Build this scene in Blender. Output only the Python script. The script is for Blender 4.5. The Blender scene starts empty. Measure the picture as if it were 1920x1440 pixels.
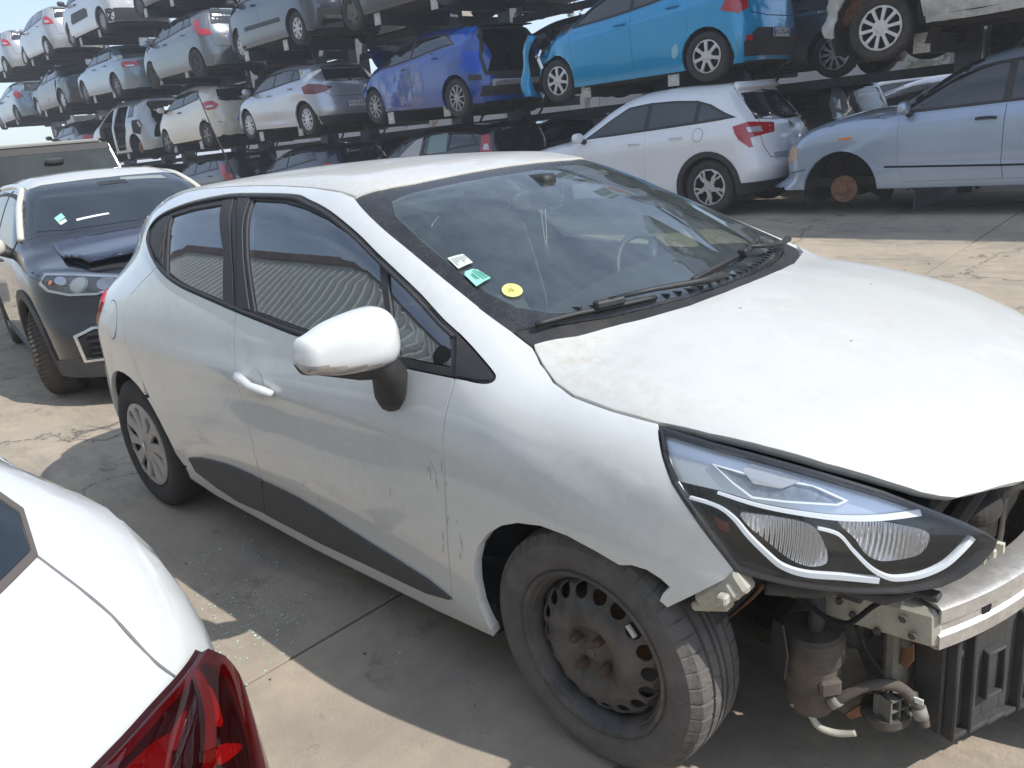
import bpy, bmesh, math, random
import numpy as np
from mathutils import Vector, Matrix
from mathutils.geometry import delaunay_2d_cdt
R = math.radians
random.seed(7); rng = np.random.default_rng(11)
scene = bpy.context.scene; COL = scene.collection
# ---------------------------------------------------------------- camera
def cam_axes(yaw, pitch, roll):
    cy, sy = math.cos(yaw), math.sin(yaw); cp, sp = math.cos(pitch), math.sin(pitch)
    f = Vector((cy*cp, sy*cp, sp)); r = Vector((sy, -cy, 0)); u = r.cross(f)
    c, s = math.cos(roll), math.sin(roll)
    return c*r+s*u, -s*r+c*u, f
cr, cu, cf = cam_axes(R(135.6857), R(-17.5232), R(-6.0491))
cam_d = bpy.data.cameras.new('camera'); cam_d.sensor_width = 36; cam_d.lens = 1494.60/1920*36
cam_d.clip_start = .05; cam_d.clip_end = 2000
cam = bpy.data.objects.new('camera', cam_d); COL.objects.link(cam)
cam.matrix_world = Matrix(((cr.x, cu.x, -cf.x, 1.06995), (cr.y, cu.y, -cf.y, -2.04135), (cr.z, cu.z, -cf.z, 1.50503), (0, 0, 0, 1)))
scene.camera = cam
# ---------------------------------------------------------------- daylight
SUN = Vector((.85, .27, 1.0)).normalized()
world = bpy.data.worlds.new('World'); scene.world = world; world.use_nodes = True
wn = world.node_tree; wn.nodes.clear()
sky = wn.nodes.new('ShaderNodeTexSky'); sky.sky_type = 'NISHITA'; sky.sun_disc = False
sky.sun_elevation = math.asin(SUN.z); sky.sun_rotation = math.atan2(SUN.x, SUN.y)
sky.air_density = 1.0; sky.dust_density = .6; sky.ozone_density = 1.0
bgn = wn.nodes.new('ShaderNodeBackground'); bgn.inputs['Strength'].default_value = .15
won = wn.nodes.new('ShaderNodeOutputWorld')
# thin white cloud over the blue
wtc = wn.nodes.new('ShaderNodeTexCoord'); wmp = wn.nodes.new('ShaderNodeMapping'); wmp.inputs['Scale'].default_value = (1.6, 1.6, 4.5)
wnz = wn.nodes.new('ShaderNodeTexNoise'); wnz.inputs['Scale'].default_value = 1.9; wnz.inputs['Detail'].default_value = 8; wnz.inputs['Roughness'].default_value = .58
wrp = wn.nodes.new('ShaderNodeValToRGB'); wrp.color_ramp.elements[0].position = .36; wrp.color_ramp.elements[1].position = .72
wrp.color_ramp.elements[0].color = (.22, .22, .22, 1); wrp.color_ramp.elements[1].color = (.72, .72, .72, 1)
wmx = wn.nodes.new('ShaderNodeMix'); wmx.data_type = 'RGBA'; wmx.inputs[7].default_value = (5.0, 5.9, 7.4, 1)
wn.links.new(wtc.outputs['Generated'], wmp.inputs[0]); wn.links.new(wmp.outputs[0], wnz.inputs['Vector']); wn.links.new(wnz.outputs['Fac'], wrp.inputs[0])
wn.links.new(wrp.outputs[0], wmx.inputs[0]); wn.links.new(sky.outputs[0], wmx.inputs[6]); wn.links.new(wmx.outputs[2], bgn.inputs[0]); wn.links.new(bgn.outputs[0], won.inputs[0])
sun_d = bpy.data.lights.new('sun', 'SUN'); sun_d.energy = 4.1; sun_d.angle = R(.53); sun_d.color = (1, .965, .91)
sun = bpy.data.objects.new('sun', sun_d); COL.objects.link(sun)
sun.rotation_euler = (-SUN).to_track_quat('-Z', 'Y').to_euler()
vs = scene.view_settings; vs.view_transform = 'Standard'; vs.look = 'None'; vs.exposure = .20; vs.gamma = 1; vs.use_curve_mapping = False
scene.cycles.max_bounces = 8; scene.cycles.transparent_max_bounces = 12; scene.cycles.glossy_bounces = 4; scene.cycles.diffuse_bounces = 4
scene.cycles.volume_bounces = 1; scene.cycles.caustics_reflective = False; scene.cycles.caustics_refractive = False
# ---------------------------------------------------------------- implicit car body (numpy)
def spl(pts):
    """natural cubic spline through (t, v) points, linear beyond the ends"""
    pts = sorted(pts); x = np.array([p[0] for p in pts], float); y = np.array([p[1] for p in pts], float); n = len(x)
    if n == 1: return lambda t: np.full(np.shape(t), y[0])
    h = np.diff(x); A = np.zeros((n, n)); b = np.zeros(n); A[0, 0] = A[-1, -1] = 1
    for i in range(1, n-1):
        A[i, i-1] = h[i-1]; A[i, i] = 2*(h[i-1]+h[i]); A[i, i+1] = h[i]
        b[i] = 6*((y[i+1]-y[i])/h[i]-(y[i]-y[i-1])/h[i-1])
    m = np.linalg.solve(A, b)
    s0 = (y[1]-y[0])/h[0]-h[0]*(2*m[0]+m[1])/6; s1 = (y[-1]-y[-2])/h[-1]+h[-1]*(m[-2]+2*m[-1])/6
    def f(t):
        t = np.asarray(t, float); k = np.clip(np.searchsorted(x, t)-1, 0, n-2); tt = np.clip(t, x[0], x[-1])
        H = h[k]; a = (x[k+1]-tt)/H; c = (tt-x[k])/H
        v = a*y[k]+c*y[k+1]+((a**3-a)*m[k]+(c**3-c)*m[k+1])*H*H/6
        return v+np.where(t < x[0], (t-x[0])*s0, 0)+np.where(t > x[-1], (t-x[-1])*s1, 0)
    return f
def smax(a, b, k):
    h = np.maximum(k-np.abs(a-b), 0)/k
    return np.maximum(a, b)+h*h*k*.25
def smin(a, b, k): return -smax(-a, -b, k)

class Body:
    """front axle at x=0, nose towards +x, wheels stand on z=0; all shapes are splines in metres"""
    def __init__(s, p):
        s.p = p
        s.plan = spl(p['plan']); s.low = spl(p['low']); s.belt = spl(p['belt'])
        s.hood = spl(p['hood']); s.ws = spl(p['ws']); s.roof = spl(p['roof']); s.rear = spl(p['rear'])
        s.front = spl(p['front']); s.back = spl(p['back']) if 'back' in p else None
        s.lean = p.get('lean', (.42, .25)); s.sh = p.get('shoulder', .045)
        s.kr = p.get('kroof', .16); s.kh = p.get('khood', .07); s.kt = p.get('ktail', .10)
        s.crown = p.get('crown', .06); s.hcrown = p.get('hcrown', .05)
        s.wsc = p.get('wsc', .2); s.rc = p.get('rearc', .16); s.fc = p.get('frontc', .5); s.rp = p.get('rearp', 3)
        s.bumps = p.get('bumps', ()); s.tuck = spl(p['tuck']) if 'tuck' in p else None
    def S(s, x, z):
        zb = s.belt(x); u = z-zb
        w = s.plan(x)+s.low(z)*1.0
        t = np.clip((u+.22)/.22, 0, 1)
        w = w-s.sh*t*t
        up = np.maximum(u, 0)
        w = w-s.lean[0]*up-s.lean[1]*up*up
        if s.tuck is not None:
            q = np.clip((u+.04)/.2, 0, 1); w = w-np.maximum(s.tuck(x), 0)*q*q*(3-2*q)
        for (bx, bz, rx, rz, amp) in s.bumps:
            w = w+amp*np.exp(-((x-bx)/rx)**2-((z-bz)/rz)**2)
        return w
    def f(s, P):
        x, y, z = P[..., 0], P[..., 1], P[..., 2]; ay = np.sqrt(y*y+1e-6)
        side = (ay-s.S(x, z))
        hood = z-s.hood(x)+s.hcrown*(ay/.7)**2
        fr = x-s.front(z)+s.fc*(ay/.8)**2.6*.8
        low = smax(hood, fr*.8, .12)
        ws = (x-s.ws(z)+s.wsc*(ay/.7)**2)*.55
        roof = z-s.roof(x)+s.crown*(ay/.6)**2
        green = smax(ws, roof, .07)
        if s.back is not None:
            green = smax(green, (s.back(z)+.12*(ay/.7)**2-x)*.6, .07)
        top = smin(smax(low, side, s.kh), smax(green, side, s.kr), .03)
        rear = (s.rear(z)+s.rc*(ay/.8)**s.rp-x)*.85
        return smax(top, rear, s.kt)
    def grad(s, P):
        e = 1e-4; g = np.zeros(P.shape)
        for k in range(3):
            d = np.zeros(3); d[k] = e
            g[..., k] = s.f(P+d)-s.f(P-d)
        return g/np.maximum(np.linalg.norm(g, axis=-1, keepdims=True), 1e-12)
    def shoot(s, Q, n, span=1.6, steps=64):
        """first hit on the body going along -n from Q+n*span"""
        n = np.asarray(n, float); Q = np.asarray(Q, float); N = len(Q)
        ts = np.linspace(span, -span, steps)
        V = np.stack([s.f(Q+n*t) for t in ts], 0)
        ins = V < 0; hit = ins.any(0); k = np.where(hit, ins.argmax(0), np.abs(V).argmin(0))
        hi = ts[np.maximum(k-1, 0)]; lo = ts[k]
        for _ in range(22):
            m = (hi+lo)/2; v = s.f(Q+n*m[:, None]); hi = np.where(v < 0, hi, m); lo = np.where(v < 0, m, lo)
        t = np.where(hit, lo, ts[k])
        return Q+n*t[:, None], hit
# ---------------------------------------------------------------- objects
def link_mesh(name, V, Fc, mat=None, parent=None, N=None, smooth=True):
    me = bpy.data.meshes.new(name)
    me.from_pydata([tuple(map(float, v)) for v in V], [], [tuple(map(int, f)) for f in Fc])
    mats = mat if isinstance(mat, (list, tuple)) else [mat]
    for m in mats:
        if m: me.materials.append(m)
    if smooth: me.polygons.foreach_set('use_smooth', [True]*len(me.polygons))
    me.update()
    if N is not None and len(N) == len(me.vertices): me.normals_split_custom_set_from_vertices([tuple(map(float, n)) for n in N])
    o = bpy.data.objects.new(name, me); COL.objects.link(o)
    if parent: o.parent = parent
    return o
def tag(o, label=None, cat=None, group=None, kind=None):
    if label: o['label'] = label
    if cat: o['category'] = cat
    if group: o['group'] = group
    if kind: o['kind'] = kind
    return o
def thing(name, label, cat, loc=(0, 0, 0), rotz=0, group=None, roty=0):
    o = bpy.data.objects.new(name, None); COL.objects.link(o); o.empty_display_size = .1
    o.rotation_mode = 'XYZ'
    o.matrix_world = Matrix.Translation(loc) @ Matrix.Rotation(rotz, 4, 'Z') @ Matrix.Rotation(roty, 4, 'Y')
    return tag(o, label, cat, group)
class MB:
    """collects simple solids into one mesh"""
    def __init__(s): s.V = []; s.F = []
    def add(s, V, Fc):
        n = len(s.V); s.V += [tuple(map(float, v)) for v in V]; s.F += [tuple(int(i)+n for i in f) for f in Fc]; return s
    def box(s, c, d, M=None, bev=0.0):
        x, y, z = [k/2 for k in d]
        if bev:
            b = min(bev, x*.9, y*.9, z*.9); V = []
            for sx in (-1, 1):
                for sy in (-1, 1):
                    for sz in (-1, 1):
                        V += [(sx*x, sy*(y-b), sz*(z-b)), (sx*(x-b), sy*y, sz*(z-b)), (sx*(x-b), sy*(y-b), sz*z)]
            I = lambda a, b_, c_, k: (a*4+b_*2+c_)*3+k
            Fc = [(I(1,0,0,0),I(1,1,0,0),I(1,1,1,0),I(1,0,1,0)),(I(0,0,0,0),I(0,0,1,0),I(0,1,1,0),I(0,1,0,0)),
                  (I(0,1,0,1),I(0,1,1,1),I(1,1,1,1),I(1,1,0,1)),(I(0,0,0,1),I(1,0,0,1),I(1,0,1,1),I(0,0,1,1)),
                  (I(0,0,1,2),I(1,0,1,2),I(1,1,1,2),I(0,1,1,2)),(I(0,0,0,2),I(0,1,0,2),I(1,1,0,2),I(1,0,0,2))]
            for a in (0, 1):
                for b_ in (0, 1):
                    Fc += [(I(a,b_,0,0),I(a,b_,1,0),I(a,b_,1,1),I(a,b_,0,1)), (I(a,0,b_,0),I(a,1,b_,0),I(a,1,b_,2),I(a,0,b_,2)), (I(0,a,b_,1),I(1,a,b_,1),I(1,a,b_,2),I(0,a,b_,2))]
                    for c_ in (0, 1): Fc.append((I(a,b_,c_,0),I(a,b_,c_,1),I(a,b_,c_,2)))
        else:
            V = [(sx*x, sy*y, sz*z) for sx in (-1, 1) for sy in (-1, 1) for sz in (-1, 1)]
            Fc = [(0,1,3,2),(4,6,7,5),(0,4,5,1),(2,3,7,6),(0,2,6,4),(1,5,7,3)]
        c = Vector(c)
        V = [(M @ Vector(v) if M else Vector(v))+c for v in V]
        return s.add(V, Fc)
    def tube(s, P, r, seg=10, cap=True):
        P = [Vector(p) for p in P]; n = len(P); rr = r if isinstance(r, (list, tuple)) else [r]*n
        t = (P[1]-P[0]).normalized(); a = t.orthogonal().normalized(); V = []; Fc = []
        for i in range(n):
            t = (P[min(i+1, n-1)]-P[max(i-1, 0)]).normalized(); a = (a-t*a.dot(t)).normalized(); b = t.cross(a)
            for k in range(seg):
                q = 2*math.pi*k/seg; V.append(P[i]+(a*math.cos(q)+b*math.sin(q))*rr[i])
        for i in range(n-1):
            for k in range(seg):
                k2 = (k+1) % seg; Fc.append((i*seg+k, i*seg+k2, (i+1)*seg+k2, (i+1)*seg+k))
        if cap: Fc += [tuple(range(seg))[::-1], tuple((n-1)*seg+k for k in range(seg))]
        return s.add(V, Fc)
    def lathe(s, prof, c, axis='y', seg=32, sgn=1, close=False):
        """prof (r, h): revolve round an axis through c, h along axis*sgn"""
        V = []; Fc = []; n = len(prof)
        for k in range(seg):
            q = 2*math.pi*k/seg; co, si = math.cos(q), math.sin(q)
            for (r, h) in prof:
                p = {'y': (r*co, h*sgn, r*si), 'z': (r*co, r*si, h*sgn), 'x': (h*sgn, r*co, r*si)}[axis]
                V.append((c[0]+p[0], c[1]+p[1], c[2]+p[2]))
        for k in range(seg):
            k2 = (k+1) % seg
            for j in range(n-1 if not close else n):
                j2 = (j+1) % n; Fc.append((k*n+j, k*n+j2, k2*n+j2, k2*n+j))
        return s.add(V, Fc)
    def prism(s, poly, frame, depth):
        """polygon in the (u, v) plane of frame = (o, u, v), pushed depth along u x v"""
        o, u, v = [Vector(k) for k in frame]; w = u.cross(v).normalized(); n = len(poly)
        A = [o+u*p[0]+v*p[1] for p in poly]
        return s.add(A+[a+w*depth for a in A], [tuple(range(n))[::-1], tuple(range(n, 2*n))]+[(i, (i+1) % n, n+(i+1) % n, n+i) for i in range(n)])
    def build(s, name, mat, parent=None, smooth=False, angle=None):
        o = link_mesh(name, s.V, s.F, mat, parent, smooth=smooth or angle is not None)
        bm = bmesh.new(); bm.from_mesh(o.data); bmesh.ops.recalc_face_normals(bm, faces=bm.faces)
        if angle is not None:
            for e in bm.edges:
                if len(e.link_faces) == 2 and e.calc_face_angle(0) > R(angle): e.smooth = False
        bm.to_mesh(o.data); bm.free()
        return o
def catmull(P, n=6, closed=False):
    P = [np.array(p, float) for p in P]; out = []; m = len(P)
    for i in range(m if closed else m-1):
        g = (lambda k: P[k % m]) if closed else (lambda k: P[min(max(k, 0), m-1)])
        a, b, c, d = g(i-1), g(i), g(i+1), g(i+2)
        for k in range(n):
            t = k/n; out.append(.5*((2*b)+(c-a)*t+(2*a-5*b+4*c-d)*t*t+(3*b-a-3*c+d)*t**3))
    if not closed: out.append(P[-1])
    return out
# ---------------------------------------------------------------- panels: 2D outlines dropped onto a body
def _b(n, u, v): return tuple(np.array(k, float)/np.linalg.norm(k) for k in (n, u, v))
BASIS = {'R': _b((0,-1,0), (1,0,0), (0,0,1)), 'L': _b((0,1,0), (1,0,0), (0,0,1)), 'T': _b((0,0,1), (1,0,0), (0,1,0)),
         'B': _b((-1,0,0), (0,1,0), (0,0,1)), 'F': _b((1,0,0), (0,1,0), (0,0,1)),
         'BL': _b((-1,1,0), (1,1,0), (0,0,1)), 'BR': _b((-1,-1,0), (1,-1,0), (0,0,1)),
         'FL': _b((1,1,0), (1,-1,0), (0,0,1)), 'FR': _b((1,-1,.45), (1,1,0), (-.225,.225,1))}
def resample(loop, step):
    out = []; n = len(loop)
    for i in range(n):
        a = np.array(loop[i], float); b = np.array(loop[(i+1) % n], float); k = max(1, int(math.ceil(np.linalg.norm(b-a)/step)))
        out += [a+(b-a)*j/k for j in range(k)]
    return np.array(out)
def inside(P, loops):
    c = np.zeros(len(P), bool); x, y = P[:, 0], P[:, 1]
    for L in loops:
        L = np.asarray(L); x1, y1 = L[:, 0], L[:, 1]; x2, y2 = np.roll(x1, -1), np.roll(y1, -1)
        for a, b, d, e in zip(x1, y1, x2, y2):
            if b == e: continue
            c ^= ((b > y) != (e > y)) & (x < (d-a)*(y-b)/(e-b)+a)
    return c
def edge_dist(P, L):
    L = np.asarray(L); best = np.full(len(P), 1e9)
    for a, b in zip(L, np.roll(L, -1, 0)):
        d = b-a; q = d@d
        if q < 1e-14: continue
        t = np.clip(((P-a)@d)/q, 0, 1); best = np.minimum(best, np.linalg.norm(P-a-t[:, None]*d, axis=1))
    return best
def offset(loop, d):
    """move a polygon's edge inwards by d (outwards when negative)"""
    L = np.asarray(loop, float); n = len(L)
    A = .5*np.sum(L[:, 0]*np.roll(L[:, 1], -1)-np.roll(L[:, 0], -1)*L[:, 1]); sg = 1 if A > 0 else -1
    e1 = L-np.roll(L, 1, 0); e2 = np.roll(L, -1, 0)-L
    e1 /= np.maximum(np.linalg.norm(e1, axis=1, keepdims=True), 1e-9); e2 /= np.maximum(np.linalg.norm(e2, axis=1, keepdims=True), 1e-9)
    n1 = np.stack([-e1[:, 1], e1[:, 0]], 1)*sg; n2 = np.stack([-e2[:, 1], e2[:, 0]], 1)*sg
    m = n1+n2; q = np.maximum((m*n1).sum(1), .35)
    return L+m/q[:, None]*d
def tri2d(loops, grid):
    Ls = [resample(L, grid) for L in loops]
    P = np.concatenate(Ls); E = []; k = 0
    for L in Ls:
        n = len(L); E += [(k+i, k+(i+1) % n) for i in range(n)]; k += n
    lo, hi = P.min(0), P.max(0)
    gx, gy = np.meshgrid(np.arange(lo[0]+grid/2, hi[0], grid), np.arange(lo[1]+grid/2, hi[1], grid*.87))
    gx[1::2] += grid/2; G = np.stack([gx.ravel(), gy.ravel()], 1)
    G = G[inside(G, Ls)]
    for L in Ls:
        if len(G): G = G[edge_dist(G, L) > grid*.45]
    A = np.concatenate([P, G]) if len(G) else P
    r = delaunay_2d_cdt([Vector(p) for p in A], E, [], 0, 1e-7)
    V = np.array([tuple(v) for v in r[0]]); Fc = np.array([f for f in r[2] if len(f) == 3])
    Fc = Fc[inside(V[Fc].mean(1), Ls)]
    a = V[Fc]; ar = (a[:, 1, 0]-a[:, 0, 0])*(a[:, 2, 1]-a[:, 0, 1])-(a[:, 1, 1]-a[:, 0, 1])*(a[:, 2, 0]-a[:, 0, 0])
    Fc = Fc[np.abs(ar) > 1e-9]
    return V, Fc
def drop(body, V2, bs):
    n, u, v = BASIS[bs]
    # keep far side out: start from outside along n
    Q = V2[:, :1]*u+V2[:, 1:]*v
    if bs in ('B', 'BL', 'BR'): Q = Q+n*body.p.get('tail', 3.3)*(1 if bs == 'B' else .707)
    if bs in ('F', 'FL', 'FR'): Q = Q+n*body.p.get('nose', .8)*(1 if bs == 'F' else .6)
    if bs == 'T': Q = Q+n*1.0
    if bs in ('L', 'R'): Q = Q+n*.75
    P, hit = body.shoot(Q, n, span=1.1 if bs != 'T' else .9, steps=30)
    return P, body.grad(P)
def flat(P3, bs):
    n, u, v = BASIS[bs]; P3 = np.asarray(P3, float); return np.stack([P3@u, P3@v], 1)
def shell(V, N, Fc, flange):
    """add a turned-in edge to an open sheet"""
    Fc = np.asarray(Fc); g = np.cross(V[Fc[:, 1]]-V[Fc[:, 0]], V[Fc[:, 2]]-V[Fc[:, 0]])
    flip = (g*N[Fc].mean(1)).sum(1) < 0; Fc[flip] = Fc[flip][:, ::-1]
    V, N = list(V), list(N); F2 = [tuple(f) for f in Fc]
    if flange:
        cnt = {}
        for f in F2:
            for a, b in ((f[0], f[1]), (f[1], f[2]), (f[2], f[0])): cnt[(a, b)] = 1
        for (a, b) in [e for e in cnt if (e[1], e[0]) not in cnt]:
            d = V[b]-V[a]; m = np.cross(d, N[a]); L = np.linalg.norm(m)
            if L < 1e-9: continue
            m = m/L; k = len(V)
            V += [V[a], V[b], V[b]-N[b]*flange, V[a]-N[a]*flange]
            N += [(m*.8+N[a]*.6), (m*.8+N[b]*.6), m, m]; F2.append((k+1, k, k+3, k+2))
    return np.array(V), np.array(N), F2
def patch(body, loops, bs, name, mat, parent, grid=.06, lift=0., flange=0., mirror=False, fn=None):
    V2, Fc = tri2d([np.asarray(L, float) for L in loops], grid)
    P, N = drop(body, V2, bs)
    if fn is not None: P = fn(P, N)
    P = P+N*lift
    V, N, Fq = shell(P, N, Fc, flange)
    o = link_mesh(name, V, Fq, mat, parent, N)
    if mirror:
        s = np.array([1, -1, 1]); link_mesh(name, V*s, [f[::-1] for f in Fq], mat, parent, N*s)
    return o
# ---------------------------------------------------------------- materials
MATS = {}
def nmat(name):
    m = bpy.data.materials.new(name); m.use_nodes = True; t = m.node_tree
    return m, t, t.nodes['Principled BSDF'], t.nodes['Material Output']
def N_(t, kind, **kw):
    n = t.nodes.new('ShaderNode'+kind)
    for k, v in kw.items():
        if k in n.inputs: n.inputs[k].default_value = v
        else: setattr(n, k, v)
    return n
def ramp(t, a, b, fac=None, ca=(0,0,0,1), cb=(1,1,1,1)):
    r = t.nodes.new('ShaderNodeValToRGB'); r.color_ramp.elements[0].position = a; r.color_ramp.elements[1].position = b
    r.color_ramp.elements[0].color = ca; r.color_ramp.elements[1].color = cb
    if fac is not None: t.links.new(fac, r.inputs[0])
    return r
def mixc(t, fac, a, b):
    m = t.nodes.new('ShaderNodeMix'); m.data_type = 'RGBA'
    for k, v in ((0, fac), (6, a), (7, b)):
        if hasattr(v, 'is_linked'): t.links.new(v, m.inputs[k])
        else: m.inputs[k].default_value = v if k == 0 else (tuple(v)+(1,))[:4]
    return m.outputs[2]
def mat(name, col, rough=.5, metal=0., spec=.5, var=.0, vscale=8, dirt=0., dcol=(.20, .165, .12), bump=0., bscale=60, coat=0., trans=0., coords='Object', dscale=2.2):
    key = name
    if key in MATS: return MATS[key]
    m, t, p, o = nmat(name); MATS[key] = m
    p.inputs['Base Color'].default_value = (*col, 1); p.inputs['Roughness'].default_value = rough; p.inputs['Metallic'].default_value = metal
    p.inputs['Specular IOR Level'].default_value = spec; p.inputs['Coat Weight'].default_value = coat; p.inputs['Coat Roughness'].default_value = .04
    if trans: p.inputs['Transmission Weight'].default_value = trans
    if var or dirt or bump:
        tc = N_(t, 'TexCoord'); co = tc.outputs[coords]; c = None
        src = tuple(col)
        if var:
            n = N_(t, 'TexNoise', Scale=vscale, Detail=6, Roughness=.65); t.links.new(co, n.inputs['Vector'])
            r = ramp(t, .3, .72, n.outputs['Fac']); src = mixc(t, r.outputs[0], [k*(1-var) for k in col], [min(1, k*(1+var)) for k in col])
        if dirt:
            n = N_(t, 'TexNoise', Scale=dscale, Detail=8, Roughness=.7); t.links.new(co, n.inputs['Vector'])
            n2 = N_(t, 'TexNoise', Scale=dscale*14, Detail=4, Roughness=.7); t.links.new(co, n2.inputs['Vector'])
            r = ramp(t, .42, .78, n.outputs['Fac']); r2 = ramp(t, .35, .75, n2.outputs['Fac'])
            mm = N_(t, 'Math', operation='MULTIPLY'); t.links.new(r.outputs[0], mm.inputs[0]); t.links.new(r2.outputs[0], mm.inputs[1])
            ma = N_(t, 'Math', operation='MULTIPLY'); t.links.new(mm.outputs[0], ma.inputs[0]); ma.inputs[1].default_value = dirt
            src = mixc(t, ma.outputs[0], src, dcol)
            rr = N_(t, 'MapRange'); t.links.new(ma.outputs[0], rr.inputs[0]); rr.inputs[3].default_value = rough; rr.inputs[4].default_value = min(1, rough+.45)
            t.links.new(rr.outputs[0], p.inputs['Roughness'])
            if coat:
                rc = N_(t, 'MapRange'); t.links.new(ma.outputs[0], rc.inputs[0]); rc.inputs[3].default_value = coat; rc.inputs[4].default_value = coat*.2
                t.links.new(rc.outputs[0], p.inputs['Coat Weight'])
        if hasattr(src, 'is_linked'): t.links.new(src, p.inputs['Base Color'])
        if bump:
            n = N_(t, 'TexNoise', Scale=bscale, Detail=5, Roughness=.6); t.links.new(co, n.inputs['Vector'])
            b = N_(t, 'Bump', Strength=bump, Distance=.01); t.links.new(n.outputs['Fac'], b.inputs['Height']); t.links.new(b.outputs[0], p.inputs['Normal'])
    return m
def paint(name, col, metal=0., dirt=.35, rough=.28):
    return mat('paint_'+name, col, rough=rough, metal=metal, coat=1., dirt=dirt, var=.03, vscale=3)
def glass(name, tint=(.55, .66, .63), refl=1.7, dust=.06, dustcol=(.35, .36, .34), dscale=5):
    if name in MATS: return MATS[name]
    m, t, p, o = nmat(name); MATS[name] = m; t.nodes.remove(p)
    tr = N_(t, 'BsdfTransparent'); tr.inputs[0].default_value = (*tint, 1)
    gl = N_(t, 'BsdfGlossy', Roughness=.015); gl.inputs[0].default_value = (.95, .97, 1, 1)
    fr = N_(t, 'LayerWeight'); pw = N_(t, 'Math', operation='POWER'); pw.inputs[1].default_value = 4.5; t.links.new(fr.outputs['Facing'], pw.inputs[0])   # Schlick, the same from both sides
    k = N_(t, 'Math', operation='MULTIPLY_ADD'); k.inputs[1].default_value = .9; k.inputs[2].default_value = .042*refl; k.use_clamp = True
    t.links.new(pw.outputs[0], k.inputs[0])
    mx = N_(t, 'MixShader'); t.links.new(k.outputs[0], mx.inputs[0]); t.links.new(tr.outputs[0], mx.inputs[1]); t.links.new(gl.outputs[0], mx.inputs[2])
    if dust:
        df = N_(t, 'BsdfDiffuse'); df.inputs[0].default_value = (*dustcol, 1)
        tc = N_(t, 'TexCoord'); n = N_(t, 'TexNoise', Scale=dscale, Detail=9, Roughness=.75); t.links.new(tc.outputs['Object'], n.inputs['Vector'])
        r = ramp(t, .3, .8, n.outputs['Fac'], (dust*.4,)*3+(1,), (dust*2.2,)*3+(1,))
        m2 = N_(t, 'MixShader'); t.links.new(r.outputs[0], m2.inputs[0]); t.links.new(mx.outputs[0], m2.inputs[1]); t.links.new(df.outputs[0], m2.inputs[2]); mx = m2
    t.links.new(mx.outputs[0], o.inputs[0])
    return m
# ---------------------------------------------------------------- ground
m_conc, t, p, o = nmat('yard_concrete'); p.inputs['Roughness'].default_value = .92
tc = N_(t, 'TexCoord'); geo = N_(t, 'NewGeometry'); co = geo.outputs['Position']
n1 = N_(t, 'TexNoise', Scale=.7, Detail=9, Roughness=.72); n2 = N_(t, 'TexNoise', Scale=7, Detail=8, Roughness=.7); n3 = N_(t, 'TexNoise', Scale=90, Detail=4, Roughness=.7); n4 = N_(t, 'TexNoise', Scale=2.1, Detail=10, Roughness=.8)
mp = N_(t, 'Mapping'); mp.inputs['Scale'].default_value = (.35, 1, 1); t.links.new(co, mp.inputs[0])
for n in (n1, n2, n3): t.links.new(co, n.inputs['Vector'])
t.links.new(mp.outputs[0], n4.inputs['Vector'])
c = mixc(t, ramp(t, .36, .64, n1.outputs['Fac']).outputs[0], (.34, .29, .228), (.50, .41, .30))
c = mixc(t, ramp(t, .50, .70, n4.outputs['Fac'], (0,0,0,1), (.95,.95,.95,1)).outputs[0], c, (.165, .145, .125))
n5 = N_(t, 'TexNoise', Scale=.28, Detail=6, Roughness=.75); t.links.new(co, n5.inputs['Vector']); n6 = N_(t, 'TexNoise', Scale=3.4, Detail=9, Roughness=.78); t.links.new(co, n6.inputs['Vector'])
c = mixc(t, ramp(t, .50, .62, n5.outputs['Fac'], (0,0,0,1), (.6,.6,.6,1)).outputs[0], c, (.20, .175, .15))
c = mixc(t, ramp(t, .57, .66, n6.outputs['Fac'], (0,0,0,1), (.75,.75,.75,1)).outputs[0], c, (.12, .105, .09))
c = mixc(t, ramp(t, .35, .72, n2.outputs['Fac'], (.0,)*3+(1,), (.55,)*3+(1,)).outputs[0], c, (.32, .27, .215))
c = mixc(t, ramp(t, .62, .70, n3.outputs['Fac'], (0,0,0,1), (.5,.5,.5,1)).outputs[0], c, (.55, .49, .41))
# hairline cracks and dark oil drops
wp = N_(t, 'TexNoise', Scale=1.3, Detail=6, Roughness=.7); t.links.new(co, wp.inputs['Vector']); va = N_(t, 'VectorMath', operation='MULTIPLY_ADD'); va.inputs[1].default_value = (1.1, 1.1, 0); t.links.new(wp.outputs['Color'], va.inputs[0]); t.links.new(co, va.inputs[2])
vo = N_(t, 'TexVoronoi', Scale=.33); vo.feature = 'DISTANCE_TO_EDGE'; t.links.new(va.outputs[0], vo.inputs['Vector'])
ck = ramp(t, .0015, .0045, vo.outputs['Distance'], (1,1,1,1), (0,0,0,1)); c = mixc(t, ck.outputs[0], c, (.10, .09, .08))
v2 = N_(t, 'TexVoronoi', Scale=1.7); t.links.new(va.outputs[0], v2.inputs['Vector']); dr = ramp(t, .06, .13, v2.outputs['Distance'], (.75,.75,.75,1), (0,0,0,1)); c = mixc(t, dr.outputs[0], c, (.11, .10, .09))
t.links.new(c, p.inputs['Base Color'])
b = N_(t, 'Bump', Strength=.35, Distance=.006); t.links.new(n3.outputs['Fac'], b.inputs['Height']); b2 = N_(t, 'Bump', Strength=.3, Distance=.02); t.links.new(n2.outputs['Fac'], b2.inputs['Height']); t.links.new(b.outputs[0], b2.inputs['Normal']); t.links.new(b2.outputs[0], p.inputs['Normal'])
GZ = lambda y: float(np.interp(y, [2., 7.3, 12, 40], [0, .19, .22, .22]))
mb = MB(); yb = [-900, 2, 7.3, 12, 900]; zb_ = [-.022, -.022, .168, .198, .198]
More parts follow.
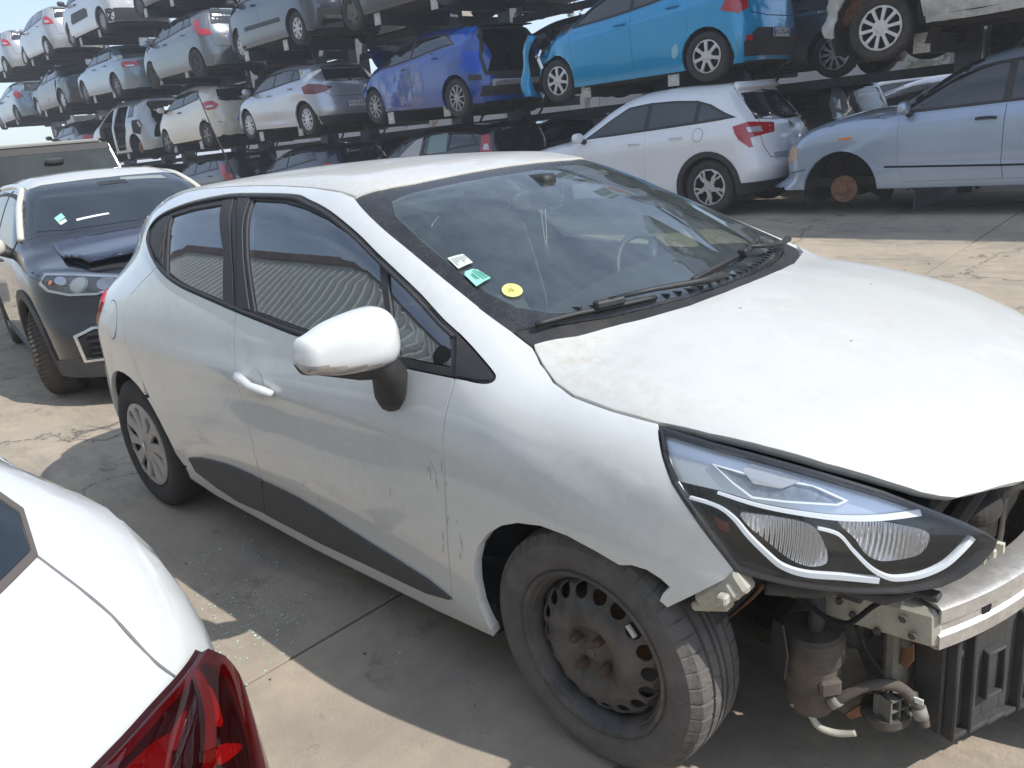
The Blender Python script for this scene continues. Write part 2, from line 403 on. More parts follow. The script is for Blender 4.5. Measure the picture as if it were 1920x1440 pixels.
for y, z in zip(yb, zb_): mb.V += [(-900, y, z), (900, y, z)]
mb.F = [(2*i, 2*i+1, 2*i+3, 2*i+2) for i in range(4)]
gr = mb.build('ground', m_conc); tag(gr, kind='structure')
mb = MB()
for y, z in ((-12, -.012), (2, -.012), (7.3, .178), (12, .208), (22, .208)): mb.V += [(-42, y, z), (14, y, z)]
mb.F = [(2*i, 2*i+1, 2*i+3, 2*i+2) for i in range(4)]
mb.build('joint_filler', mat('dark_joint', (.035, .033, .03), rough=.95), gr)
# cast slabs with open joints
xs = [-42, -36, -30, -24.5, -19, -14, -9.3, -5.6, -1.02, 3.3, 8, 14]; ysl = [-12, -7.2, -3.4, 2.0, 7.3, 12, 17, 22]
for i in range(len(xs)-1):
    for j in range(len(ysl)-1):
        g = .006; x0, x1, y0, y1 = xs[i]+g, xs[i+1]-g, ysl[j]+g, ysl[j+1]-g; za, zc_ = GZ(y0), GZ(y1)
        mb = MB(); b = .002
        mb.add([(x0, y0, za-.019), (x1, y0, za-.019), (x1, y1, zc_-.019), (x0, y1, zc_-.019), (x0, y0, za-b), (x1, y0, za-b), (x1, y1, zc_-b), (x0, y1, zc_-b), (x0+b, y0+b, za), (x1-b, y0+b, za), (x1-b, y1-b, zc_), (x0+b, y1-b, zc_)],
               [(0,1,5,4),(1,2,6,5),(2,3,7,6),(3,0,4,7),(4,5,9,8),(5,6,10,9),(6,7,11,10),(7,4,8,11),(8,9,10,11)])
        mb.build('concrete_slab', m_conc, gr)
# ---------------------------------------------------------------- shared car pieces
m_black = mat('black_plastic', (.022, .023, .025), rough=.55, var=.25, vscale=30, dirt=.35)
m_rubber = mat('black_rubber_trim', (.028, .028, .031), rough=.62, dirt=.35)
m_gap = mat('seam_shadow', (.006, .006, .007), rough=.9)
m_inner = mat('dark_cabin_lining', (.012, .013, .015), rough=.9)
m_tyre = mat('tyre_rubber', (.035, .034, .034), rough=.85, var=.25, vscale=9, dirt=.5, dcol=(.10, .09, .075), bump=.25, bscale=140)
m_tyre_dusty = mat('dusty_tyre_rubber', (.105, .098, .092), rough=.9, var=.35, vscale=7, dirt=.9, dcol=(.22, .195, .17), bump=.3, bscale=150, dscale=5)
m_alloy = mat('silver_alloy', (.58, .58, .59), rough=.35, metal=.65, dirt=.3)
m_dkalloy = mat('dull_brown_alloy', (.22, .21, .21), rough=.45, metal=.6, dirt=.6)
m_rust = mat('rusty_iron', (.22, .10, .05), rough=.85, var=.45, vscale=22, dirt=.4, bump=.4)
m_steel = mat('dirty_black_steel', (.095, .091, .088), rough=.55, metal=.3, var=.5, vscale=12, dirt=1.0, dcol=(.24, .155, .095), dscale=6, bump=.2)
m_under = mat('oily_underside', (.03, .027, .024), rough=.85, var=.4, vscale=9, dirt=.5)
m_chrome = mat('chrome', (.75, .76, .78), rough=.12, metal=1.)
m_glassd = mat('dark_car_glass', (.014, .019, .023), rough=.03, spec=1.0, dirt=.06, dcol=(.16, .17, .17))
m_red = mat('red_lamp_lens', (.42, .012, .018), rough=.12, spec=.7, coat=.6)
m_dkred = mat('dark_red_lamp_lens', (.16, .01, .015), rough=.12, spec=.7, coat=.6)
m_clear = mat('clear_lamp_lens', (.55, .56, .57), rough=.1, spec=.7, metal=.4)
m_amber = mat('amber_lamp_lens', (.65, .20, .03), rough=.15, spec=.6)
m_plate = mat('white_plate', (.75, .75, .73), rough=.4)
m_blue = mat('blue_plate_band', (.02, .07, .40), rough=.4)
m_ink = mat('black_print', (.02, .02, .022), rough=.5)
def tyre_mesh(Rr, w, rim, seg=64, tread=False):
    """tyre profile revolved round y; outer face at -y"""
    h = w/2
    p = [(rim-.012, -h*.72), (rim+.006, -h*.86), (rim+.02, -h*.93), (rim+(Rr-rim)*.45, -h), (rim+(Rr-rim)*.72, -h*.97), (Rr-.022, -h*.90), (Rr-.008, -h*.80)]
    mid = [(Rr-.003, -h*.62), (Rr-.001, -h*.45)] if not tread else [(Rr-.004, -h*.68), (Rr-.002, -h*.48), (Rr-.009, -h*.46), (Rr-.009, -h*.41), (Rr-.001, -h*.39), (Rr, -h*.16), (Rr-.008, -h*.14), (Rr-.008, -h*.07), (Rr, -h*.05)]
    half = p+mid
    prof = half+[(r, -q) for r, q in reversed(half)]
    mb = MB(); n = len(prof); S = seg if not tread else 540
    mb.lathe(prof, (0, 0, 0), 'y', S)
    if tread:
        V = mb.V
        for k in range(S):
            for j, (r, y) in enumerate(prof):
                i = k*n+j; x, yy, z = V[i]; rr = math.hypot(x, z)
                sh = abs(y) > h*.60 and r > Rr-.024
                d = .0045 if (sh and k % 11 == 0) else (.0025 if (.15*h < abs(y) < .5*h and r > Rr-.006 and (k+2*j) % 17 == 0) else 0)
                if .3 < (rr-rim)/(Rr-rim) < .36: d = .002
                V[i] = (x*(rr-d)/rr, yy, z*(rr-d)/rr)
    return mb
def disc_face(name, holes, Ro, depth, matl, parent, grid=.03, thick=.012, ctr=(0, 0, 0), sgn=-1):
    """wheel face in the xz plane with cut holes; depth(r) gives y; outer side looks to sgn*y"""
    outer = [(Ro*math.cos(a), Ro*math.sin(a)) for a in np.linspace(0, 2*math.pi, 48, endpoint=False)]
    V2, Fc = tri2d([np.array(outer)]+[np.array(h) for h in holes], grid)
    r = np.linalg.norm(V2, axis=1); e = 1e-3; y = depth(r); dy = (depth(r+e)-depth(r-e))/(2*e)
    rs = np.maximum(r, 1e-6)
    P = np.stack([V2[:, 0], sgn*-1*-1*0+y*-sgn*-1, V2[:, 1]], 1)
    P[:, 1] = sgn*y
    N = np.stack([-dy*V2[:, 0]/rs, np.full(len(r), sgn*1.), -dy*V2[:, 1]/rs], 1); N /= np.linalg.norm(N, axis=1, keepdims=True)
    V, Nn, Fq = shell(P, N, Fc, thick)
    return link_mesh(name, V+np.array(ctr), Fq, matl, parent, Nn)
def arc(cx, cz, r, a0, a1, n=14): return [(cx+r*math.cos(R(a)), cz+r*math.sin(R(a))) for a in np.linspace(a0, a1, n)]
def ell(cx, cy, a, b, rot=0, n=14):
    c, s = math.cos(rot), math.sin(rot)
    return [(cx+a*math.cos(t)*c-b*math.sin(t)*s, cy+a*math.cos(t)*s+b*math.sin(t)*c) for t in np.linspace(0, 2*math.pi, n, endpoint=False)]

# ---------------------------------------------------------------- the white hatchback in the foreground
HERO = dict(
 plan=[(.85,.50),(.6,.715),(.3,.815),(0,.856),(-.5,.866),(-1.2,.868),(-1.9,.862),(-2.5,.856),(-2.9,.825),(-3.2,.75)],
 low=[(.1,-.09),(.2,-.045),(.32,-.015),(.5,0),(.7,.0),(1.5,.0)],
 belt=[(.8,.86),(.2,.93),(-.4,.965),(-1.4,1.0),(-2.2,1.03),(-2.6,1.02),(-2.9,.98),(-3.2,.95)],
 hood=[(.85,.755),(.7,.845),(.45,.945),(.15,1.02),(-.1,1.05),(-.5,1.05),(-1.5,1.02),(-3,1.05)],
 ws=[(.9,.22),(1.0,.03),(1.15,-.31),(1.3,-.66),(1.4,-.93),(1.5,-1.25)],
 roof=[(-.6,1.37),(-.95,1.415),(-1.3,1.44),(-1.7,1.448),(-2.2,1.438),(-2.5,1.42),(-2.8,1.385),(-3.05,1.345)],
 rear=[(.2,-3.2),(.42,-3.27),(.6,-3.24),(.8,-3.16),(.95,-3.08),(1.15,-2.99),(1.32,-2.91),(1.5,-2.85)],
 front=[(.1,.8),(.4,.86),(.7,.86),(.85,.78),(1.0,.6)],
 lean=(.42,.30), shoulder=.045, kroof=.15, khood=.10, ktail=.12, crown=.03, hcrown=.08, wsc=.20, rearc=.22, frontc=.55,
 tuck=[(-1.5,0),(-2.0,0),(-2.4,.03),(-2.7,.09),(-3.0,.14)],
 bumps=[(-2.55,.86,.45,.16,.022),(0,.72,.4,.14,.012),(-1.3,.36,.75,.10,-.022),(-1.35,.80,1.0,.05,.008)],
)

HB = Body(dict(HERO, tail=3.3, nose=.8))
m_white = paint('white', (.66, .675, .665), dirt=.3, rough=.3)
m_hood = mat('dusty_white_bonnet', (.56, .57, .545), rough=.42, coat=.5, dirt=1.3, dcol=(.42, .375, .29), dscale=1.9, var=.03)
m_clad = mat('grey_door_cladding', (.055, .056, .058), rough=.6, var=.15, vscale=25, dirt=.5, dcol=(.16, .15, .14))
m_frit = mat('black_glass_edge', (.018, .018, .02), rough=.25, spec=.6, dirt=.8, dcol=(.14, .13, .115), dscale=7)
m_side_glass = glass('side_window_glass', (.55, .63, .60), 5.0, .04)
m_screen = glass('windscreen_glass', (.80, .88, .85), 3.0, .08, (.30,.36,.37), dscale=9)  # dust film, tinted teal to paint in some of the sky's reflection
hero = thing('hatchback_car', 'white hatchback with its front bumper missing, largest car in the middle', 'car')
def H(*a, **k): return patch(HB, *a, **k)
def xz(L): return [(p[0], p[2]) for p in L]
DLO = [(-1.748,1.388),(-1.389,1.378),(-1.262,1.360),(-1.105,1.326),(-.933,1.268),(-.804,1.213),(-.688,1.163),(-.584,1.117),(-.478,1.066),(-.417,1.040),(-.347,1.007),(-.270,.966),(-.252,.952),(-.263,.943),(-.298,.941),(-.369,.944),(-.588,.945),(-.829,.960),(-1.100,.977),(-1.260,.993),(-1.479,1.016),(-1.731,1.046),(-1.918,1.069),(-2.063,1.096),(-2.195,1.132),(-2.329,1.176),(-2.420,1.212),(-2.447,1.246),(-2.433,1.285),(-2.349,1.326),(-2.140,1.363),(-1.923,1.383)]
DS = [tuple(p) for p in catmull(DLO, 4, True)]
RG = [(-2.224,1.319),(-2.040,1.340),(-1.756,1.363),(-1.66,1.20),(-1.575,1.036),(-1.716,1.053),(-1.946,1.083),(-2.079,1.114)]
RG = [(-2.215,1.317),(-2.04,1.340),(-1.742,1.361),(-1.655,1.197),(-1.572,1.036),(-1.716,1.053),(-1.946,1.084),(-2.085,1.116),(-2.15,1.215)]
FG = [(-1.611,1.365),(-1.407,1.357),(-1.252,1.336),(-1.103,1.305),(-.943,1.257),(-.796,1.203),(-.738,1.12),(-.682,1.04),(-.643,.966),(-.836,.981),(-1.103,1.003),(-1.370,1.030),(-1.495,1.19)]
QG = [(-.741,1.177),(-.655,1.138),(-.530,1.084),(-.446,1.041),(-.415,1.0),(-.400,.968),(-.504,.968),(-.600,.970),(-.663,1.056)]
def soft(L, k=3):
    return [tuple(p) for p in catmull(L, k, True)]
TRI = [(-2.29,1.316),(-2.345,1.288),(-2.372,1.25),(-2.36,1.22),(-2.274,1.185),(-2.15,1.145),(-2.19,1.226),(-2.246,1.316)]
DOORB = [(-1.478,1.016),(-1.476,.929),(-1.462,.851),(-1.452,.76),(-1.444,.70),(-1.438,.606),(-1.448,.494),(-1.487,.377),(-1.527,.258)]
DOORF = [(-.369,.944),(-.373,.908),(-.381,.861),(-.387,.80),(-.393,.74),(-.405,.663),(-.426,.52),(-.449,.41),(-.480,.286)]
RDR = [(-2.195,1.132),(-2.302,1.074),(-2.375,1.02),(-2.412,.96),(-2.412,.901),(-2.392,.85),(-2.375,.752),(-2.352,.662),(-2.322,.588)]
WSS = [(-.399,-.691,1.089),(-.552,-.673,1.154),(-.725,-.648,1.228),(-.899,-.616,1.300),(-1.043,-.570,1.359)]
rx = [-1.12, -1.3, -1.5, -1.7, -1.9, -2.1, -2.3, -2.5, -2.65, -2.8]; ry = [.560, .549, .541, .535, .530, .525, .517, .500, .475, .44]
RS = drop(HB, np.array([(a, -b) for a, b in zip(rx, ry)]), 'T')[0]
ARCH = arc(-2.589, .31, .357, 172, 52, 12)
FARCH = [(-.340,.235),(-.357,.317),(-.354,.385),(-.340,.448),(-.310,.514),(-.264,.566),(-.205,.607),(-.150,.630),(-.077,.643),(-.004,.638),(.066,.619),(.125,.598),(.155,.606),(.188,.604),(.217,.591),(.236,.576),(.218,.555),(.210,.535),(.229,.522),(.310,.587),(.368,.633)]
HLB = [(.365,.645),(.317,.709),(.281,.756),(.241,.805),(.210,.853),(.183,.897)]
HOODG = [(-.210,-.707,1.009),(-.167,-.730,.981),(-.104,-.759,.952),(-.036,-.776,.934),(.073,-.776,.918),(.179,-.763,.905)]
HOODL = [(.279,-.737,.890),(.385,-.698,.869),(.482,-.656,.838),(.572,-.605,.806),(.629,-.568,.781),(.655,-.545,.766),(.678,-.520,.763),(.706,-.471,.763),(.753,-.374,.754),(.79,-.2,.74),(.802,0,.73)]
COWL = [(-.215,-.701,1.014),(-.157,-.610,1.017),(-.112,-.519,1.019),(-.069,-.393,1.027),(-.035,-.297,1.032),(-.012,-.164,1.038),(-.003,-.043,1.042)]
# dark shell behind every seam
H([[(-2.85,.30),(-2.85,.60)]+arc(-2.589,.31,.40,140,30,8)+[(-2.15,.25),(-.5,.25)]+arc(0,.31,.37,165,75,8)+[(.10,.80),(-.05,.93),(-.35,.99),(-1.5,1.02),(-2.3,1.08),(-2.9,1.0)]], 'R', 'inner_shell', m_inner, hero, grid=.12, lift=-.035, mirror=True)
H([[(-.30,-.62),(.0,-.66),(.25,-.62),(.25,.62),(.0,.66),(-.30,.62)]], 'T', 'bonnet_liner', m_gap, hero, grid=.15, lift=-.05)
# quarter panel, roof rail and A pillar
tail_edge = [(-2.88,1.30),(-2.94,1.19),(-3.0,1.05),(-3.06,.93),(-3.1,.80),(-3.1,.66),(-2.945,.64)]
SIDE = [(p[0], p[2]) for p in WSS]+[(p[0], p[2]) for p in RS]+tail_edge+[(x, z) for x, z in ARCH if z > .36]+RDR[::-1][1:]+DS[100:128]+DS[0:37]
H([offset(SIDE, .0015)], 'R', 'side_panel', m_white, hero, grid=.028, flange=.02, mirror=True)
H([offset(DS[60:81]+DOORB[1:]+[(-1.15,.252),(-.88,.258),(-.6,.264)]+DOORF[::-1][:-1], .0028)], 'R', 'front_door', m_white, hero, grid=.028, flange=.022, mirror=True)
rdoor = DS[80:97]+RDR[1:]+arc(-2.589,.31,.357,50,6,8)+[(-2.19,.30),(-2.061,.285),(-1.9,.262),(-1.738,.252)]+DOORB[::-1][:-1]
H([offset(rdoor, .0028)], 'R', 'rear_door', m_white, hero, grid=.028, flange=.022, mirror=True)
fend = [(p[0], p[2]) for p in HOODG]+HLB[::-1]+FARCH[::-1]+DOORF[::-1]+DS[36:61][::-1][1:]+[(-.399,1.089),(-.282,1.041)]
H([offset(fend, .0022)], 'R', 'front_fender', m_white, hero, grid=.024, flange=.03, mirror=True)
H([[(-2.19,.285),(-2.061,.272),(-1.9,.252),(-1.738,.242),(-1.15,.245),(-.6,.256),(-.48,.279),(-.345,.236),(-.35,.205),(-.6,.185),(-1.3,.18),(-2.0,.195),(-2.2,.23)]], 'R', 'sill', m_white, hero, grid=.06, lift=-.004, flange=.03, mirror=True)
# lower grey cladding follows the door bottoms
c1 = [(-2.089,.359),(-1.97,.386),(-1.875,.398),(-1.75,.411),(-1.654,.416),(-1.56,.414),(-1.463,.409),(-1.487,.377),(-1.523,.258),(-1.738,.249),(-1.9,.268),(-2.061,.302)]
c2 = [(-1.455,.408),(-1.35,.407),(-1.234,.401),(-1.1,.386),(-.969,.366),(-.85,.351),(-.730,.338),(-.569,.318),(-.482,.293),(-.482,.288),(-.59,.266),(-.7,.262),(-.88,.258),(-1.155,.25),(-1.519,.255),(-1.483,.375)]
H([c1], 'R', 'door_cladding', m_clad, hero, grid=.04, lift=.009, flange=.012, mirror=True)
H([c2], 'R', 'door_cladding', m_clad, hero, grid=.04, lift=.009, flange=.012, mirror=True)
# window surround and glass
H([offset(DS, .001), offset(RG, -.003), offset(FG, -.003), offset(QG, -.003)], 'R', 'window_frame', m_rubber, hero, grid=.035, lift=-.003, flange=.025, mirror=True)
for k, (nm, L) in enumerate((('rear_door_window', RG), ('front_door_window', FG), ('quarter_window', QG))):
    H([L], 'R', nm, m_side_glass, hero, grid=.03, lift=-.010, mirror=True)
# raised rubber strips of the frame: roof moulding, belt seal, door frame joint
def ribbon(L, nm, r, m, lift=.004, bs='R', both=True, seg=8, par=None):
    P, Nn = drop(HB, np.array(catmull(L, 10)), bs); P = P+Nn*lift
    for s in ((1, -1) if both else (1,)):
        mb = MB(); mb.tube([(p[0], p[1]*s, p[2]) for p in P], r, seg); o = mb.build(nm, m, par or hero, smooth=True)
    return o
ribbon(offset(DS, .011)[100:128:2].tolist()+offset(DS, .011)[:38:2].tolist(), 'roof_moulding', .0065, m_rubber, .0)
ribbon(offset(DS, .009)[66:102:2].tolist(), 'belt_seal', .006, m_rubber, .001)
ribbon([(-1.742,1.385),(-1.62,1.28),(-1.545,1.157),(-1.478,1.016)], 'door_joint', .0035, m_gap, -.001)
H([[(-1.725,1.372),(-1.64,1.372),(-1.52,1.19),(-1.40,1.03),(-1.49,1.027),(-1.54,1.13),(-1.64,1.27)]], 'R', 'pillar_trim', m_rubber, hero, grid=.04, lift=.002, flange=.006, mirror=True)
H([[(-1.76,1.372),(-1.83,1.366),(-1.66,1.197),(-1.585,1.04),(-1.505,1.03),(-1.57,1.15),(-1.66,1.27)]], 'R', 'pillar_trim', m_rubber, hero, grid=.04, lift=.001, flange=.006, mirror=True)
H([TRI], 'R', 'corner_trim', m_black, hero, grid=.03, lift=.001, flange=.01, mirror=True)
H([[(-2.19,1.255),(-2.225,1.262),(-2.245,1.19),(-2.215,1.165),(-2.185,1.165)]], 'R', 'rear_door_handle', m_black, hero, grid=.02, lift=.007, flange=.01, mirror=True)
H([offset([(-.417,1.040),(-.347,1.007),(-.270,.966),(-.254,.952),(-.263,.944),(-.298,.942),(-.369,.945),(-.392,.998)], .004)], 'R', 'sail_trim', m_rubber, hero, grid=.03, lift=.003, flange=.01, mirror=True)
# fuel flap
fl = ell(-2.545, .907, .06, .082, .25, 22)
H([fl], 'R', 'fuel_flap_seam', m_gap, hero, grid=.05, lift=.0012)
H([offset(fl, .0035)], 'R', 'fuel_flap', m_white, hero, grid=.03, lift=.0022, flange=.004)
# bonnet, roof, windscreen, cowl
hood = [(p[0], p[1]) for p in COWL[::-1]]+[(p[0], p[1]) for p in HOODG]+[(p[0], p[1]) for p in HOODL]
hood = hood+[(a, -b) for a, b in hood[::-1] if abs(b) > 1e-3]
def crease(P, Nn):   # pressed bonnet lines
    d = np.abs(P[:, 1])-(.50+.18*np.clip(-P[:, 0], -.7, .2)); return P+Nn*(.007*np.exp(-(d/.05)**2))[:, None]
H([offset(hood, .0025)], 'T', 'bonnet', m_hood, hero, grid=.03, flange=.03, fn=crease)
hdr = [(-1.043,-.570),(-1.0,-.50),(-.97,-.40),(-.955,-.25),(-.948,-.1)]
roof = hdr[::-1]+[(-1.04,-.566)]+[(p[0], p[1]) for p in RS]+[(-2.86,-.3),(-2.885,-.12)]
roof = roof+[(a, -b) for a, b in roof[::-1]]
m_roof = mat('dusty_white_roof', (.57, .57, .54), rough=.4, coat=.6, dirt=1.2, dcol=(.42, .37, .29), dscale=3, var=.02)
H([offset(roof, .002)], 'T', 'roof', m_roof, hero, grid=.04, flange=.02)
wsL = [(-.285,-.703),(-.399,-.697),(-.552,-.679),(-.725,-.654),(-.899,-.622),(-1.046,-.574),(-.992,-.49),(-.962,-.39),(-.947,-.25),(-.940,-.1)]
wsB = [(-.262,-.67),(-.205,-.585),(-.155,-.485),(-.112,-.365),(-.072,-.22),(-.055,-.08)]
wsp = wsB[::-1]+wsL; wsp = wsp+[(a, -b) for a, b in wsp[::-1]]
gl_in = [(-.068,-.08),(-.086,-.22),(-.126,-.36),(-.182,-.485),(-.255,-.585),(-.325,-.632),(-.42,-.64),(-.55,-.628),(-.70,-.606),(-.84,-.575),(-.905,-.53),(-.905,-.46),(-.888,-.34),(-.872,-.2),(-.86,-.08)]
gl_in = gl_in+[(a, -b) for a, b in gl_in[::-1]]
H([wsp, gl_in], 'T', 'windscreen_edge', m_frit, hero, grid=.03, lift=-.006, flange=.012)
scr = H([offset(gl_in, -.004)], 'T', 'windscreen', m_screen, hero, grid=.05, lift=-.0055)
cow = [(p[0]-.003, p[1]) for p in COWL]+[(-.10,-.08)]+[(a-.012, b) for a, b in wsB[::-1]]+[(-.285,-.70)]
cow2 = [(-.285,-.695)]+[(p[0]-.004, p[1]) for p in COWL]; cow2 = cow2+[(a, -b) for a, b in cow2[::-1]]
cowB = [(a+.004, b) for a, b in wsB]; cowl_poly = cow2+[(a, -b) for a, b in cowB]+[(a, b) for a, b in cowB[::-1]]
H([cowl_poly], 'T', 'cowl_panel', m_black, hero, grid=.04, lift=-.010, flange=.02)
mb = MB()
for k in range(26):
    y = -.52+k*.04; p, nn = drop(HB, np.array([[-.105-.21*(abs(y)/.62)**2+.030, y]]), 'T'); mb.box(p[0]+nn[0]*-.008, (.026, .012, .012), Matrix.Rotation(-.3*y, 3, 'Z'))
mb.build('cowl_grille', m_black, hero)
def on_screen(x, y, lift=0.):
    p, nn = drop(HB, np.array([[x, y]], float), 'T'); return Vector(p[0]+nn[0]*lift)
for nm, pts, arm in (('wiper', [(-.240,-.66),(-.198,-.56),(-.152,-.45),(-.112,-.34)], [(-.165,-.47),(-.118,-.34),(-.065,-.2),(-.045,-.12)]),
                     ('wiper', [(-.105,-.17),(-.115,-.02),(-.138,.15),(-.185,.33),(-.225,.43)], [(-.135,.17),(-.12,.27),(-.135,.40),(-.165,.50)])):
    mb = MB(); w = [on_screen(a, b, .012) for a, b in pts]; mb.tube(catmull(w, 4), .0068, 6); wp = mb.build(nm, m_black, hero, smooth=True)
    mb = MB(); mb.tube([on_screen(a, b, .034 if i < 2 else .03) for i, (a, b) in enumerate(arm)], [.006, .007, .009, .012], 8); mb.build('wiper_arm', m_black, wp, smooth=True)
    mb = MB(); c = on_screen(arm[0][0], arm[0][1], .024); d = (w[-1]-w[0]).normalized(); M = Matrix((d, Vector((0,0,1)).cross(d).normalized(), d.cross(Vector((0,0,1)).cross(d)).normalized())).transposed()
    mb.box(c, (.085, .028, .02), M, bev=.005); mb.build('wiper_clip', m_black, wp)
    mb = MB(); mb.tube([p-Vector((0,0,.010)) for p in catmull(w, 4)], .0045, 5); mb.build('wiper_blade', m_gap, wp)
# door handle with cup
H([ell(-1.315,.800,.055,.05,0,18)], 'R', 'handle_cup', mat('white_cup', (.6,.605,.59), rough=.35), hero, grid=.03, lift=.0015, mirror=True)
for s in (-1, 1):
    mb = MB(); P = [(-1.432,.799),(-1.40,.817),(-1.345,.814),(-1.29,.803),(-1.235,.800),(-1.19,.792)]
    p3, n3 = drop(HB, np.array(P), 'R'); lf = [.006,.016,.030,.032,.028,.012]
    mb.tube([(a[0]+b[0]*l, -s*(a[1]+b[1]*l), a[2]+b[2]*l) for a, b, l in zip(p3, n3, lf)], [.012,.017,.016,.016,.017,.011], 10)
    o = mb.build('door_handle', m_white, hero, smooth=True)
# antenna
mb = MB(); b0 = on_screen(-2.62, -.12, 0); mb.tube([b0, b0+Vector((-.03,0,.03))], [.022, .012], 10); ant = mb.build('antenna', m_black, hero, smooth=True)
mb = MB(); mb.tube([b0+Vector((-.03,0,.03)), b0+Vector((-.14,-.01,.26)), b0+Vector((-.20,-.015,.42))], [.006,.0035,.0025], 8); mb.build('antenna_mast', m_black, ant, smooth=True)
# rear end
RB = [(-.74,.24),(-.74,.60),(.74,.60),(.74,.24),(.5,.2),(-.5,.2)]
H([RB], 'B', 'rear_bumper', m_white, hero, grid=.07, lift=.006, flange=.03)
H([[(-2.945,.64),(-3.16,.64),(-3.15,.40),(-3.05,.24),(-2.90,.27),(-2.945,.38),(-2.95,.5)]], 'R', 'bumper_corner', m_white, hero, grid=.05, lift=.008, flange=.03, mirror=True)
H([[(-.60,.60),(-.66,.72),(-.66,.92),(-.60,1.0),(-.55,1.3),(0,1.335),(.55,1.3),(.60,1.0),(.66,.92),(.66,.72),(.60,.60)]], 'B', 'tailgate', m_white, hero, grid=.06, lift=.004, flange=.02)
H([[(-.52,1.02),(-.46,1.27),(0,1.29),(.46,1.27),(.52,1.02),(0,.98)]], 'B', 'rear_window', m_glassd, hero, grid=.07, lift=.008, flange=.006)
for bs in ('BR', 'BL'):
    s = 1 if bs == 'BR' else -1; n_, u_, v_ = BASIS[bs]
    q = [(-2.74,-.80,1.0),(-2.70,-.82,.965),(-2.73,-.83,.92),(-2.83,-.82,.85),(-3.0,-.74,.80),(-3.08,-.60,.83),(-3.05,-.52,.93),(-2.96,-.62,1.0)]
    H([[(a*u_[0]+b*s*u_[1], c) for a, b, c in q]], bs, 'tail_light', m_red, hero, grid=.05, lift=.010, flange=.02)
# door mirrors
def ellipsoid(V, c, r, p=2.3):
    return [Vector((c[0]+r[0]*math.copysign(abs(a)**(2/p), a), c[1]+r[1]*math.copysign(abs(b)**(2/p), b), c[2]+r[2]*math.copysign(abs(d)**(2/p), d))) for a, b, d in V]
#MIRROR#
def ball(mb, c, r, p=2.0, nu=24, nv=14, fn=None):
    """super-ellipsoid"""
    V = []; Fc = []; sg = lambda v: math.copysign(abs(v)**(2/p), v)
    for j in range(nv+1):
        b = -math.pi/2+math.pi*j/nv
        for i in range(nu):
            a = 2*math.pi*i/nu; q = Vector((sg(math.cos(b))*sg(math.cos(a)), sg(math.cos(b))*sg(math.sin(a)), sg(math.sin(b))))
            if fn: q = fn(q)
            V.append((c[0]+r[0]*q.x, c[1]+r[1]*q.y, c[2]+r[2]*q.z))
    for j in range(nv):
        for i in range(nu):
            i2 = (i+1) % nu; Fc.append((j*nu+i, j*nu+i2, (j+1)*nu+i2, (j+1)*nu+i))
    return mb.add(V, Fc)
m_lens_m = mat('clear_signal_lens', (.50, .46, .43), rough=.12, spec=.7, metal=.3, var=.3, vscale=25)
for s in (-1,):
    C = Vector((-.545, s*1.0, 1.045))
    T_ = np.linspace(0, 1, 34); T_ = 1-(1-T_)**1.6
    hz = spl([(0,.052),(.08,.074),(.22,.085),(.5,.080),(.75,.066),(.9,.052),(.97,.036),(1,.012)])(T_); xf = spl([(0,.045),(.08,.070),(.25,.088),(.6,.080),(.85,.060),(.96,.036),(1,.010)])(T_); xb = np.interp(T_, [0, .5, 1], [.030, .030, .006]); nu = 56
    V = []; Fc = []; MI = []
    for i, t in enumerate(T_):
        cx = C.x-.026*t-.018*t*t; cy = C.y+s*(-.122+.252*t); cz = C.z+.004-.006*t
        for k in range(nu):
            a = 2*math.pi*k/nu; ca, sa = math.cos(a), math.sin(a); e = 2/2.7
            px = math.copysign(abs(ca)**e, ca); pz = math.copysign(abs(sa)**e, sa)
            V.append((cx+px*(xf[i] if px > 0 else xb[i]), cy, cz+pz*hz[i]*(1 if pz > 0 else .80)))
            if i and True:
                k2 = (k+1) % nu; Fc.append(((i-1)*nu+k, i*nu+k, i*nu+k2, (i-1)*nu+k2)); zrel = (sa+math.sin(a+2*math.pi/nu))/2; 
                lens = t > .10 and ca > -.35 and -.93 < sa < -.22-.62*(1-t)
                MI.append(3 if ca < -.55 and abs(sa) < .8 and t < .95 else (1 if lens else (2 if sa < -.90 else 0)))
    Fc += [tuple(range(nu))]; MI.append(2); Fc.append(tuple((len(T_)-1)*nu+k for k in range(nu))[::-1]); MI.append(0)
    o = link_mesh('mirror_cap', V, Fc, [m_white, m_lens_m, m_black, m_chrome], hero); o.data.polygons.foreach_set('material_index', MI)
    bm = bmesh.new(); bm.from_mesh(o.data); bmesh.ops.recalc_face_normals(bm, faces=bm.faces); bm.to_mesh(o.data); bm.free()
    mb = MB(); mb.tube([(C.x-.03, C.y+s*.075, C.z-.040), (C.x-.005, C.y-s*.02, C.z-.052), (C.x+.01, C.y-s*.075, C.z-.055), (C.x-.0, C.y-s*.105, C.z-.10), (C.x-.03, C.y-s*.120, C.z-.155), (C.x-.05, C.y-s*.135, C.z-.185)], [.012, .036, .046, .047, .043, .036], 14)
    mb.build('mirror_arm', m_black, hero, smooth=True)
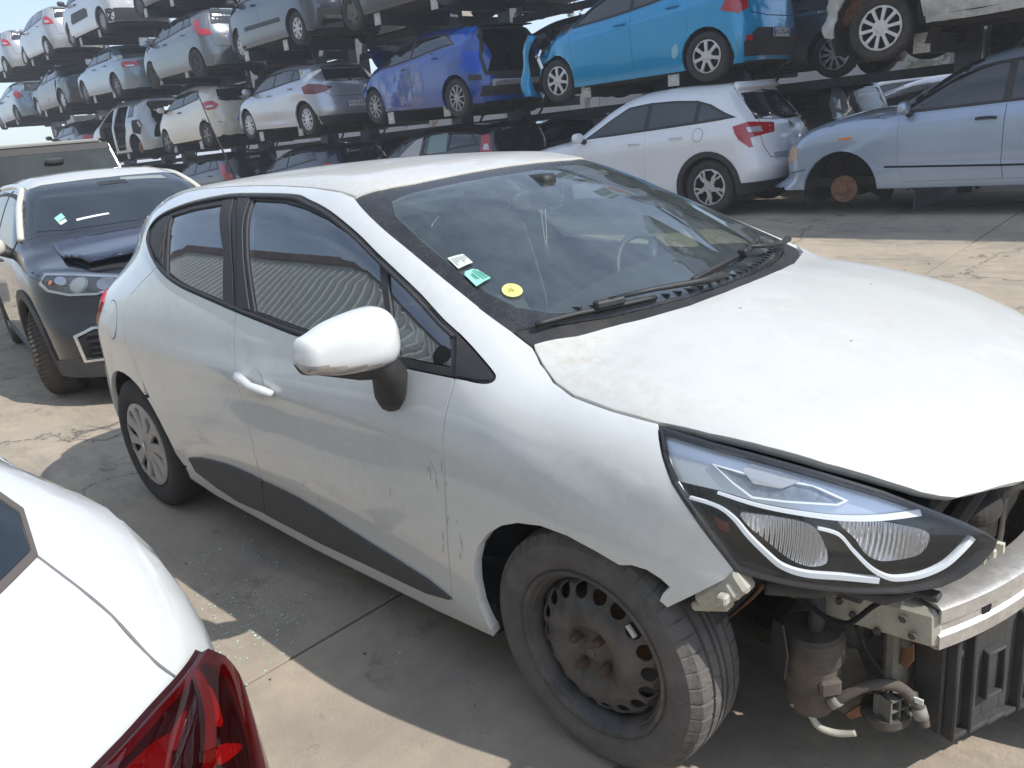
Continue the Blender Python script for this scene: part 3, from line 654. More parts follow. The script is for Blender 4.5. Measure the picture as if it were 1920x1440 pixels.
# ---- wheels
def steel_depth(r):
    return np.interp(r, [0, .028, .034, .05, .062, .075, .10, .125, .140, .165, .172, .180, .194], [-.012, -.012, -.026, -.026, -.016, -.006, .002, -.004, -.018, -.028, -.036, -.060, -.060])
holes = [ell(.157*math.cos(a), .157*math.sin(a), .0185, .0205, a, 14) for a in np.linspace(0, 2*math.pi, 18, endpoint=False)]
def rim_barrel(name, Rr, matl, parent, ctr, sgn, deep=.11):
    mb = MB(); pr = [(Rr-.012, -deep*1.2), (Rr-.018, -deep*.6), (Rr-.022, -.075), (Rr-.020, -.03), (Rr-.008, -.018), (Rr-.004, -.006), (Rr+.004, .004), (Rr+.009, .002), (Rr+.010, -.006)]
    mb.lathe(pr, ctr, 'y', 64, sgn); return mb.build(name, matl, parent, smooth=True)
def wheel_root(parent, loc, rotz=0, nm='wheel'):
    o = bpy.data.objects.new(nm, None); COL.objects.link(o); o.parent = parent; o.location = loc; o.rotation_euler = (0, 0, rotz); return o
for s in (-1, 1):
    # front: bare rusty steel wheel
    w = wheel_root(hero, (0, s*.753, .309), R(0))
    ty = tyre_mesh(.312, .190, .205, 90, True); ty.build('tyre', m_tyre_dusty, w, angle=24)
    rim_barrel('rim', .204, m_steel, w, (0, s*.088, 0), s)
    disc_face('wheel_disc', holes, .194, steel_depth, m_steel, w, .02, .006, (0, s*.088, 0), s)
    mb = MB()
    for k in range(4):
        a = R(45+90*k+12); c = (.050*math.cos(a), s*.074, .050*math.sin(a))
        mb.lathe([(0, .022), (.008, .022), (.011, .018), (.012, -.006), (.012, -.012)], c, 'y', 10, s)
    mb.build('wheel_bolt', mat('rusty_bolt', (.10, .065, .045), rough=.7, metal=.4, var=.4, vscale=40), w, angle=40)
    mb = MB(); mb.lathe([(0, .012), (.012, .012), (.014, .004), (.016, 0), (.030, -.002), (.034, -.010)], (0, s*.068, 0), 'y', 16, s); mb.build('hub_nut', m_steel, w, angle=40)
    if s < 0:
        mb = MB(); mb.box((.165*.8, s*.086, .165*.6+.02), (.03, .006, .012), Matrix.Rotation(R(50), 3, 'Y')); mb.build('balance_weight', mat('lead_weight', (.5, .5, .5), rough=.5), w)
    # rear: silver wheel trim with five pairs of spokes
    w = wheel_root(hero, (-2.589, s*.753, .309))
    ty = tyre_mesh(.309, .190, .198, 64); t_ = ty
    for i, v in enumerate(ty.V):
        pass
    ty.build('tyre', m_tyre, w, smooth=True)
    hl = []
    for k in range(5):
        a = 2*math.pi*k/5+.3
        pol = lambda r, d: (r*math.cos(a+d), r*math.sin(a+d))
        hl.append([pol(.062, -.02), pol(.085, .17), pol(.12, .21), pol(.16, .20), pol(.178, .12), pol(.184, .0), pol(.178, -.12), pol(.15, -.14), pol(.10, -.10)])
        b = a+math.pi/5; pol2 = lambda r, d: (r*math.cos(b+d), r*math.sin(b+d))
        hl.append([pol2(.075, -.06), pol2(.075, .06), pol2(.13, .15), pol2(.168, .17), pol2(.183, 0), pol2(.168, -.17), pol2(.13, -.15)])
    dep = lambda r: np.interp(r, [0, .03, .05, .10, .15, .185, .197], [.004, .004, .0, -.004, .0, .002, -.006])
    disc_face('wheel_trim', hl, .197, dep, mat('dusty_silver_trim', (.46, .44, .42), rough=.5, metal=.25, dirt=.6), w, .03, .015, (0, s*.092, 0), s)
    rim_barrel('rim', .198, m_under, w, (0, s*.080, 0), s)
    mb = MB(); mb.lathe([(.19, -.05), (.05, -.045), (.0, -.04)], (0, s*.083, 0), 'y', 24, s); mb.build('wheel_disc', m_under, w)
    mb = MB(); mb.prism([(-.010, 0), (0, .024), (.010, 0), (0, -.024)], ((0, s*.098, 0), (1, 0, 0), (0, 0, 1)), .003); mb.build('hub_emblem', m_chrome, w)
    # arch liners
    for cx in (0, -2.589):
        mb = MB(); V = []; Fc = []; ys = (.50, .84) if cx else (.52, .80)
        a = np.linspace(R(-12 if cx else 30), R(195), 22)
        for k, t in enumerate(a):
            rr = .372; yo = ys[1] if t < R(140) else ys[1]-.09
            V += [(cx+rr*math.cos(t), s*ys[0], .31+rr*math.sin(t)), (cx+rr*math.cos(t), s*yo, .31+rr*math.sin(t))]
            if k: Fc.append((2*k-2, 2*k-1, 2*k+1, 2*k))
        V.append((cx, s*ys[0], .31)); n = len(V)-1
        for k in range(1, len(a)): Fc.append((2*k-2, 2*k, n))
        mb.add(V, Fc); mb.build('arch_liner', m_under, hero, smooth=False)
    mb = MB(); mb.lathe([(0, .0), (.12, 0), (.12, -.02), (0, -.02)], (0, s*.70, .309), 'y', 32, s); mb.build('brake_disc', m_rust, hero, angle=40)
# underside
mb = MB(); mb.box((-1.30, 0, .245), (1.9, 1.62, .09)); mb.box((-2.9, 0, .36), (.5, 1.2, .2)); mb.box((-1.3, 0, .215), (2.0, .12, .05)); mb.box((-2.589, 0, .27), (.09, 1.3, .08))
mb.build('underbody', m_under, hero)
# ---- cabin
m_seat = mat('grey_seat_fabric', (.10, .105, .11), rough=.9, var=.2, vscale=40); m_dash = mat('dark_dashboard', (.055, .06, .062), rough=.6, bump=.15, bscale=400)
m_head = mat('pale_headlining', (.42, .44, .40), rough=.9)
lin = offset(roof, .05)
H([lin], 'T', 'headlining', m_head, hero, grid=.09, lift=-.035)
mb = MB(); mb.box((-1.30, 0, .30), (1.9, 1.60, .04)); mb.box((-2.6, 0, .36), (.8, 1.1, .04)); mb.box((.02, 0, .62), (.04, 1.38, .62)); mb.build('cabin_floor', m_inner, hero)
V = []; Fc = []
st = [(-.10, .985), (-.22, 1.0), (-.36, .985), (-.46, .94), (-.50, .86), (-.47, .70), (-.40, .60)]
ys = np.linspace(-.70, .70, 15)
for i, (x, z) in enumerate(st):
    for j, y in enumerate(ys):
        V.append((x-.11*(y/.7)**2*(1 if i < 2 else .3), y, z+(.05*math.exp(-((y-.36)/.17)**2) if 1 < i < 4 else 0)-.012*(y/.7)**2))
        if i and j: k = i*15+j; Fc.append((k, k-1, k-16, k-15))
mb = MB(); mb.add(V, Fc); mb.build('dashboard', m_dash, hero, smooth=True)
mb = MB(); mb.box((-.44, .02, .72), (.16, .30, .36), bev=.04); mb.box((-.75, 0, .42), (.7, .2, .2), bev=.03); mb.build('console', m_dash, hero)
mb = MB(); mb.lathe([(.17, 0), (.183, .013), (.196, 0), (.183, -.013)], (0, 0, 0), 'x', 36, 1, close=True)
swM = Matrix.Translation((-.60, .36, .93)) @ Matrix.Rotation(R(-24), 4, 'Y')
for k in range(3):
    a = R(90+120*k+90); mb.tube([(0, .04*math.cos(a), .04*math.sin(a)), (.01, .18*math.cos(a), .18*math.sin(a))], [.03, .014], 8)
ball(mb, (-.01, 0, 0), (.035, .075, .06), 2.6, 16, 10)
sw = mb.build('steering_wheel', mat('black_leather', (.022, .022, .024), rough=.45), hero, smooth=True); sw.matrix_parent_inverse = Matrix(); sw.matrix_local = swM
for y in (.36, -.36):
    mb = MB(); ball(mb, (-1.10, y, .60), (.27, .25, .085), 3.5); mb.build('seat_cushion', m_seat, hero, smooth=True)
    mb = MB(); ball(mb, (0, 0, 0), (.085, .245, .33), 3.2, 24, 14); o = mb.build('seat_back', m_seat, hero, smooth=True); o.matrix_local = Matrix.Translation((-1.42, y, .90)) @ Matrix.Rotation(R(-16), 4, 'Y')
    mb = MB(); ball(mb, (0, 0, 0), (.05, .14, .09), 3.0, 20, 12); o = mb.build('headrest', m_seat, hero, smooth=True); o.matrix_local = Matrix.Translation((-1.555, y, 1.255)) @ Matrix.Rotation(R(-10), 4, 'Y')
    mb = MB(); mb.tube([(-1.53, y-.05, 1.1), (-1.55, y-.05, 1.22)], .007, 8); mb.tube([(-1.53, y+.05, 1.1), (-1.55, y+.05, 1.22)], .007, 8); mb.build('headrest_post', m_chrome, hero, smooth=True)
mb = MB(); ball(mb, (-2.05, 0, .62), (.28, .62, .10), 4); mb.build('rear_seat_cushion', m_seat, hero, smooth=True)
mb = MB(); ball(mb, (0, 0, 0), (.08, .62, .33), 4); o = mb.build('rear_seat_back', m_seat, hero, smooth=True); o.matrix_local = Matrix.Translation((-2.36, 0, .90)) @ Matrix.Rotation(R(-20), 4, 'Y')
for y in (-.4, .4):
    mb = MB(); ball(mb, (-2.47, y, 1.22), (.05, .13, .075), 3); mb.build('headrest', m_seat, hero, smooth=True)
mb = MB(); mb.box((-2.72, 0, 1.06), (.5, 1.2, .02)); mb.build('parcel_shelf', m_dash, hero)
# inner lining of doors and pillars
H([DLO[16:21]+[(-1.5,.5),(-.45,.5)]], 'R', 'door_lining', m_dash, hero, grid=.1, lift=-.06, mirror=True)
H([[(-1.48,1.01),(-2.2,1.1),(-2.2,.5),(-1.5,.5)]], 'R', 'door_lining', m_dash, hero, grid=.1, lift=-.06, mirror=True)
H([[(-1.74,1.37),(-1.62,1.37),(-1.40,1.03),(-1.50,1.01)]], 'R', 'pillar_lining', m_head, hero, grid=.06, lift=-.035, mirror=True)
H([[(-.42,1.05),(-.60,1.135),(-.80,1.22),(-.95,1.285),(-1.1,1.34),(-1.0,1.34),(-.85,1.28),(-.7,1.215),(-.5,1.12)]], 'R', 'pillar_lining', m_dash, hero, grid=.06, lift=-.03, mirror=True)
# mirror, visors, hanging string
mb = MB(); ball(mb, (-.83, .02, 1.275), (.022, .125, .038), 3.2, 24, 10); mb.tube([(-.80, .02, 1.30), (-.77, .02, 1.345)], .014, 8); mb.box((-.80, .02, 1.335), (.10, .07, .045), bev=.012); mb.build('rear_view_mirror', m_black, hero, smooth=False, angle=50)
mb = MB(); mb.box((-.852, .02, 1.275), (.004, .22, .06)); mb.build('mirror_glass', m_chrome, hero)
for y in (.42, -.42):
    mb = MB(); mb.box((-1.0, y*.9, 1.305), (.15, .34, .02), Matrix.Rotation(R(-20), 3, 'Y'), bev=.008); mb.build('sun_visor', m_head, hero)
orn = thing('hanging_ornament', 'dark tassel on a pale string hanging from the rear-view mirror inside the white hatchback', 'ornament', (-.80, .02, 1.24))
mb = MB(); mb.tube([(0, -.012, 0), (0, -.004, -.12)], .0018, 5); mb.tube([(0, .012, 0), (0, .004, -.12)], .0018, 5); mb.build('string', mat('pale_string', (.6, .6, .5), rough=.8), orn)
mb = MB(); ball(mb, (0, 0, -.14), (.012, .014, .02), 2); mb.tube([(0, -.006, -.15), (0, -.012, -.20)], .003, 5); mb.tube([(0, .006, -.15), (0, .012, -.21)], .003, 5); mb.build('tassel', m_black, orn)
# stickers behind the glass
def screen_patch(nm, quad, m, lift): return H([quad], 'T', nm, m, scr, grid=.03, lift=lift)
m_st1 = mat('white_sticker', (.62, .68, .62), rough=.5); m_st2 = mat('mint_sticker', (.30, .62, .52), rough=.5); m_st3 = mat('yellow_sticker', (.70, .72, .22), rough=.5); m_st4 = mat('green_print', (.05, .30, .22), rough=.5)
def bil(q, a, b): q = np.array(q); return tuple((q[0]*(1-a)+q[1]*a)*(1-b)+(q[3]*(1-a)+q[2]*a)*b)
def sub(q, a0, b0, a1, b1): return [bil(q, a0, b0), bil(q, a1, b0), bil(q, a1, b1), bil(q, a0, b1)]
q1 = [(-.586,-.619),(-.564,-.580),(-.520,-.587),(-.533,-.630)]
q2 = [(-.515,-.634),(-.500,-.600),(-.443,-.600),(-.451,-.648)]
s1 = screen_patch('insurance_sticker', q1, m_st1, .0005); s2 = screen_patch('crit_sticker', [bil(q2,0,.15),bil(q2,.2,0),bil(q2,.8,0),bil(q2,1,.15),bil(q2,1,1),bil(q2,0,1)], m_st2, .0005)
s1.name = 'white_sticker'; s2.name = 'mint_sticker'
s3 = screen_patch('yellow_sticker', ell(-.372,-.597,.027,.027,0,20), m_st3, .0005)
def prints(st, q, rows, m):
    mb = MB(); 
    for (a0, b0, a1, b1) in rows:
        P, N = drop(HB, np.array(sub(q, a0, b0, a1, b1)), 'T'); P = P+N*.0012; mb.add(P, [(0, 1, 2, 3)])
    mb.build('sticker_print', m, st)
prints(s1, q1, [(.12+.15*k, .15, .12+.15*k+.05, .8-.15*(k % 3)) for k in range(6)], mat('grey_print', (.2, .24, .22), rough=.6))
prints(s2, q2, [(.62, .1, .7, .9), (.78, .1, .86, .9), (.9, .3, .95, .9), (.3, .3, .36, .7), (.42, .25, .5, .75)], m_st4)
prints(s3, [(-.39,-.615),(-.39,-.58),(-.355,-.58),(-.355,-.615)], [(.2, .35, .3, .6), (.4, .2, .48, .8), (.55, .3, .62, .7)], mat('olive_print', (.35, .36, .05), rough=.6))
# scratches round the front arch and on the door
rs = random.Random(4); mb = MB(); ml = mat('scratch_grime', (.36, .33, .29), rough=.8)
for k in range(15):
    x0, z0 = (-.36-.12*rs.random(), .42+.30*rs.random()) if k < 12 else (-.6-1.2*rs.random(), .35+.35*rs.random()); l = .012+.04*rs.random(); a = rs.gauss(1.35, .35) if k < 12 else rs.random()*3
    P_, N_2 = drop(HB, np.array([(x0, z0), (x0+l*.5*math.cos(a), z0+l*.5*math.sin(a)), (x0+l*math.cos(a), z0+l*math.sin(a))]), 'R'); mb.tube([p+n*.0012 for p, n in zip(P_, N_2)], [.0003, .0008, .0003], 4)
o = mb.build('scratch_mark', ml, hero); o['kind'] = 'stuff'
mb = MB()
for k in range(4):
    x0, y0 = .05+.5*rs.random(), -.45+.9*rs.random(); P_, N_2 = drop(HB, np.array([(x0, y0)]), 'T'); ball(mb, P_[0]+N_2[0]*.001, (.0025+.003*rs.random(), .002, .001), 2, 6, 4)
o = mb.build('dried_splash', ml, hero); o['kind'] = 'stuff'
# ---- headlights
m_hlens = glass('headlight_lens', (.96, .97, .98), 1.3, .02, dscale=14)
m_hblack = mat('headlight_housing', (.010, .011, .013), rough=.22, spec=.6)
m_refl, t_, p_, o_ = nmat('headlight_reflector'); p_.inputs['Metallic'].default_value = 1; p_.inputs['Roughness'].default_value = .16; p_.inputs['Base Color'].default_value = (.62, .64, .68, 1)
tc_ = N_(t_, 'TexCoord'); wv = N_(t_, 'TexWave', Scale=42, Distortion=.6); wv.bands_direction = 'X'; bp_ = N_(t_, 'Bump', Strength=.9, Distance=.004); t_.links.new(tc_.outputs['Object'], wv.inputs['Vector']); t_.links.new(wv.outputs['Fac'], bp_.inputs['Height']); t_.links.new(bp_.outputs[0], p_.inputs['Normal'])
m_satin = mat('satin_silver_bezel', (.72, .75, .80), rough=.25, metal=.75)
m_drl = mat('light_guide', (.88, .91, .94), rough=.15, spec=.7, coat=.5)
HL3 = [(p[0], p[1], p[2]) for p in [(.184,-.766,.901),(.284,-.746,.881),(.390,-.710,.857),(.487,-.667,.828),(.577,-.617,.793),(.635,-.580,.762),(.690,-.536,.728),(.729,-.500,.696),(.742,-.488,.680),(.740,-.497,.663),(.726,-.523,.638),(.703,-.555,.617),(.679,-.584,.604),(.627,-.637,.598),(.573,-.684,.602),(.516,-.726,.609),(.455,-.762,.619),(.407,-.785,.629),(.369,-.800,.639),(.364,-.801,.645),(.317,-.814,.709),(.281,-.818,.756),(.241,-.816,.805),(.210,-.800,.853),(.183,-.770,.897)]]
HLf = flat(HL3, 'FR'); HLs = np.array([tuple(p) for p in catmull(HLf[::1], 2, True)])
hl_root = link_mesh('headlight', [(0, 0, 0)], [], None, hero)
bpy.data.objects.remove(hl_root)
def FRp(L3): return [tuple(p) for p in flat(L3, 'FR')]
def strip(L, w0, w1=None):
    L = np.array(catmull(L, 5)); d = np.gradient(L, axis=0); d /= np.linalg.norm(d, axis=1, keepdims=True); n = np.stack([-d[:, 1], d[:, 0]], 1)
    w = np.linspace(w0, w1 or w0, len(L))[:, None]; return np.concatenate([L+n*w, (L-n*w)[::-1]])
HLH = H([offset(HLf, .004)], 'FR', 'headlight', m_hblack, hero, grid=.03, lift=-.075, flange=0, mirror=False)
def hp(name, loops, m, lift, flange=0., grid=.022, fn=None): return H(loops, 'FR', name, m, HLH, grid=grid, lift=lift, flange=flange, fn=fn)
hp('lens', [offset(HLf, .003)], m_hlens, .003, .012)
hp('lens_rim', [offset(HLf, .001), offset(HLf, .006)], m_hblack, .001, .085)
DIV = [(.244,-.815,.804),(.325,-.791,.795),(.402,-.764,.775),(.476,-.726,.761),(.534,-.688,.752),(.588,-.642,.749),(.640,-.584,.751)]
up = FRp(DIV)+FRp(HL3[0:6])[::-1]+FRp([(.210,-.800,.853)])
up = np.array(up); 
hp('upper_bezel', [offset(up, .004)], m_satin, -.030, .03)
IND = FRp([(.302,-.769,.848),(.359,-.751,.836),(.478,-.691,.814),(.536,-.667,.784),(.524,-.683,.776),(.443,-.737,.783),(.386,-.766,.789),(.348,-.771,.814)])
hp('indicator_frame', [offset(IND, -.001), offset(IND, .003)], m_drl, -.020, .012)
hp('indicator_reflector', [offset(IND, .006)], mat('smoky_reflector', (.30, .33, .38), rough=.35, metal=.6, var=.35, vscale=70), -.026)
hp('indicator_bulb_cover', [FRp([(.357,-.748,.840),(.369,-.732,.851),(.422,-.711,.837),(.46,-.695,.822),(.43,-.73,.808),(.380,-.75,.815)])], m_clear, -.019, .01)
hp('light_guide', [strip(FRp(DIV)[1:], .003, .007)], m_drl, -.012, .012)
mbL = [(.274,-.815,.779),(.326,-.800,.768),(.359,-.793,.747),(.388,-.787,.711),(.422,-.774,.673),(.448,-.763,.650),(.485,-.742,.636),(.544,-.704,.630),(.597,-.662,.620)]
mbR = [(.500,-.720,.733),(.533,-.700,.719),(.558,-.688,.684),(.585,-.671,.647),(.607,-.653,.627),(.626,-.636,.621),(.657,-.605,.624),(.687,-.572,.640),(.707,-.543,.666),(.719,-.520,.688)]
hp('light_guide', [strip(FRp(mbL), .0030, .0055)], m_drl, -.014, .012)
hp('light_guide', [strip(FRp(mbR), .0028, .0055)], m_drl, -.014, .012)
def bowl(c):
    c = np.array(c)
    return lambda P, N: P-N*(  .022*np.clip(1-((P-P.mean(0))**2).sum(1)/.0050, 0, 1))[:, None]
LOW = FRp([(.372,-.79,.752),(.406,-.774,.756),(.45,-.752,.748),(.495,-.728,.735),(.515,-.72,.70),(.520,-.72,.655),(.475,-.748,.650),(.430,-.77,.682)])
HIGH = FRp([(.53,-.69,.742),(.573,-.658,.744),(.628,-.615,.728),(.66,-.58,.705),(.655,-.60,.665),(.612,-.645,.650),(.583,-.669,.665),(.562,-.681,.703)])
for L in (LOW, HIGH): hp('reflector_bowl', [np.array([tuple(p) for p in catmull(L, 4, True)])], m_refl, -.026, .02, .014, bowl(0))
hp('marker_reflector', [FRp([(.318,-.810,.739),(.347,-.802,.726),(.351,-.803,.703),(.330,-.810,.708)])], mat('dull_red_marker', (.16, .02, .02), rough=.3), -.04)
# headlight on the far side: the same lamp mirrored
def mirror_tree(o, parent):
    me = o.data.copy(); V = np.array([v.co for v in me.vertices])
    m2 = bpy.data.meshes.new(o.data.name); nn = [tuple(map(float, (n.vector[0], -n.vector[1], n.vector[2]))) for n in o.data.corner_normals]
    m2.from_pydata([(v[0], -v[1], v[2]) for v in V], [], [tuple(p.vertices)[::-1] for p in me.polygons])
    for mm in me.materials: m2.materials.append(mm)
    m2.polygons.foreach_set('use_smooth', [True]*len(m2.polygons)); m2.update()
    c = bpy.data.objects.new(o.name.split('.')[0], m2); COL.objects.link(c); c.parent = parent; bpy.data.meshes.remove(me)
    for ch in o.children: mirror_tree(ch, c)
    return c
mirror_tree(HLH, hero)
# ---- bare front end
m_alu = mat('scuffed_aluminium', (.60, .585, .56), rough=.42, metal=.75, var=.18, vscale=30, dirt=.7, dcol=(.30, .23, .15), dscale=7, bump=.1)
m_rail = mat('dirty_cream_steel', (.44, .42, .35), rough=.65, var=.18, vscale=9, dirt=.8, dcol=(.22, .16, .09), dscale=6)
m_can = mat('dusty_brown_plastic', (.085, .072, .060), rough=.85, var=.35, vscale=14, dirt=.8, dcol=(.19, .15, .11), dscale=7, bump=.2)
m_dustblk = mat('dusty_black_plastic', (.045, .044, .043), rough=.75, var=.3, vscale=10, dirt=.8, dcol=(.14, .125, .11), dscale=6)
# aluminium bumper beam: hollow two-chamber section swept along a bow
sec = [(0,.052),(.012,.046),(.012,.016),(.004,.010),(.004,-.010),(.012,-.016),(.012,-.046),(0,-.052),(-.055,-.052),(-.055,.052)]
sin_ = [(.006,.044),(.006,.012),(-.047,.012),(-.047,.044)]; sin2 = [(.006,-.012),(.006,-.044),(-.047,-.044),(-.047,-.012)]
def bow(y): return .775-.30*y*y-.25*abs(y)**3
BZ = .472
for nm, loops in (('bumper_beam', None),):
    mb = MB(); ys = np.linspace(-.525, .525, 29)
    for S_, inv in ((sec, False), (sin_, True), (sin2, True)):
        V = []; Fc = []; n = len(S_)
        for i, y in enumerate(ys):
            sl = -.6*y-.75*y*abs(y); c = 1/math.sqrt(1+sl*sl)
            for (a, b) in S_: V.append((bow(y)+a*c, y-a*sl*c, BZ+b))
            if i:
                for k in range(n): k2 = (k+1) % n; Fc.append(((i-1)*n+k, (i-1)*n+k2, i*n+k2, i*n+k))
        mb.add(V, Fc)
    # end faces: frame between outer and inner loops
    for y in (-.525, .525):
        sl = -.6*y-.75*y*abs(y); c = 1/math.sqrt(1+sl*sl); T2, F2 = tri2d([np.array(sec), np.array(sin_), np.array(sin2)], .05)
        mb.add([(bow(y)+a*c, y-a*sl*c, BZ+b) for a, b in T2], F2)
    beam = mb.build('bumper_beam', m_alu, hero, angle=30)
for y, r in ((-.40, .017), (.40, .017), (-.44, .006)):
    zz = BZ+(0 if r > .01 else -.03); sl = -.6*y-.75*y*abs(y); d = Vector((1, -sl, 0)).normalized(); p = Vector((bow(y), y, zz))
    mb = MB(); mb.tube([p+d*.002, p+d*.0052], r*.9, 18); mb.build('beam_hole', m_gap, beam, smooth=False, angle=40)
    mb = MB()
for s in (-1, 1):
    mb = MB(); V = []
    mb.box((.535, s*.50, .462), (.26, .075, .088), Matrix.Rotation(R(-3), 3, 'Y'), bev=.012); mb.box((.30, s*.48, .465), (.35, .07, .10), bev=.01); mb.build('chassis_rail', m_rail, hero)
    mb = MB(); mb.box((.565, s*.44, .33), (.03, .13, .20), bev=.008); mb.box((.57, s*.36, .30), (.03, .12, .24), bev=.006); mb.build('radiator_support', mat('grimy_panel', (.20, .185, .15), rough=.8, var=.3, vscale=9, dirt=.9, dcol=(.09, .07, .05)), hero)
    # wheel-arch bumper bracket under the wing tip
    P, N = drop(HB, np.array([(.31,.575),(.36,.60),(.26,.535)]), 'R' )
    P = P*np.array([1, -s*-1 if s < 0 else -1, 1]) if s > 0 else P
    c = Vector(P[0])
    mb = MB(); mb.box(c+Vector((.02, -s*.03, -.0)), (.11, .05, .045), Matrix.Rotation(R(-38), 3, 'Y'), bev=.01); mb.box(c+Vector((.055, -s*.035, .035)), (.05, .045, .05), Matrix.Rotation(R(-38), 3, 'Y'), bev=.008)
    mb.box(c+Vector((.0, -s*.03, -.035)), (.09, .035, .02), Matrix.Rotation(R(-20), 3, 'Y'), bev=.006); mb.box(c+Vector((.045, -s*.02, .012)), (.022, .07, .022), bev=.004)
    mb.build('bumper_bracket', m_rail, hero)
    mb = MB(); mb.tube([(.40, s*.74, .585), (.47, s*.68, .575), (.56, s*.60, .585)], [.016, .02, .014], 8); mb.tube([(.52, s*.66, .585), (.58, s*.60, .55), (.62, s*.56, .555)], [.012, .013, .008], 8); mb.build('lamp_carrier', m_dustblk, hero, smooth=True)
# dust-caked canister hanging behind the lamp, with its pipe
mb = MB(); cc = (.425, -.575, 0)
mb.lathe([(.0, .408), (.060, .408), (.068, .400), (.070, .345), (.066, .335), (.062, .330), (.062, .275), (.058, .268), (.054, .262), (.054, .220), (.046, .205), (.0, .200)], cc, 'z', 24)
mb.box((.425+.05, -.575-.028, .295), (.03, .05, .04), Matrix.Rotation(R(-40), 3, 'Z'), bev=.006)
can = mb.build('washer_canister', m_can, hero, angle=35)
mb = MB(); mb.prism([(-.03, 0), (.03, .02), (.045, .09), (.02, .15), (-.03, .13), (-.05, .06)], ((.385, -.645, .30), (.75, -.66, 0), (0, 0, 1)), .004); mb.build('torn_flap', m_dustblk, hero)
mb = MB(); mb.tube(catmull([(.43, -.575, .40), (.435, -.58, .47), (.41, -.59, .53), (.36, -.60, .56)], 5), .018, 10); mb.build('filler_pipe', m_dustblk, hero, smooth=True)
# bent bracket strut with a rusty torn end
mb = MB(); mb.prism([(0, .50), (.055, .50), (.06, .42), (.075, .33), (.105, .24), (.10, .20), (.05, .155), (.035, .17), (.045, .22), (.02, .30), (0, .40)], ((.43, -.535, 0), (.80, .60, 0), (0, 0, 1)), .005)
mb.prism([(.0, .50), (.02, .50), (.035, .34), (.06, .22), (.03, .30)], ((.43, -.535, 0), (.60, -.80, 0), (0, 0, 1)), .005)
mb.build('bracket_strut', m_can, hero)
mb = MB(); mb.prism([(.05, .155), (.105, .20), (.11, .225), (.125, .195), (.10, .155), (.06, .14)], ((.432, -.532, 0), (.80, .60, 0), (0, 0, 1)), .006); mb.build('torn_bracket_end', m_rust, hero)
mb = MB(); mb.tube(catmull([(.40, -.62, .225), (.43, -.60, .20), (.45, -.59, .165), (.485, -.575, .155), (.52, -.56, .165)], 5), [.008]*21, 8); mb.build('bent_tab', m_rail, hero, smooth=True)
# hose with white joints, cable connector, pulley
hs = [(.475, -.60, .245), (.505, -.585, .275), (.545, -.555, .30), (.59, -.52, .295), (.625, -.50, .25), (.64, -.50, .205)]
mb = MB(); mb.tube(catmull(hs, 6), .0125, 10); hose = mb.build('coolant_hose', m_can, hero, smooth=True)
mb = MB(); 
for a, b in ((hs[0], hs[1]), (hs[4], hs[5])):
    a, b = Vector(a), Vector(b); mb.tube([a+(b-a)*.1, a+(b-a)*.6], .016, 10)
mb.build('hose_clamp', mat('pale_rubber', (.25, .235, .21), rough=.7), hose, smooth=True)
mb = MB(); mb.box((.628, -.512, .272), (.022, .004, .012)); mb.build('hose_label', m_plate, hose)
mb = MB(); M = Matrix.Rotation(R(-25), 3, 'Z')
for i in range(4): mb.box(Vector((.585, -.50, .235))+M @ Vector((0, -.036+.024*i, 0)), (.035, .004, .058), M)
for k in range(3): mb.box(Vector((.585, -.50, .235))+M @ Vector((0, 0, -.027+.027*k)), (.035, .075, .004), M)
mb.box(Vector((.565, -.50, .235)), (.01, .075, .058), M); mb.build('cable_connector', mat('grey_connector', (.16, .155, .14), rough=.7, dirt=.5), hero)
mb = MB(); mb.lathe([(0, .015), (.035, .015), (.05, .01), (.052, -.005), (.04, -.02), (0, -.03)], (.56, -.50, .20), 'z', 20); mb.build('horn_disc', m_can, hero, angle=40)
mb = MB(); mb.lathe([(0, .01), (.05, .01), (.055, 0), (.075, -.004), (.08, -.02), (.03, -.03)], (.50, -.46, .40), 'x', 24); mb.build('horn', m_under, hero, angle=40)
mb = MB(); mb.prism([(0, 0), (.02, .03), (.01, .06), (-.02, .03), (-.04, .045), (-.03, .01), (-.045, -.01), (-.015, -.005)], ((.60, -.50, .335), (.7, -.6, 0), (0, .3, .9)), .002); lf = mb.build('dead_leaf', mat('dry_leaf', (.30, .14, .07), rough=.8), None)
tag(lf, 'dry brown leaf caught behind the bare bumper beam', 'leaf')
# plastic air shroud below the beam
mb = MB(); M = Matrix.Rotation(R(-20), 3, 'Z')
def sb(c, d, bev=.004): mb.box(Vector((.66, -.44, 0))+M @ Vector((c[0], c[1], 0))+Vector((0, 0, c[2]-.10*c[1])), d, M, bev)
for k in range(6): sb((0, .03+.06*k, .28), (.012, .062, .25), .002)
for y in (0, .055, .225, .30): sb((.014, y, .28), (.03, .012, .26))
sb((.012, .11, .28), (.022, .006, .12)); sb((.012, .165, .28), (.022, .006, .12)); sb((.012, .137, .337), (.022, .06, .008)); sb((.012, .137, .223), (.022, .06, .008)); sb((.004, .137, .28), (.012, .05, .11), .002)
for k in range(6): sb((.01, .03+.06*k, .155), (.028, .062, .012), .002)
sb((-.03, -.012, .28), (.07, .012, .25))
for y in (.02, .26): mb.lathe([(0, .012), (.007, .012), (.009, .006), (.009, 0)], tuple(Vector((.66, -.44, .36))+M @ Vector((.006, y, 0))), 'x', 8)
mb.build('air_shroud', m_dustblk, hero, angle=40)
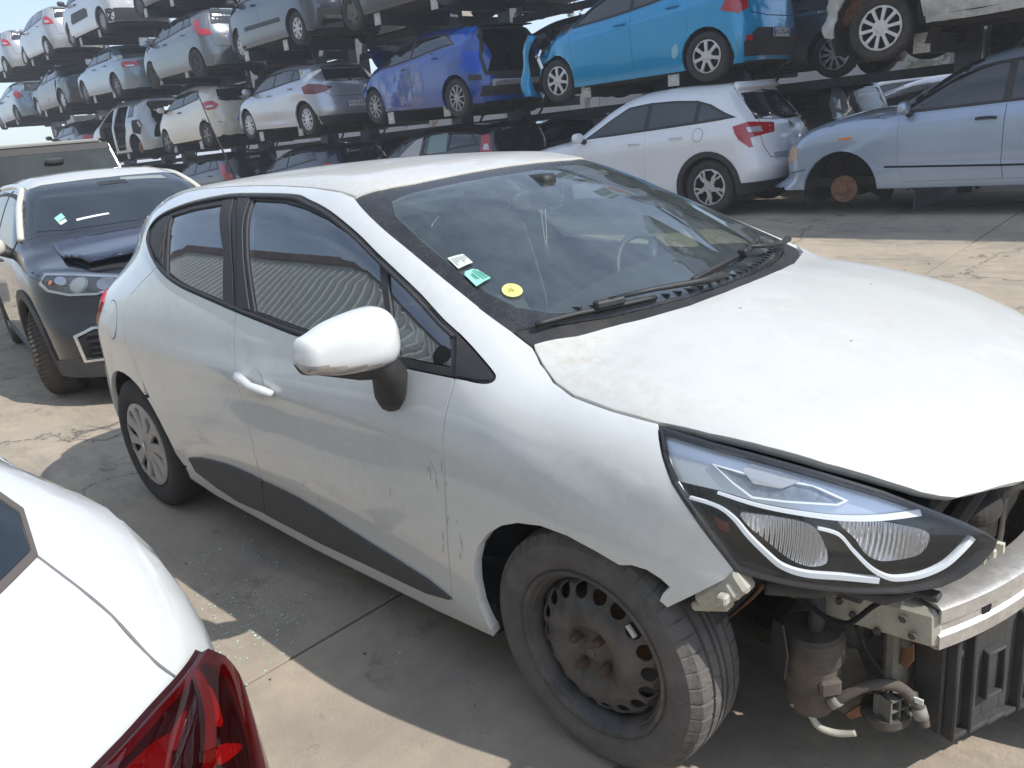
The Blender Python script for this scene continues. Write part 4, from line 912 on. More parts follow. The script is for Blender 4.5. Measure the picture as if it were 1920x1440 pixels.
# loose wiring and small fittings in the open front
for nm, P_, r_, m_ in (('wiring_loom', [(.30, -.66, .60), (.42, -.62, .50), (.50, -.60, .46), (.56, -.58, .52), (.62, -.53, .56)], .006, m_gap), ('wiring_loom', [(.52, -.58, .45), (.54, -.56, .38), (.56, -.54, .33), (.575, -.515, .27)], .004, m_gap), ('wiring_loom', [(.66, -.40, .60), (.70, -.30, .56), (.68, -.15, .62), (.70, 0, .58)], .007, m_under),
                      ('brake_pipe', [(.05, -.62, .35), (.18, -.60, .33), (.26, -.58, .40), (.33, -.60, .50)], .005, m_rust), ('coolant_pipe', [(.58, -.36, .44), (.62, -.34, .36), (.60, -.30, .26)], .016, m_dustblk)):
    mb = MB(); mb.tube(catmull(P_, 6), r_, 6); mb.build(nm, m_, hero, smooth=True)
mb = MB()
for c in ((.47, -.545, .475), (.50, -.545, .452), (.60, -.542, .48), (.62, -.545, .45), (.55, -.542, .43)): mb.lathe([(0, .006), (.008, .006), (.009, 0)], c, 'y', 6, -1)
o = mb.build('rail_bolt', m_can, hero); o['kind'] = 'stuff'
mb = MB(); mb.box((.44, -.60, .555), (.16, .03, .012), Matrix.Rotation(R(8), 3, 'Y'), bev=.003); mb.box((.52, -.60, .545), (.05, .05, .02), bev=.004); mb.box((.64, -.56, .565), (.06, .03, .014), bev=.003); mb.build('lamp_bracket', m_dustblk, hero)
V = []; Fc = []
for i, t in enumerate(np.linspace(0, 1, 12)):
    z = .44-.36*t; x = .70+.14*math.sin(t*math.pi*.55); y0 = -.16-.02*t
    V += [(x, y0, z), (x+.05, y0+.03, z), (x+.01, .45, z), (x+.01, .49, z)]
    if i: k = 4*(i-1); Fc += [(k+j, k+j+1, k+5+j, k+4+j) for j in range(3)]
mb = MB(); mb.add(V, Fc); o = mb.build('air_duct', m_dustblk, hero, smooth=True); md = o.modifiers.new('s', 'SOLIDIFY'); md.thickness = .006
# radiator and engine clutter
mb = MB(); mb.box((.60, .05, .42), (.05, .80, .42), bev=.01)
for k in range(26): mb.box((.628, .05, .23+k*.015), (.004, .78, .005))
mb.build('radiator', m_under, hero)
mb = MB(); mb.box((.60, 0, .70), (.06, 1.0, .05), bev=.01); mb.box((.50, -.36, .67), (.22, .10, .05), bev=.01); mb.build('front_panel', m_under, hero)
mb = MB(); mb.box((.22, .05, .55), (.45, .55, .45), bev=.04); ball(mb, (.62, -.10, .655), (.08, .12, .06), 3); ball(mb, (.64, -.28, .635), (.06, .07, .035), 2.4); mb.tube(catmull([(.62, -.42, .60), (.66, -.30, .70), (.66, -.10, .715), (.6, .1, .72)], 6), .022, 8); mb.build('engine', m_under, hero)
mb = MB(); mb.box((.725, -.475, .645), (.03, .025, .02), bev=.003); mb.box((.74, -.47, .655), (.02, .012, .02)); mb.box((.715, -.485, .63), (.02, .02, .015)); mb.build('lamp_clip', mat('cream_clip', (.6, .58, .45), rough=.5), hero)
mb = MB(); mb.tube([(-.55, -.70, .30), (.05, -.45, .28), (.30, -.45, .25)], .03, 8); mb.tube([(.0, -.68, .28), (.08, .68, .28)], .022, 8); mb.box((.10, 0, .27), (.35, .9, .06), bev=.02); mb.build('subframe', m_under, hero)
mb = MB(); mb.tube([(-.02, -.62, .35), (-.05, -.56, .80)], [.05, .03], 12); mb.tube([(-.02, .62, .35), (-.05, .56, .80)], [.05, .03], 12); mb.build('suspension_strut', m_under, hero, smooth=True)
# ---------------------------------------------------------------- other cars
def gen_par(wb, fo, ro, W, Ht, zc=1.0, zn=.74, xc=-.02, xh=-.95, xr=None, zr=None, bf=.95, br=1.05, tail=None, lean=(.40,.28), sed=None, wsc=.18, rise=.5, tuck=None, bumps=(), rearc=.20, frontc=.5, shoulder=.045, r=.31, cr=.035, nw=.60):
    h = W/2; T = -(wb+ro); xr = xr if xr is not None else T+.22; zr = zr if zr is not None else Ht-.09
    tail = tail or [(.2,.06),(.45,0),(.7,.02),(.95,.07),(1.15,.16),(1.32,.24),(1.5,.30),(1.7,.36)]
    d = dict(
        plan=[(fo,nw*h),(fo-.2,(.84+.4*(nw-.6))*h),(fo-.5,.955*h),(-.1,.992*h),(-wb*.5,h),(-wb+.1,.99*h),(-wb-ro*.5,.955*h),(T,.87*h)],
        low=[(.1,-.08),(.22,-.035),(.34,-.012),(.5,0),(.7,0),(2,0)], belt=[(.8,bf-.10),(.1,bf-.02),(-.5,bf),(-1.5,bf+(br-bf)*.45),(-wb,br),(T,br+.01)],
        hood=[(fo,zn-.05),(fo-.12,zn+.03),(fo-.4,zn+(zc-zn)*.55),(.1,zc-.03),(xc-.05,zc+.01),(xc-.5,zc+.03),(-1.5,zc+.02),(T,br-.02)],
        ws=[(zc-.12,xc+.22),(zc,xc),(zc+(Ht-zc)*.5,xc+(xh-xc)*.48),(Ht-.08,xh+.08),(Ht-.02,xh-.16),(Ht+.08,xh-.5)],
        roof=[(xh+.3,Ht-.10),(xh-.05,Ht-.03),(xh-.4,Ht-.004),(xh-(xh-xr)*.45,Ht),((xh+3*xr)/4,(Ht*1.2+zr)/2.2),(xr,zr),(T,zr-.06)],
        rear=[(z,T+dx) for z, dx in tail], front=[(.1,fo-.08),(.35,fo),(zn-.08,fo),(zn+.06,fo-.08),(zn+.3,fo-.3)],
        lean=lean, shoulder=shoulder, kroof=.15, khood=.09, ktail=.10, crown=cr, hcrown=.05, wsc=wsc, rearc=rearc, frontc=frontc, bumps=bumps, tail=-T+.1, nose=fo)
    if tuck: d['tuck'] = tuck
    if sed:   # three-box: deck height, foot and head of the rear window
        zd, xb0, xb1 = sed
        d['hood'] = d['hood'][:5]+[(-1.2,zc-.02),(xb0+.5,zd-.06),(xb0,zd),((xb0+T)/2,zd+.005),(T+.05,zd-.02)]
        d['back'] = [(zd-.1,xb0-.12),(zd,xb0),((zd+Ht)/2,(xb0+xb1)/2),(Ht-.03,xb1+.06),(Ht+.1,xb1+.5)]
        d['rear'] = [(.2,T+.07),(.45,T),(.75,T+.01),(zd-.06,T+.06),(zd+.1,T+.12),(1.6,T+.5)]
    return d
WHEELS = {}
def copy_obj(o, parent, loc=None):
    c = o.copy(); COL.objects.link(c); c.parent = parent
    if loc is not None: c.location = loc
    for ch in o.children: copy_obj(ch, c)
    return c
def spoke_holes(style, Rr):
    H_ = []; n, kind = style
    for k in range(n):
        a = 2*math.pi*k/n+.2; p = lambda r, d: (r*Rr*math.cos(a+d), r*Rr*math.sin(a+d)); w = math.pi/n
        if kind == 'y':      # broad spokes, tapered gaps
            H_.append([p(.34,-.45*w), p(.34,.45*w), p(.60,.66*w), p(.86,.72*w), p(.90,0), p(.86,-.72*w), p(.60,-.66*w)])
        elif kind == 'thin':
            H_.append([p(.30,-.55*w), p(.30,.55*w), p(.6,.76*w), p(.90,.82*w), p(.93,0), p(.90,-.82*w), p(.6,-.76*w)])
        elif kind == 'twist':
            H_.append([p(.30,-.1*w), p(.32,.8*w), p(.55,.75*w), p(.80,.95*w), p(.90,.5*w), p(.90,-.3*w), p(.7,-.35*w), p(.5,-.5*w)]); H_.append([p(.55,-.72*w), p(.72,-.55*w), p(.90,-.5*w), p(.90,-.75*w), p(.75,-.85*w)])
        elif kind == 'holes':
            H_.append([p(.72,-.45*w), p(.72,.45*w), p(.80,.6*w), p(.88,.45*w), p(.90,0), p(.88,-.45*w), p(.80,-.6*w)])
    return H_
def make_wheel(style, r, rim, m, mt=None, w=.20, seg=36):
    """template wheel facing +y, kept as data only"""
    key = (style, r, rim, m.name, mt.name if mt else '')
    if key not in WHEELS:
        root = bpy.data.objects.new('wheel', None)
        t = tyre_mesh(r, w, rim, seg).build('tyre', mt or m_tyre, root, smooth=True)
        dep = lambda q: np.interp(q, [0, rim*.2, rim*.28, rim*.6, rim*.92, rim], [.02, .02, .008, .012, .006, -.01])
        f = disc_face('rim', spoke_holes(style, rim), rim*.985, dep, m, root, max(.03, rim/5), .03, (0, w*.38, 0), 1)
        mb = MB(); mb.lathe([(rim*.97, w*.40), (rim*1.03, w*.44), (rim*.95, w*.30), (rim*.9, -w*.3), (rim*.88, -.03), (.05, -.02), (.0, -.02)], (0, 0, 0), 'y', seg); b = mb.build('wheel_well', m_under, root, smooth=True)
        mb = MB(); mb.lathe([(0, w*.43), (.026, w*.43), (.03, w*.40), (.03, w*.3)], (0, .012, 0), 'y', 12); mb.build('hub_cap', m, root, angle=40)
        for o in list(root.children): COL.objects.unlink(o)
        WHEELS[key] = root
    return WHEELS[key]
def put_wheel(tmpl, parent, loc, side, name='wheel', steer=0):
    c = tmpl.copy(); COL.objects.link(c); c.parent = parent; c.location = loc
    c.rotation_euler = (0, 0, (0 if side > 0 else math.pi)+steer)
    for ch in tmpl.children:
        d = ch.copy(); COL.objects.link(d); d.parent = c
    return c
FONT = {}
def text_mesh(txt, h):
    if (txt, h) not in FONT:
        cu_ = bpy.data.curves.new('lettering', 'FONT'); cu_.body = txt; cu_.size = h; cu_.align_x = 'CENTER'; cu_.align_y = 'CENTER'; cu_.resolution_u = 2; cu_.extrude = .0008
        o = bpy.data.objects.new('lettering', cu_); COL.objects.link(o); me = bpy.data.meshes.new_from_object(o.evaluated_get(bpy.context.evaluated_depsgraph_get())); me.name = 'lettering'
        bpy.data.objects.remove(o); FONT[(txt, h)] = me
    return FONT[(txt, h)]
def letter(txt, h, M, m, parent, name='lettering'):
    me = text_mesh(txt, h).copy(); me.materials.clear(); me.materials.append(m)
    o = bpy.data.objects.new(name, me); COL.objects.link(o); o.parent = parent; o.matrix_local = M; return o
def plate(parent, txt, body, y, z, lift=.01, w=.50, hh=.105, col=None):
    """number plate on the tail at (y, z)"""
    P, N = drop(body, np.array([[y, z]]), 'B'); p = Vector(P[0]); n = Vector(N[0]); n = Vector((n.x, n.y*.6, min(0, n.z*.4))).normalized()
    up = Vector((0, 0, 1)); rt = up.cross(n).normalized(); up = n.cross(rt)
    M = Matrix((rt, up, n)).transposed().to_4x4(); M.translation = p+n*lift
    mb = MB(); mb.box((0, 0, 0), (w, hh, .006), bev=.002); pl = mb.build('number_plate', col or m_plate, parent); pl.matrix_local = M
    for s in (-1, 1):
        mb = MB(); mb.box((s*(w/2-.022), 0, .0035), (.04, hh-.006, .003)); mb.build('plate_band', m_blue, pl)
    if txt: letter(txt, hh*.80, Matrix.Translation((0, 0, .0035)), m_ink, pl)
    return pl
class Car:
    def __init__(s, name, label, cat, par, color, group=None, wb=2.55, r=.31, rim=None, style=(7,'y'), wm=None, track=.76, lod=1, dlo=None, xA=-.32, xB=None, xC=None, xD=None, xDt=None, sill=.20, holes=(), bumper=None, lower=None,
                 tl=None, tlm=None, rw=None, wheels='1111', plate_txt=None, plate_z=.55, handles=True, mirror=True, wtop=.085, skip='', tg=None, three=False, roofm=None, arch=None, glassm=None, tyrem=None, rev=True):
        s.root = thing(name, label, cat, group=group); s.par = par; s.B = B = Body(par); s.lod = lod; s.wb = wb; s.r = r; s.col = color
        g = {0: .055, 1: .085, 2: .13}[lod]; s.g = g
        T = -par['tail']+.1; fo = par['nose']; s.T = T; s.fo = fo
        ra = arch or r+.055; s.ra = ra; c = color
        # ---- side windows
        hz = lambda x: float(B.roof(x))-par['crown']-wtop
        zz = np.linspace(.7, 2.2, 90); wx = B.ws(zz)-par['wsc']*.86-.055
        wl = lambda x: float(np.interp(-x, -wx[::-1] if wx[0] < wx[-1] else -wx, zz if wx[0] > wx[-1] else zz[::-1]))
        xD = xD if xD is not None else T+.55; xDt = xDt if xDt is not None else xD-.15; xB = xB if xB is not None else (xA+xD)*.52; s.xB = xB
        s.gl = glassm or m_glassd
        if dlo is None:
            bl = lambda x: float(B.belt(x))+.02
            xs2 = np.linspace(xD, xA, 14); bot = [(x, bl(x)) for x in xs2]
            tops = []
            for x in np.linspace(xA, xDt, 18):
                z = min(hz(x), wl(x))
                if z > bl(x)+.03: tops.append((x, z))
            dlo = bot+tops
        s.dlo = np.array(dlo)
        wz0, wz1 = float(par['hood'][4][1])+.03, float(par['roof'][1][1])-.0
        y0, y1 = par['plan'][3][1]-.13, par['plan'][3][1]-.30
        f = lambda y, z: float(B.ws(z))-par['wsc']*(y/.7)**2
        s.wsl = [(f(y, wz0)-.03, y) for y in np.linspace(-y0, y0, 9)]+[(f(y, wz1-.09)-.05, y) for y in np.linspace(y1, -y1, 9)]
        # ---- door outlines
        zb1 = sill+.07; mid = s.mid = lambda x: float(B.belt(x))+.004
        s.doors = []; s.xe = xB
        if 'D' not in skip:
            s.doors.append(([(xA+.02, mid(xA)), (xA-.0, .62), (xA-.06, zb1), (xB-.03, zb1), (xB, .6), (xB, mid(xB)), ((xA*.4+xB*.6), mid(xA*.4+xB*.6))], 'front_door'))
            if not three:
                xe = max(-wb+ra*.75, xD-.1) if xC is None else max(-wb+ra*.6, xC-.25); xq = -wb+ra+.03
                if xq > xB-.3: xq = xB-.3
                zq = r+math.sqrt(max(.001, (ra+.03)**2-min(ra+.02, abs(xe+wb))**2)) if abs(xe+wb) < ra+.03 else .5
                s.xe = xe; s.doors.append(([(xB-.006, mid(xB)), (xB-.006, .6), (xB-.036, zb1), (xq, zb1), (xq-.01, r+.06), (xe, max(zq, .5)+.0), (xe-.04, .82), (xe, mid(xe)), ((xe+xB)/2, mid((xe+xB)/2))], 'rear_door'))
        # ---- skin
        zb = sill; zs = np.arange(zb, 2.0, .03); xs = np.arange(T, fo+.01, .05)
        X, Z = np.meshgrid(xs, zs); P, N = drop(B, np.stack([X.ravel(), Z.ravel()], 1), 'L'); ok = ((N[:, 1] > .24) & (np.abs(B.f(P)) < .004)).reshape(X.shape)
        top = []
        for i, x in enumerate(xs):
            k = 0
            while k < len(zs) and (ok[k, i] or (k < 2 and ok[2, i])): k += 1
            top.append(zs[k-1] if k > 7 else 0)
        top = np.array(top); use = np.where(top > zb+.25)[0]
        i0, i1 = use[0], use[-1]
        loop = [(xs[i0], zb+.06)]+[(x, zb) for x in (xs[i0]+.08, )]
        def ar(cx): 
            a0 = math.degrees(math.asin(np.clip((zb-r)/ra, -1, 1))); return arc(cx, r, ra, 180-a0, a0, 13)
        loop += ar(-wb)+ar(0)+[(xs[i1]-.06, zb), (xs[i1], zb+.08)]
        ct = [(xs[i], top[i]-.012) for i in range(i1, i0-1, -1)]
        # smooth the stepped top edge
        zz = np.array([q[1] for q in ct]); zz = np.convolve(np.pad(zz, 2, mode='edge'), np.ones(5)/5, 'valid'); zz = np.minimum(zz, np.array([q[1] for q in ct])+.03); loop += [(q[0], z) for q, z in zip(ct, zz)]
        s.V = []; s.N = []; s.F = []; s.MI = []
        def skin(loops, bs, lift, mi=0, mirror=False, flange=0., grid=None):
            V2, Fc = tri2d([np.asarray(L, float) for L in loops], grid or g); P, N = drop(B, V2, bs); P = P+N*lift; V, Nn, Fq = shell(P, N, Fc, flange)
            for sg in ((1, -1) if mirror else (1,)):
                n = sum(len(v) for v in s.V); q = np.array([1, sg, 1]); s.V.append(V*q); s.N.append(Nn*q); s.F += [tuple(i+n for i in (f if sg > 0 else f[::-1])) for f in Fq]; s.MI += [mi]*len(Fq)
        cut = [offset(L, -.003) for L, _ in s.doors]+([offset(dlo, .010)] if 'W' not in skip else [])
        skin([loop]+[np.array(h) for h in holes]+cut, 'L', 0, 0, True, .03)
        # top
        ys = np.arange(0, 1.0, .02); X, Y = np.meshgrid(xs, ys); P, N = drop(B, np.stack([X.ravel(), Y.ravel()], 1), 'T'); ok = ((N[:, 2] > .28) & (np.abs(N[:, 1]) < .74) & (N[:, 0] > -.86) & (np.abs(B.f(P)) < .004)).reshape(X.shape)
        ym = []
        for i in range(len(xs)):
            k = 0
            while k < len(ys) and ok[k, i]: k += 1
            ym.append(ys[k-1] if k > 0 else 0)
        u = [i for i in range(len(xs)) if ym[i] > .3]; a = [(xs[i], ym[i]) for i in range(u[0], u[-1]+1) if ym[i] > .2]
        if 'G' in skip and tg is not None: a = [q for q in a if q[0] > T+.34]
        if 'T' not in skip:
            tp = [(x, -y) for x, y in a]+[(x, y) for x, y in a[::-1]]
            skin([tp]+([offset(s.wsl, .012)] if 'W' not in skip else []), 'T', .0015)
        for bs, ax in (('B', 0), ('F', 0)):
            if bs in skip: continue
            z_ = np.arange(zb+.02, 2.2, .04); Y, Z = np.meshgrid(ys, z_); P, N = drop(B, np.stack([Y.ravel(), Z.ravel()], 1), bs); ok = ((np.abs(N[:, 0]) > .28) & (np.abs(N[:, 1]) < .80) & (np.abs(B.f(P)) < .004)).reshape(Y.shape)
            a = []
            for j in range(len(z_)):
                k = 0
                while k < len(ys) and ok[j, k]: k += 1
                if k > 10: a.append((ys[k-1], z_[j]))
                elif a: break
            if len(a) > 3:
                hl = [np.array(tg)] if (tg is not None and bs == 'B' and 'G' in skip) else []
                skin([[(-y, z) for y, z in a]+[(y, z) for y, z in a[::-1]]]+hl, bs, .001)
        o = link_mesh('body', np.concatenate(s.V), s.F, [c, roofm or c], s.root, np.concatenate(s.N)); s.body = o
        s.inner()
        if 'W' not in skip:
            s.P('L', [dlo], 'window_frame', m_rubber, .0015, True, .01, grid=g)
            zt = lambda x: min(hz(x), wl(x))
            ins = offset(dlo, .028)
            def clipx(L, x0, x1):
                out = []; n = len(L)
                for i in range(n):
                    a, b = np.array(L[i]), np.array(L[(i+1) % n])
                    f = lambda p: x0 <= p[0] <= x1
                    seg = [a]
                    for xc_ in (x0, x1):
                        if (a[0]-xc_)*(b[0]-xc_) < 0: t = (xc_-a[0])/(b[0]-a[0]); seg.append(a+(b-a)*t)
                    seg.sort(key=lambda p: np.linalg.norm(p-a))
                    out += [p for p in seg if x0-1e-9 <= p[0] <= x1+1e-9]
                return np.array(out)
            cuts = [(xB+.035, 9, 'front_door_window')]
            if three: cuts.append((-9, xB-.035, 'rear_side_window'))
            elif xC is not None: cuts += [(xC+.03, xB-.035, 'rear_door_window'), (-9, xC-.03, 'rear_quarter_window')]
            else: cuts.append((-9, xB-.035, 'rear_door_window'))
            for x0, x1, nm in cuts:
                L = clipx(ins, x0, x1)
                if len(L) > 3 and np.ptp(L[:, 0]) > .08: s.P('L', [L], nm, s.gl, .0045, True, .004, grid=g)
            s.P('T', [s.wsl], 'windscreen', s.gl, .003, False, .012, grid=g*1.2)
        if rw is not None: s.P(rw[0], [rw[1]], 'rear_window', s.gl, .008, False, .008, grid=g)
        # ---- doors
        if 'D' not in skip:
            for L, nm in s.doors: s.P('L', [L], nm, s.col, .0, True, .02, grid=g)
            s.P('L', [[(-wb+ra+.05, zb+.03), (-wb+ra+.05, .5), (s.xe-.06, .8), (s.xe-.06, s.mid(s.xe)+.0), (xA+.02, s.mid(xA)+.0), (xA+.02, zb+.03)]] if not three else [[(xB-.1, zb+.03), (xB-.1, s.mid(xB)), (xA+.02, s.mid(xA)), (xA+.02, zb+.03)]], 'inner_shell', m_gap, -.03, True, grid=.2)
            if handles:
                hx = [xB+.16]+([] if three else [s.xe+.20])
                for x in hx:
                    z = float(B.belt(x))-.11
                    for sg in (1, -1):
                        P, N = drop(B, np.array([(x+.09, z), (x+.06, z+.003), (x-.06, z+.003), (x-.09, z)]), 'L'); lf = (.004, .03, .03, .004)
                        mb = MB(); mb.tube([(p[0]+n[0]*l, sg*(p[1]+n[1]*l), p[2]+n[2]*l) for p, n, l in zip(P, N, lf)], .014, 6); mb.build('door_handle', handles if handles is not True else c, s.root, smooth=True)
        if lower is not None:
            zl, ml = lower
            s.P('L', [[(-wb+ra+.02, zb-.005), (-wb+ra+.02, zl), (-ra-.02, zl), (-ra-.02, zb-.005)]], 'sill_cladding', ml, .012, True, .012)
            for cx in (0, -wb):
                a0 = math.degrees(math.asin((zb-r)/ra)); s.P('L', [arc(cx, r, ra-.012, 180-a0, a0, 21)+arc(cx, r, ra+.055, a0, 180-a0, 21)], 'arch_cladding', ml, .011, True, .045)
        if bumper is not None:   # (z0, z1, material): rear bumper skirt
            z0, z1, m = bumper; yy = par['plan'][7][1]-.06
            s.P('B', [[(-yy, z0), (yy, z0), (yy, z1), (-yy, z1)]], 'rear_bumper', m, .008, False, .02); s.P('L', [[(T+.06, z0), (-wb-ra-.02, z0), (-wb-ra-.02, z1), (T+.06, z1)]], 'bumper_corner', m, .007, True, .02)
        if tg is not None and 'G' not in skip:
            s.P('B', [offset(tg, -.007), offset(tg, .03)], 'tailgate_seam', m_gap, .0025, False, grid=g); s.P('B', [tg], 'tailgate', c, .0075, False, .010, grid=g)
            if rw is not None and rw[0] == 'B': pass
        if tl is not None:
            for bs in ('BL', 'BR'):
                n_, u_, v_ = BASIS[bs]; sg = 1 if bs == 'BL' else -1
                f3 = lambda L: [(a*u_[0]+b*u_[1]*sg, z) for a, b, z in L]
                o = s.P(bs, [f3(tl)], 'tail_light', tlm or m_red, .010, False, .02, grid=.09)
                q = np.array(tl); cc = q.mean(0); 
                if lod < 2 and rev: s.P(bs, [f3([tuple(cc+(p-cc)*np.array([.5, .5, .28])-np.array([0, 0, .03])) for p in q])], 'reversing_lamp', m_clear, .0125, False, .004, grid=.09, parent=o)
        if plate_txt is not None: plate(s.root, plate_txt, B, 0, plate_z, .012)
        # ---- wheels
        rim = rim or r*.66; wm = wm or m_alloy
        tm = make_wheel(style, r, rim, wm, tyrem, seg={0: 44, 1: 28, 2: 20}[lod])
        for k, (cx, sg) in enumerate(((0, 1), (-wb, 1), (0, -1), (-wb, -1))):
            if wheels[k] == '1': put_wheel(tm, s.root, (cx, sg*track, r), sg)
            else:
                mb = MB(); mb.lathe([(0, .03), (.05, .03), (.055, .01), (.075, .008), (.08, .0), (.15, .0), (.15, -.02), (.06, -.02), (.06, -.12), (0, -.12)], (cx, sg*(track+.0), r), 'y', 28, sg); mb.build('brake_disc', m_rust, s.root, angle=40)
            mb = MB(); V = []; Fc = []; aa = np.linspace(R(-25), R(205), 14); rr = ra+.012
            for i, t in enumerate(aa):
                V += [(cx+rr*math.cos(t), sg*.45, r+rr*math.sin(t)), (cx+rr*math.cos(t), sg*(par['plan'][4][1]-.06), r+rr*math.sin(t))]
                if i: Fc.append((2*i-2, 2*i-1, 2*i+1, 2*i))
            V.append((cx, sg*.45, r)); n = len(V)-1; Fc += [(2*i-2, 2*i, n) for i in range(1, len(aa))]
            mb.add(V, Fc); mb.build('arch_liner', m_under, s.root)
        mb = MB(); mb.box(((T+fo)/2, 0, zb+.06), (fo-T-.5, 1.3, .10)); mb.box((-wb*.5, 0, zb+.01), (wb-.9, 1.5, .06)); mb.box((-wb, 0, r-.02), (.10, 1.3, .08)); mb.box((0, 0, r-.05), (.25, 1.2, .08)); mb.box((.3, .1, zb+.1), (.5, .6, .2)); mb.tube([(-.2, .1, zb), (-wb+.5, .15, zb-.01), (-wb-.1, .2, zb+.10), (T+.2, .45, zb+.06)], .03, 8); mb.box((T+.45, .40, zb+.07), (.45, .25, .14), bev=.03); mb.box((-wb+.75, -.2, zb+.02), (.6, .7, .10), bev=.03)
        mb.build('underbody', m_under, s.root)
        if mirror:
            for sg in (1, -1):
                P, N = drop(B, np.array([(xA-.09, float(B.belt(xA))+.02)]), 'L'); p = Vector((P[0][0], sg*P[0][1], P[0][2]))
                mb = MB(); ball(mb, p+Vector((.03, sg*.13, .06)), (.055, .105, .07), 2.6, 14, 8); mm = mb.build('door_mirror', mirror if mirror is not True else c, s.root, smooth=True)
                mb = MB(); mb.tube([p+Vector((.03, sg*.08, .03)), p+Vector((0, -sg*.03, -.02))], [.035, .04], 8); mb.build('mirror_arm', m_black, mm, smooth=True)
    def P(s, bs, loops, nm, m, lift, mirror=False, flange=.0, grid=None, fn=None, parent=None):
        return patch(s.B, loops, bs, nm, m, parent or s.root, grid=grid or s.g*1.3, lift=lift, flange=flange, mirror=mirror, fn=fn)
    def inner(s): pass
    def place(s, front, yaw, pitch=0., y_off=.80):
        """put the left front wheel's face at the given point"""
        M = Matrix.Rotation(R(yaw), 4, 'Z') @ Matrix.Rotation(R(-pitch), 4, 'Y'); o = Vector(front)-(M @ Vector((0, y_off, s.r)))
        M.translation = o; s.root.matrix_world = M; return s
# ---------------------------------------------------------------- racks
m_rack = mat('dark_rack_steel', (.055, .06, .068), rough=.6, metal=.3, var=.3, vscale=5, dirt=.4, dcol=(.12, .09, .06))
m_col = mat('grey_rack_column', (.20, .22, .26), rough=.55, metal=.3, var=.2, vscale=4, dirt=.5, dcol=(.14, .11, .08))
m_cap = mat('pale_arm_end', (.46, .46, .43), rough=.55, var=.25, vscale=30)
GRP = 'cars stored on the steel racks'
AX = [-34.8, -33.2, -29.9, -28.4, -25.3, -23.8, -20.6, -19.07, -16.06, -14.43, -11.3, -9.74, -6.68, -5.19, -2.1, -.55, 2.4, 3.95, 7.0, 8.5]
LEV = [2.04, 3.73, 5.34]
rack = thing('storage_rack', 'long dark steel cantilever rack holding wrecked cars on three levels behind the white hatchback', 'rack', (0, 9.44, 0))
def rel(c): return (c[0], c[1]-9.44, c[2])
mb = MB(); mb.box((0, 0, 3.2), (.22, .30, 6.5)); mb.box((0, -.156, 3.2), (.30, .014, 6.5)); mb.box((0, .156, 3.2), (.30, .014, 6.5))
c0 = mb.build('column', m_col, rack)
mb = MB(); mb.box((0, -.90, -.085), (.11, 1.72, .17)); mb.box((0, -.90, .003), (.15, 1.70, .012)); mb.box((0, .90, -.085), (.11, 1.72, .17)); mb.box((0, -.9, -.174), (.15, 1.7, .012)); a0 = mb.build('arm', m_rack, rack)
mb = MB(); mb.box((0, -1.785, -.085), (.17, .012, .20)); e0 = mb.build('arm_end', m_cap, a0)
mb = MB(); mb.box((.02, -1.793, -.06), (.05, .004, .012)); mb.box((-.02, -1.793, -.085), (.05, .004, .012)); mb.box((0, -1.793, -.11), (.06, .004, .012)); mb.build('arm_mark', m_plate, e0)
first = True
e0.parent = None
for x in AX:
    c = c0 if first else copy_obj(c0, rack); c.location = (x, 0, 0)
    for z in LEV:
        if first: a = a0; first = False; e = e0; e.parent = rack
        else: a = copy_obj(a0, rack); e = copy_obj(e0, rack)
        a.location = (x, 0, z); e.location = (x, 0, z)
    mb = MB(); mb.tube([(x, .0, 1.2), (x+.6, 0, 1.85)], .02, 6); mb.build('brace', m_rack, rack)
    mb = MB(); mb.box((x, -.9, .33), (.012, 1.75, .26)); mb.tube([(x-.09, -1.77, .42), (x, -1.77, .465), (x+.09, -1.77, .42)], .012, 6); mb.box((x, -.9, .468), (.12, 1.75, .012)); mb.build('ground_support', m_col, rack)
for z in LEV: mb = MB(); mb.box((-13, 0, z-.35), (44, .08, .12)); mb.build('longitudinal_beam', m_rack, rack)

# ---------------------------------------------------------------- cars
m_turq = paint('turquoise', (.005, .285, .56), .2, .05); m_bluep = paint('royal_blue', (.002, .055, .30), .15, .05); m_silv = paint('silver', (.46, .48, .53), .5, .1); m_cream = paint('cream_white', (.66, .62, .53), 0, .15)
m_grey = paint('slate_grey', (.13, .15, .17), .4, .15); m_van = paint('dark_slate_blue', (.035, .045, .07), .4, .4); m_bgrey = paint('blue_grey', (.22, .28, .33), .4, .15); m_sblue = paint('silver_blue', (.36, .43, .54), .45, .1)
m_pure = paint('bright_white', (.80, .81, .83), 0, .06); m_blk = paint('black', (.010, .012, .018), .2, .07); m_navy = paint('navy', (.015, .022, .045), .3, .4); m_dgrey = paint('dark_grey', (.06, .062, .065), .4, .4)
m_lgrey = paint('light_grey', (.40, .41, .42), .4, .3); m_wvan = paint('van_white', (.55, .57, .60), 0, .3)
m_cut = mat('wreck_interior', (.018, .018, .02), rough=.9)
P_turq = gen_par(2.49, .55, .60, 1.695, 1.475, zc=.99, zn=.80, xc=.0, xh=-.95, bf=.94, br=1.10, rearc=.20, tuck=[(-1.5,0),(-2.0,.0),(-2.5,.04),(-3.1,.09)])
P_blue = gen_par(2.54, .70, .68, 1.748, 1.47, zc=1.0, zn=.78, xc=.08, xh=-1.0, bf=.93, br=1.12, tuck=[(-1.5,0),(-2.1,0),(-2.7,.06),(-3.2,.11)])
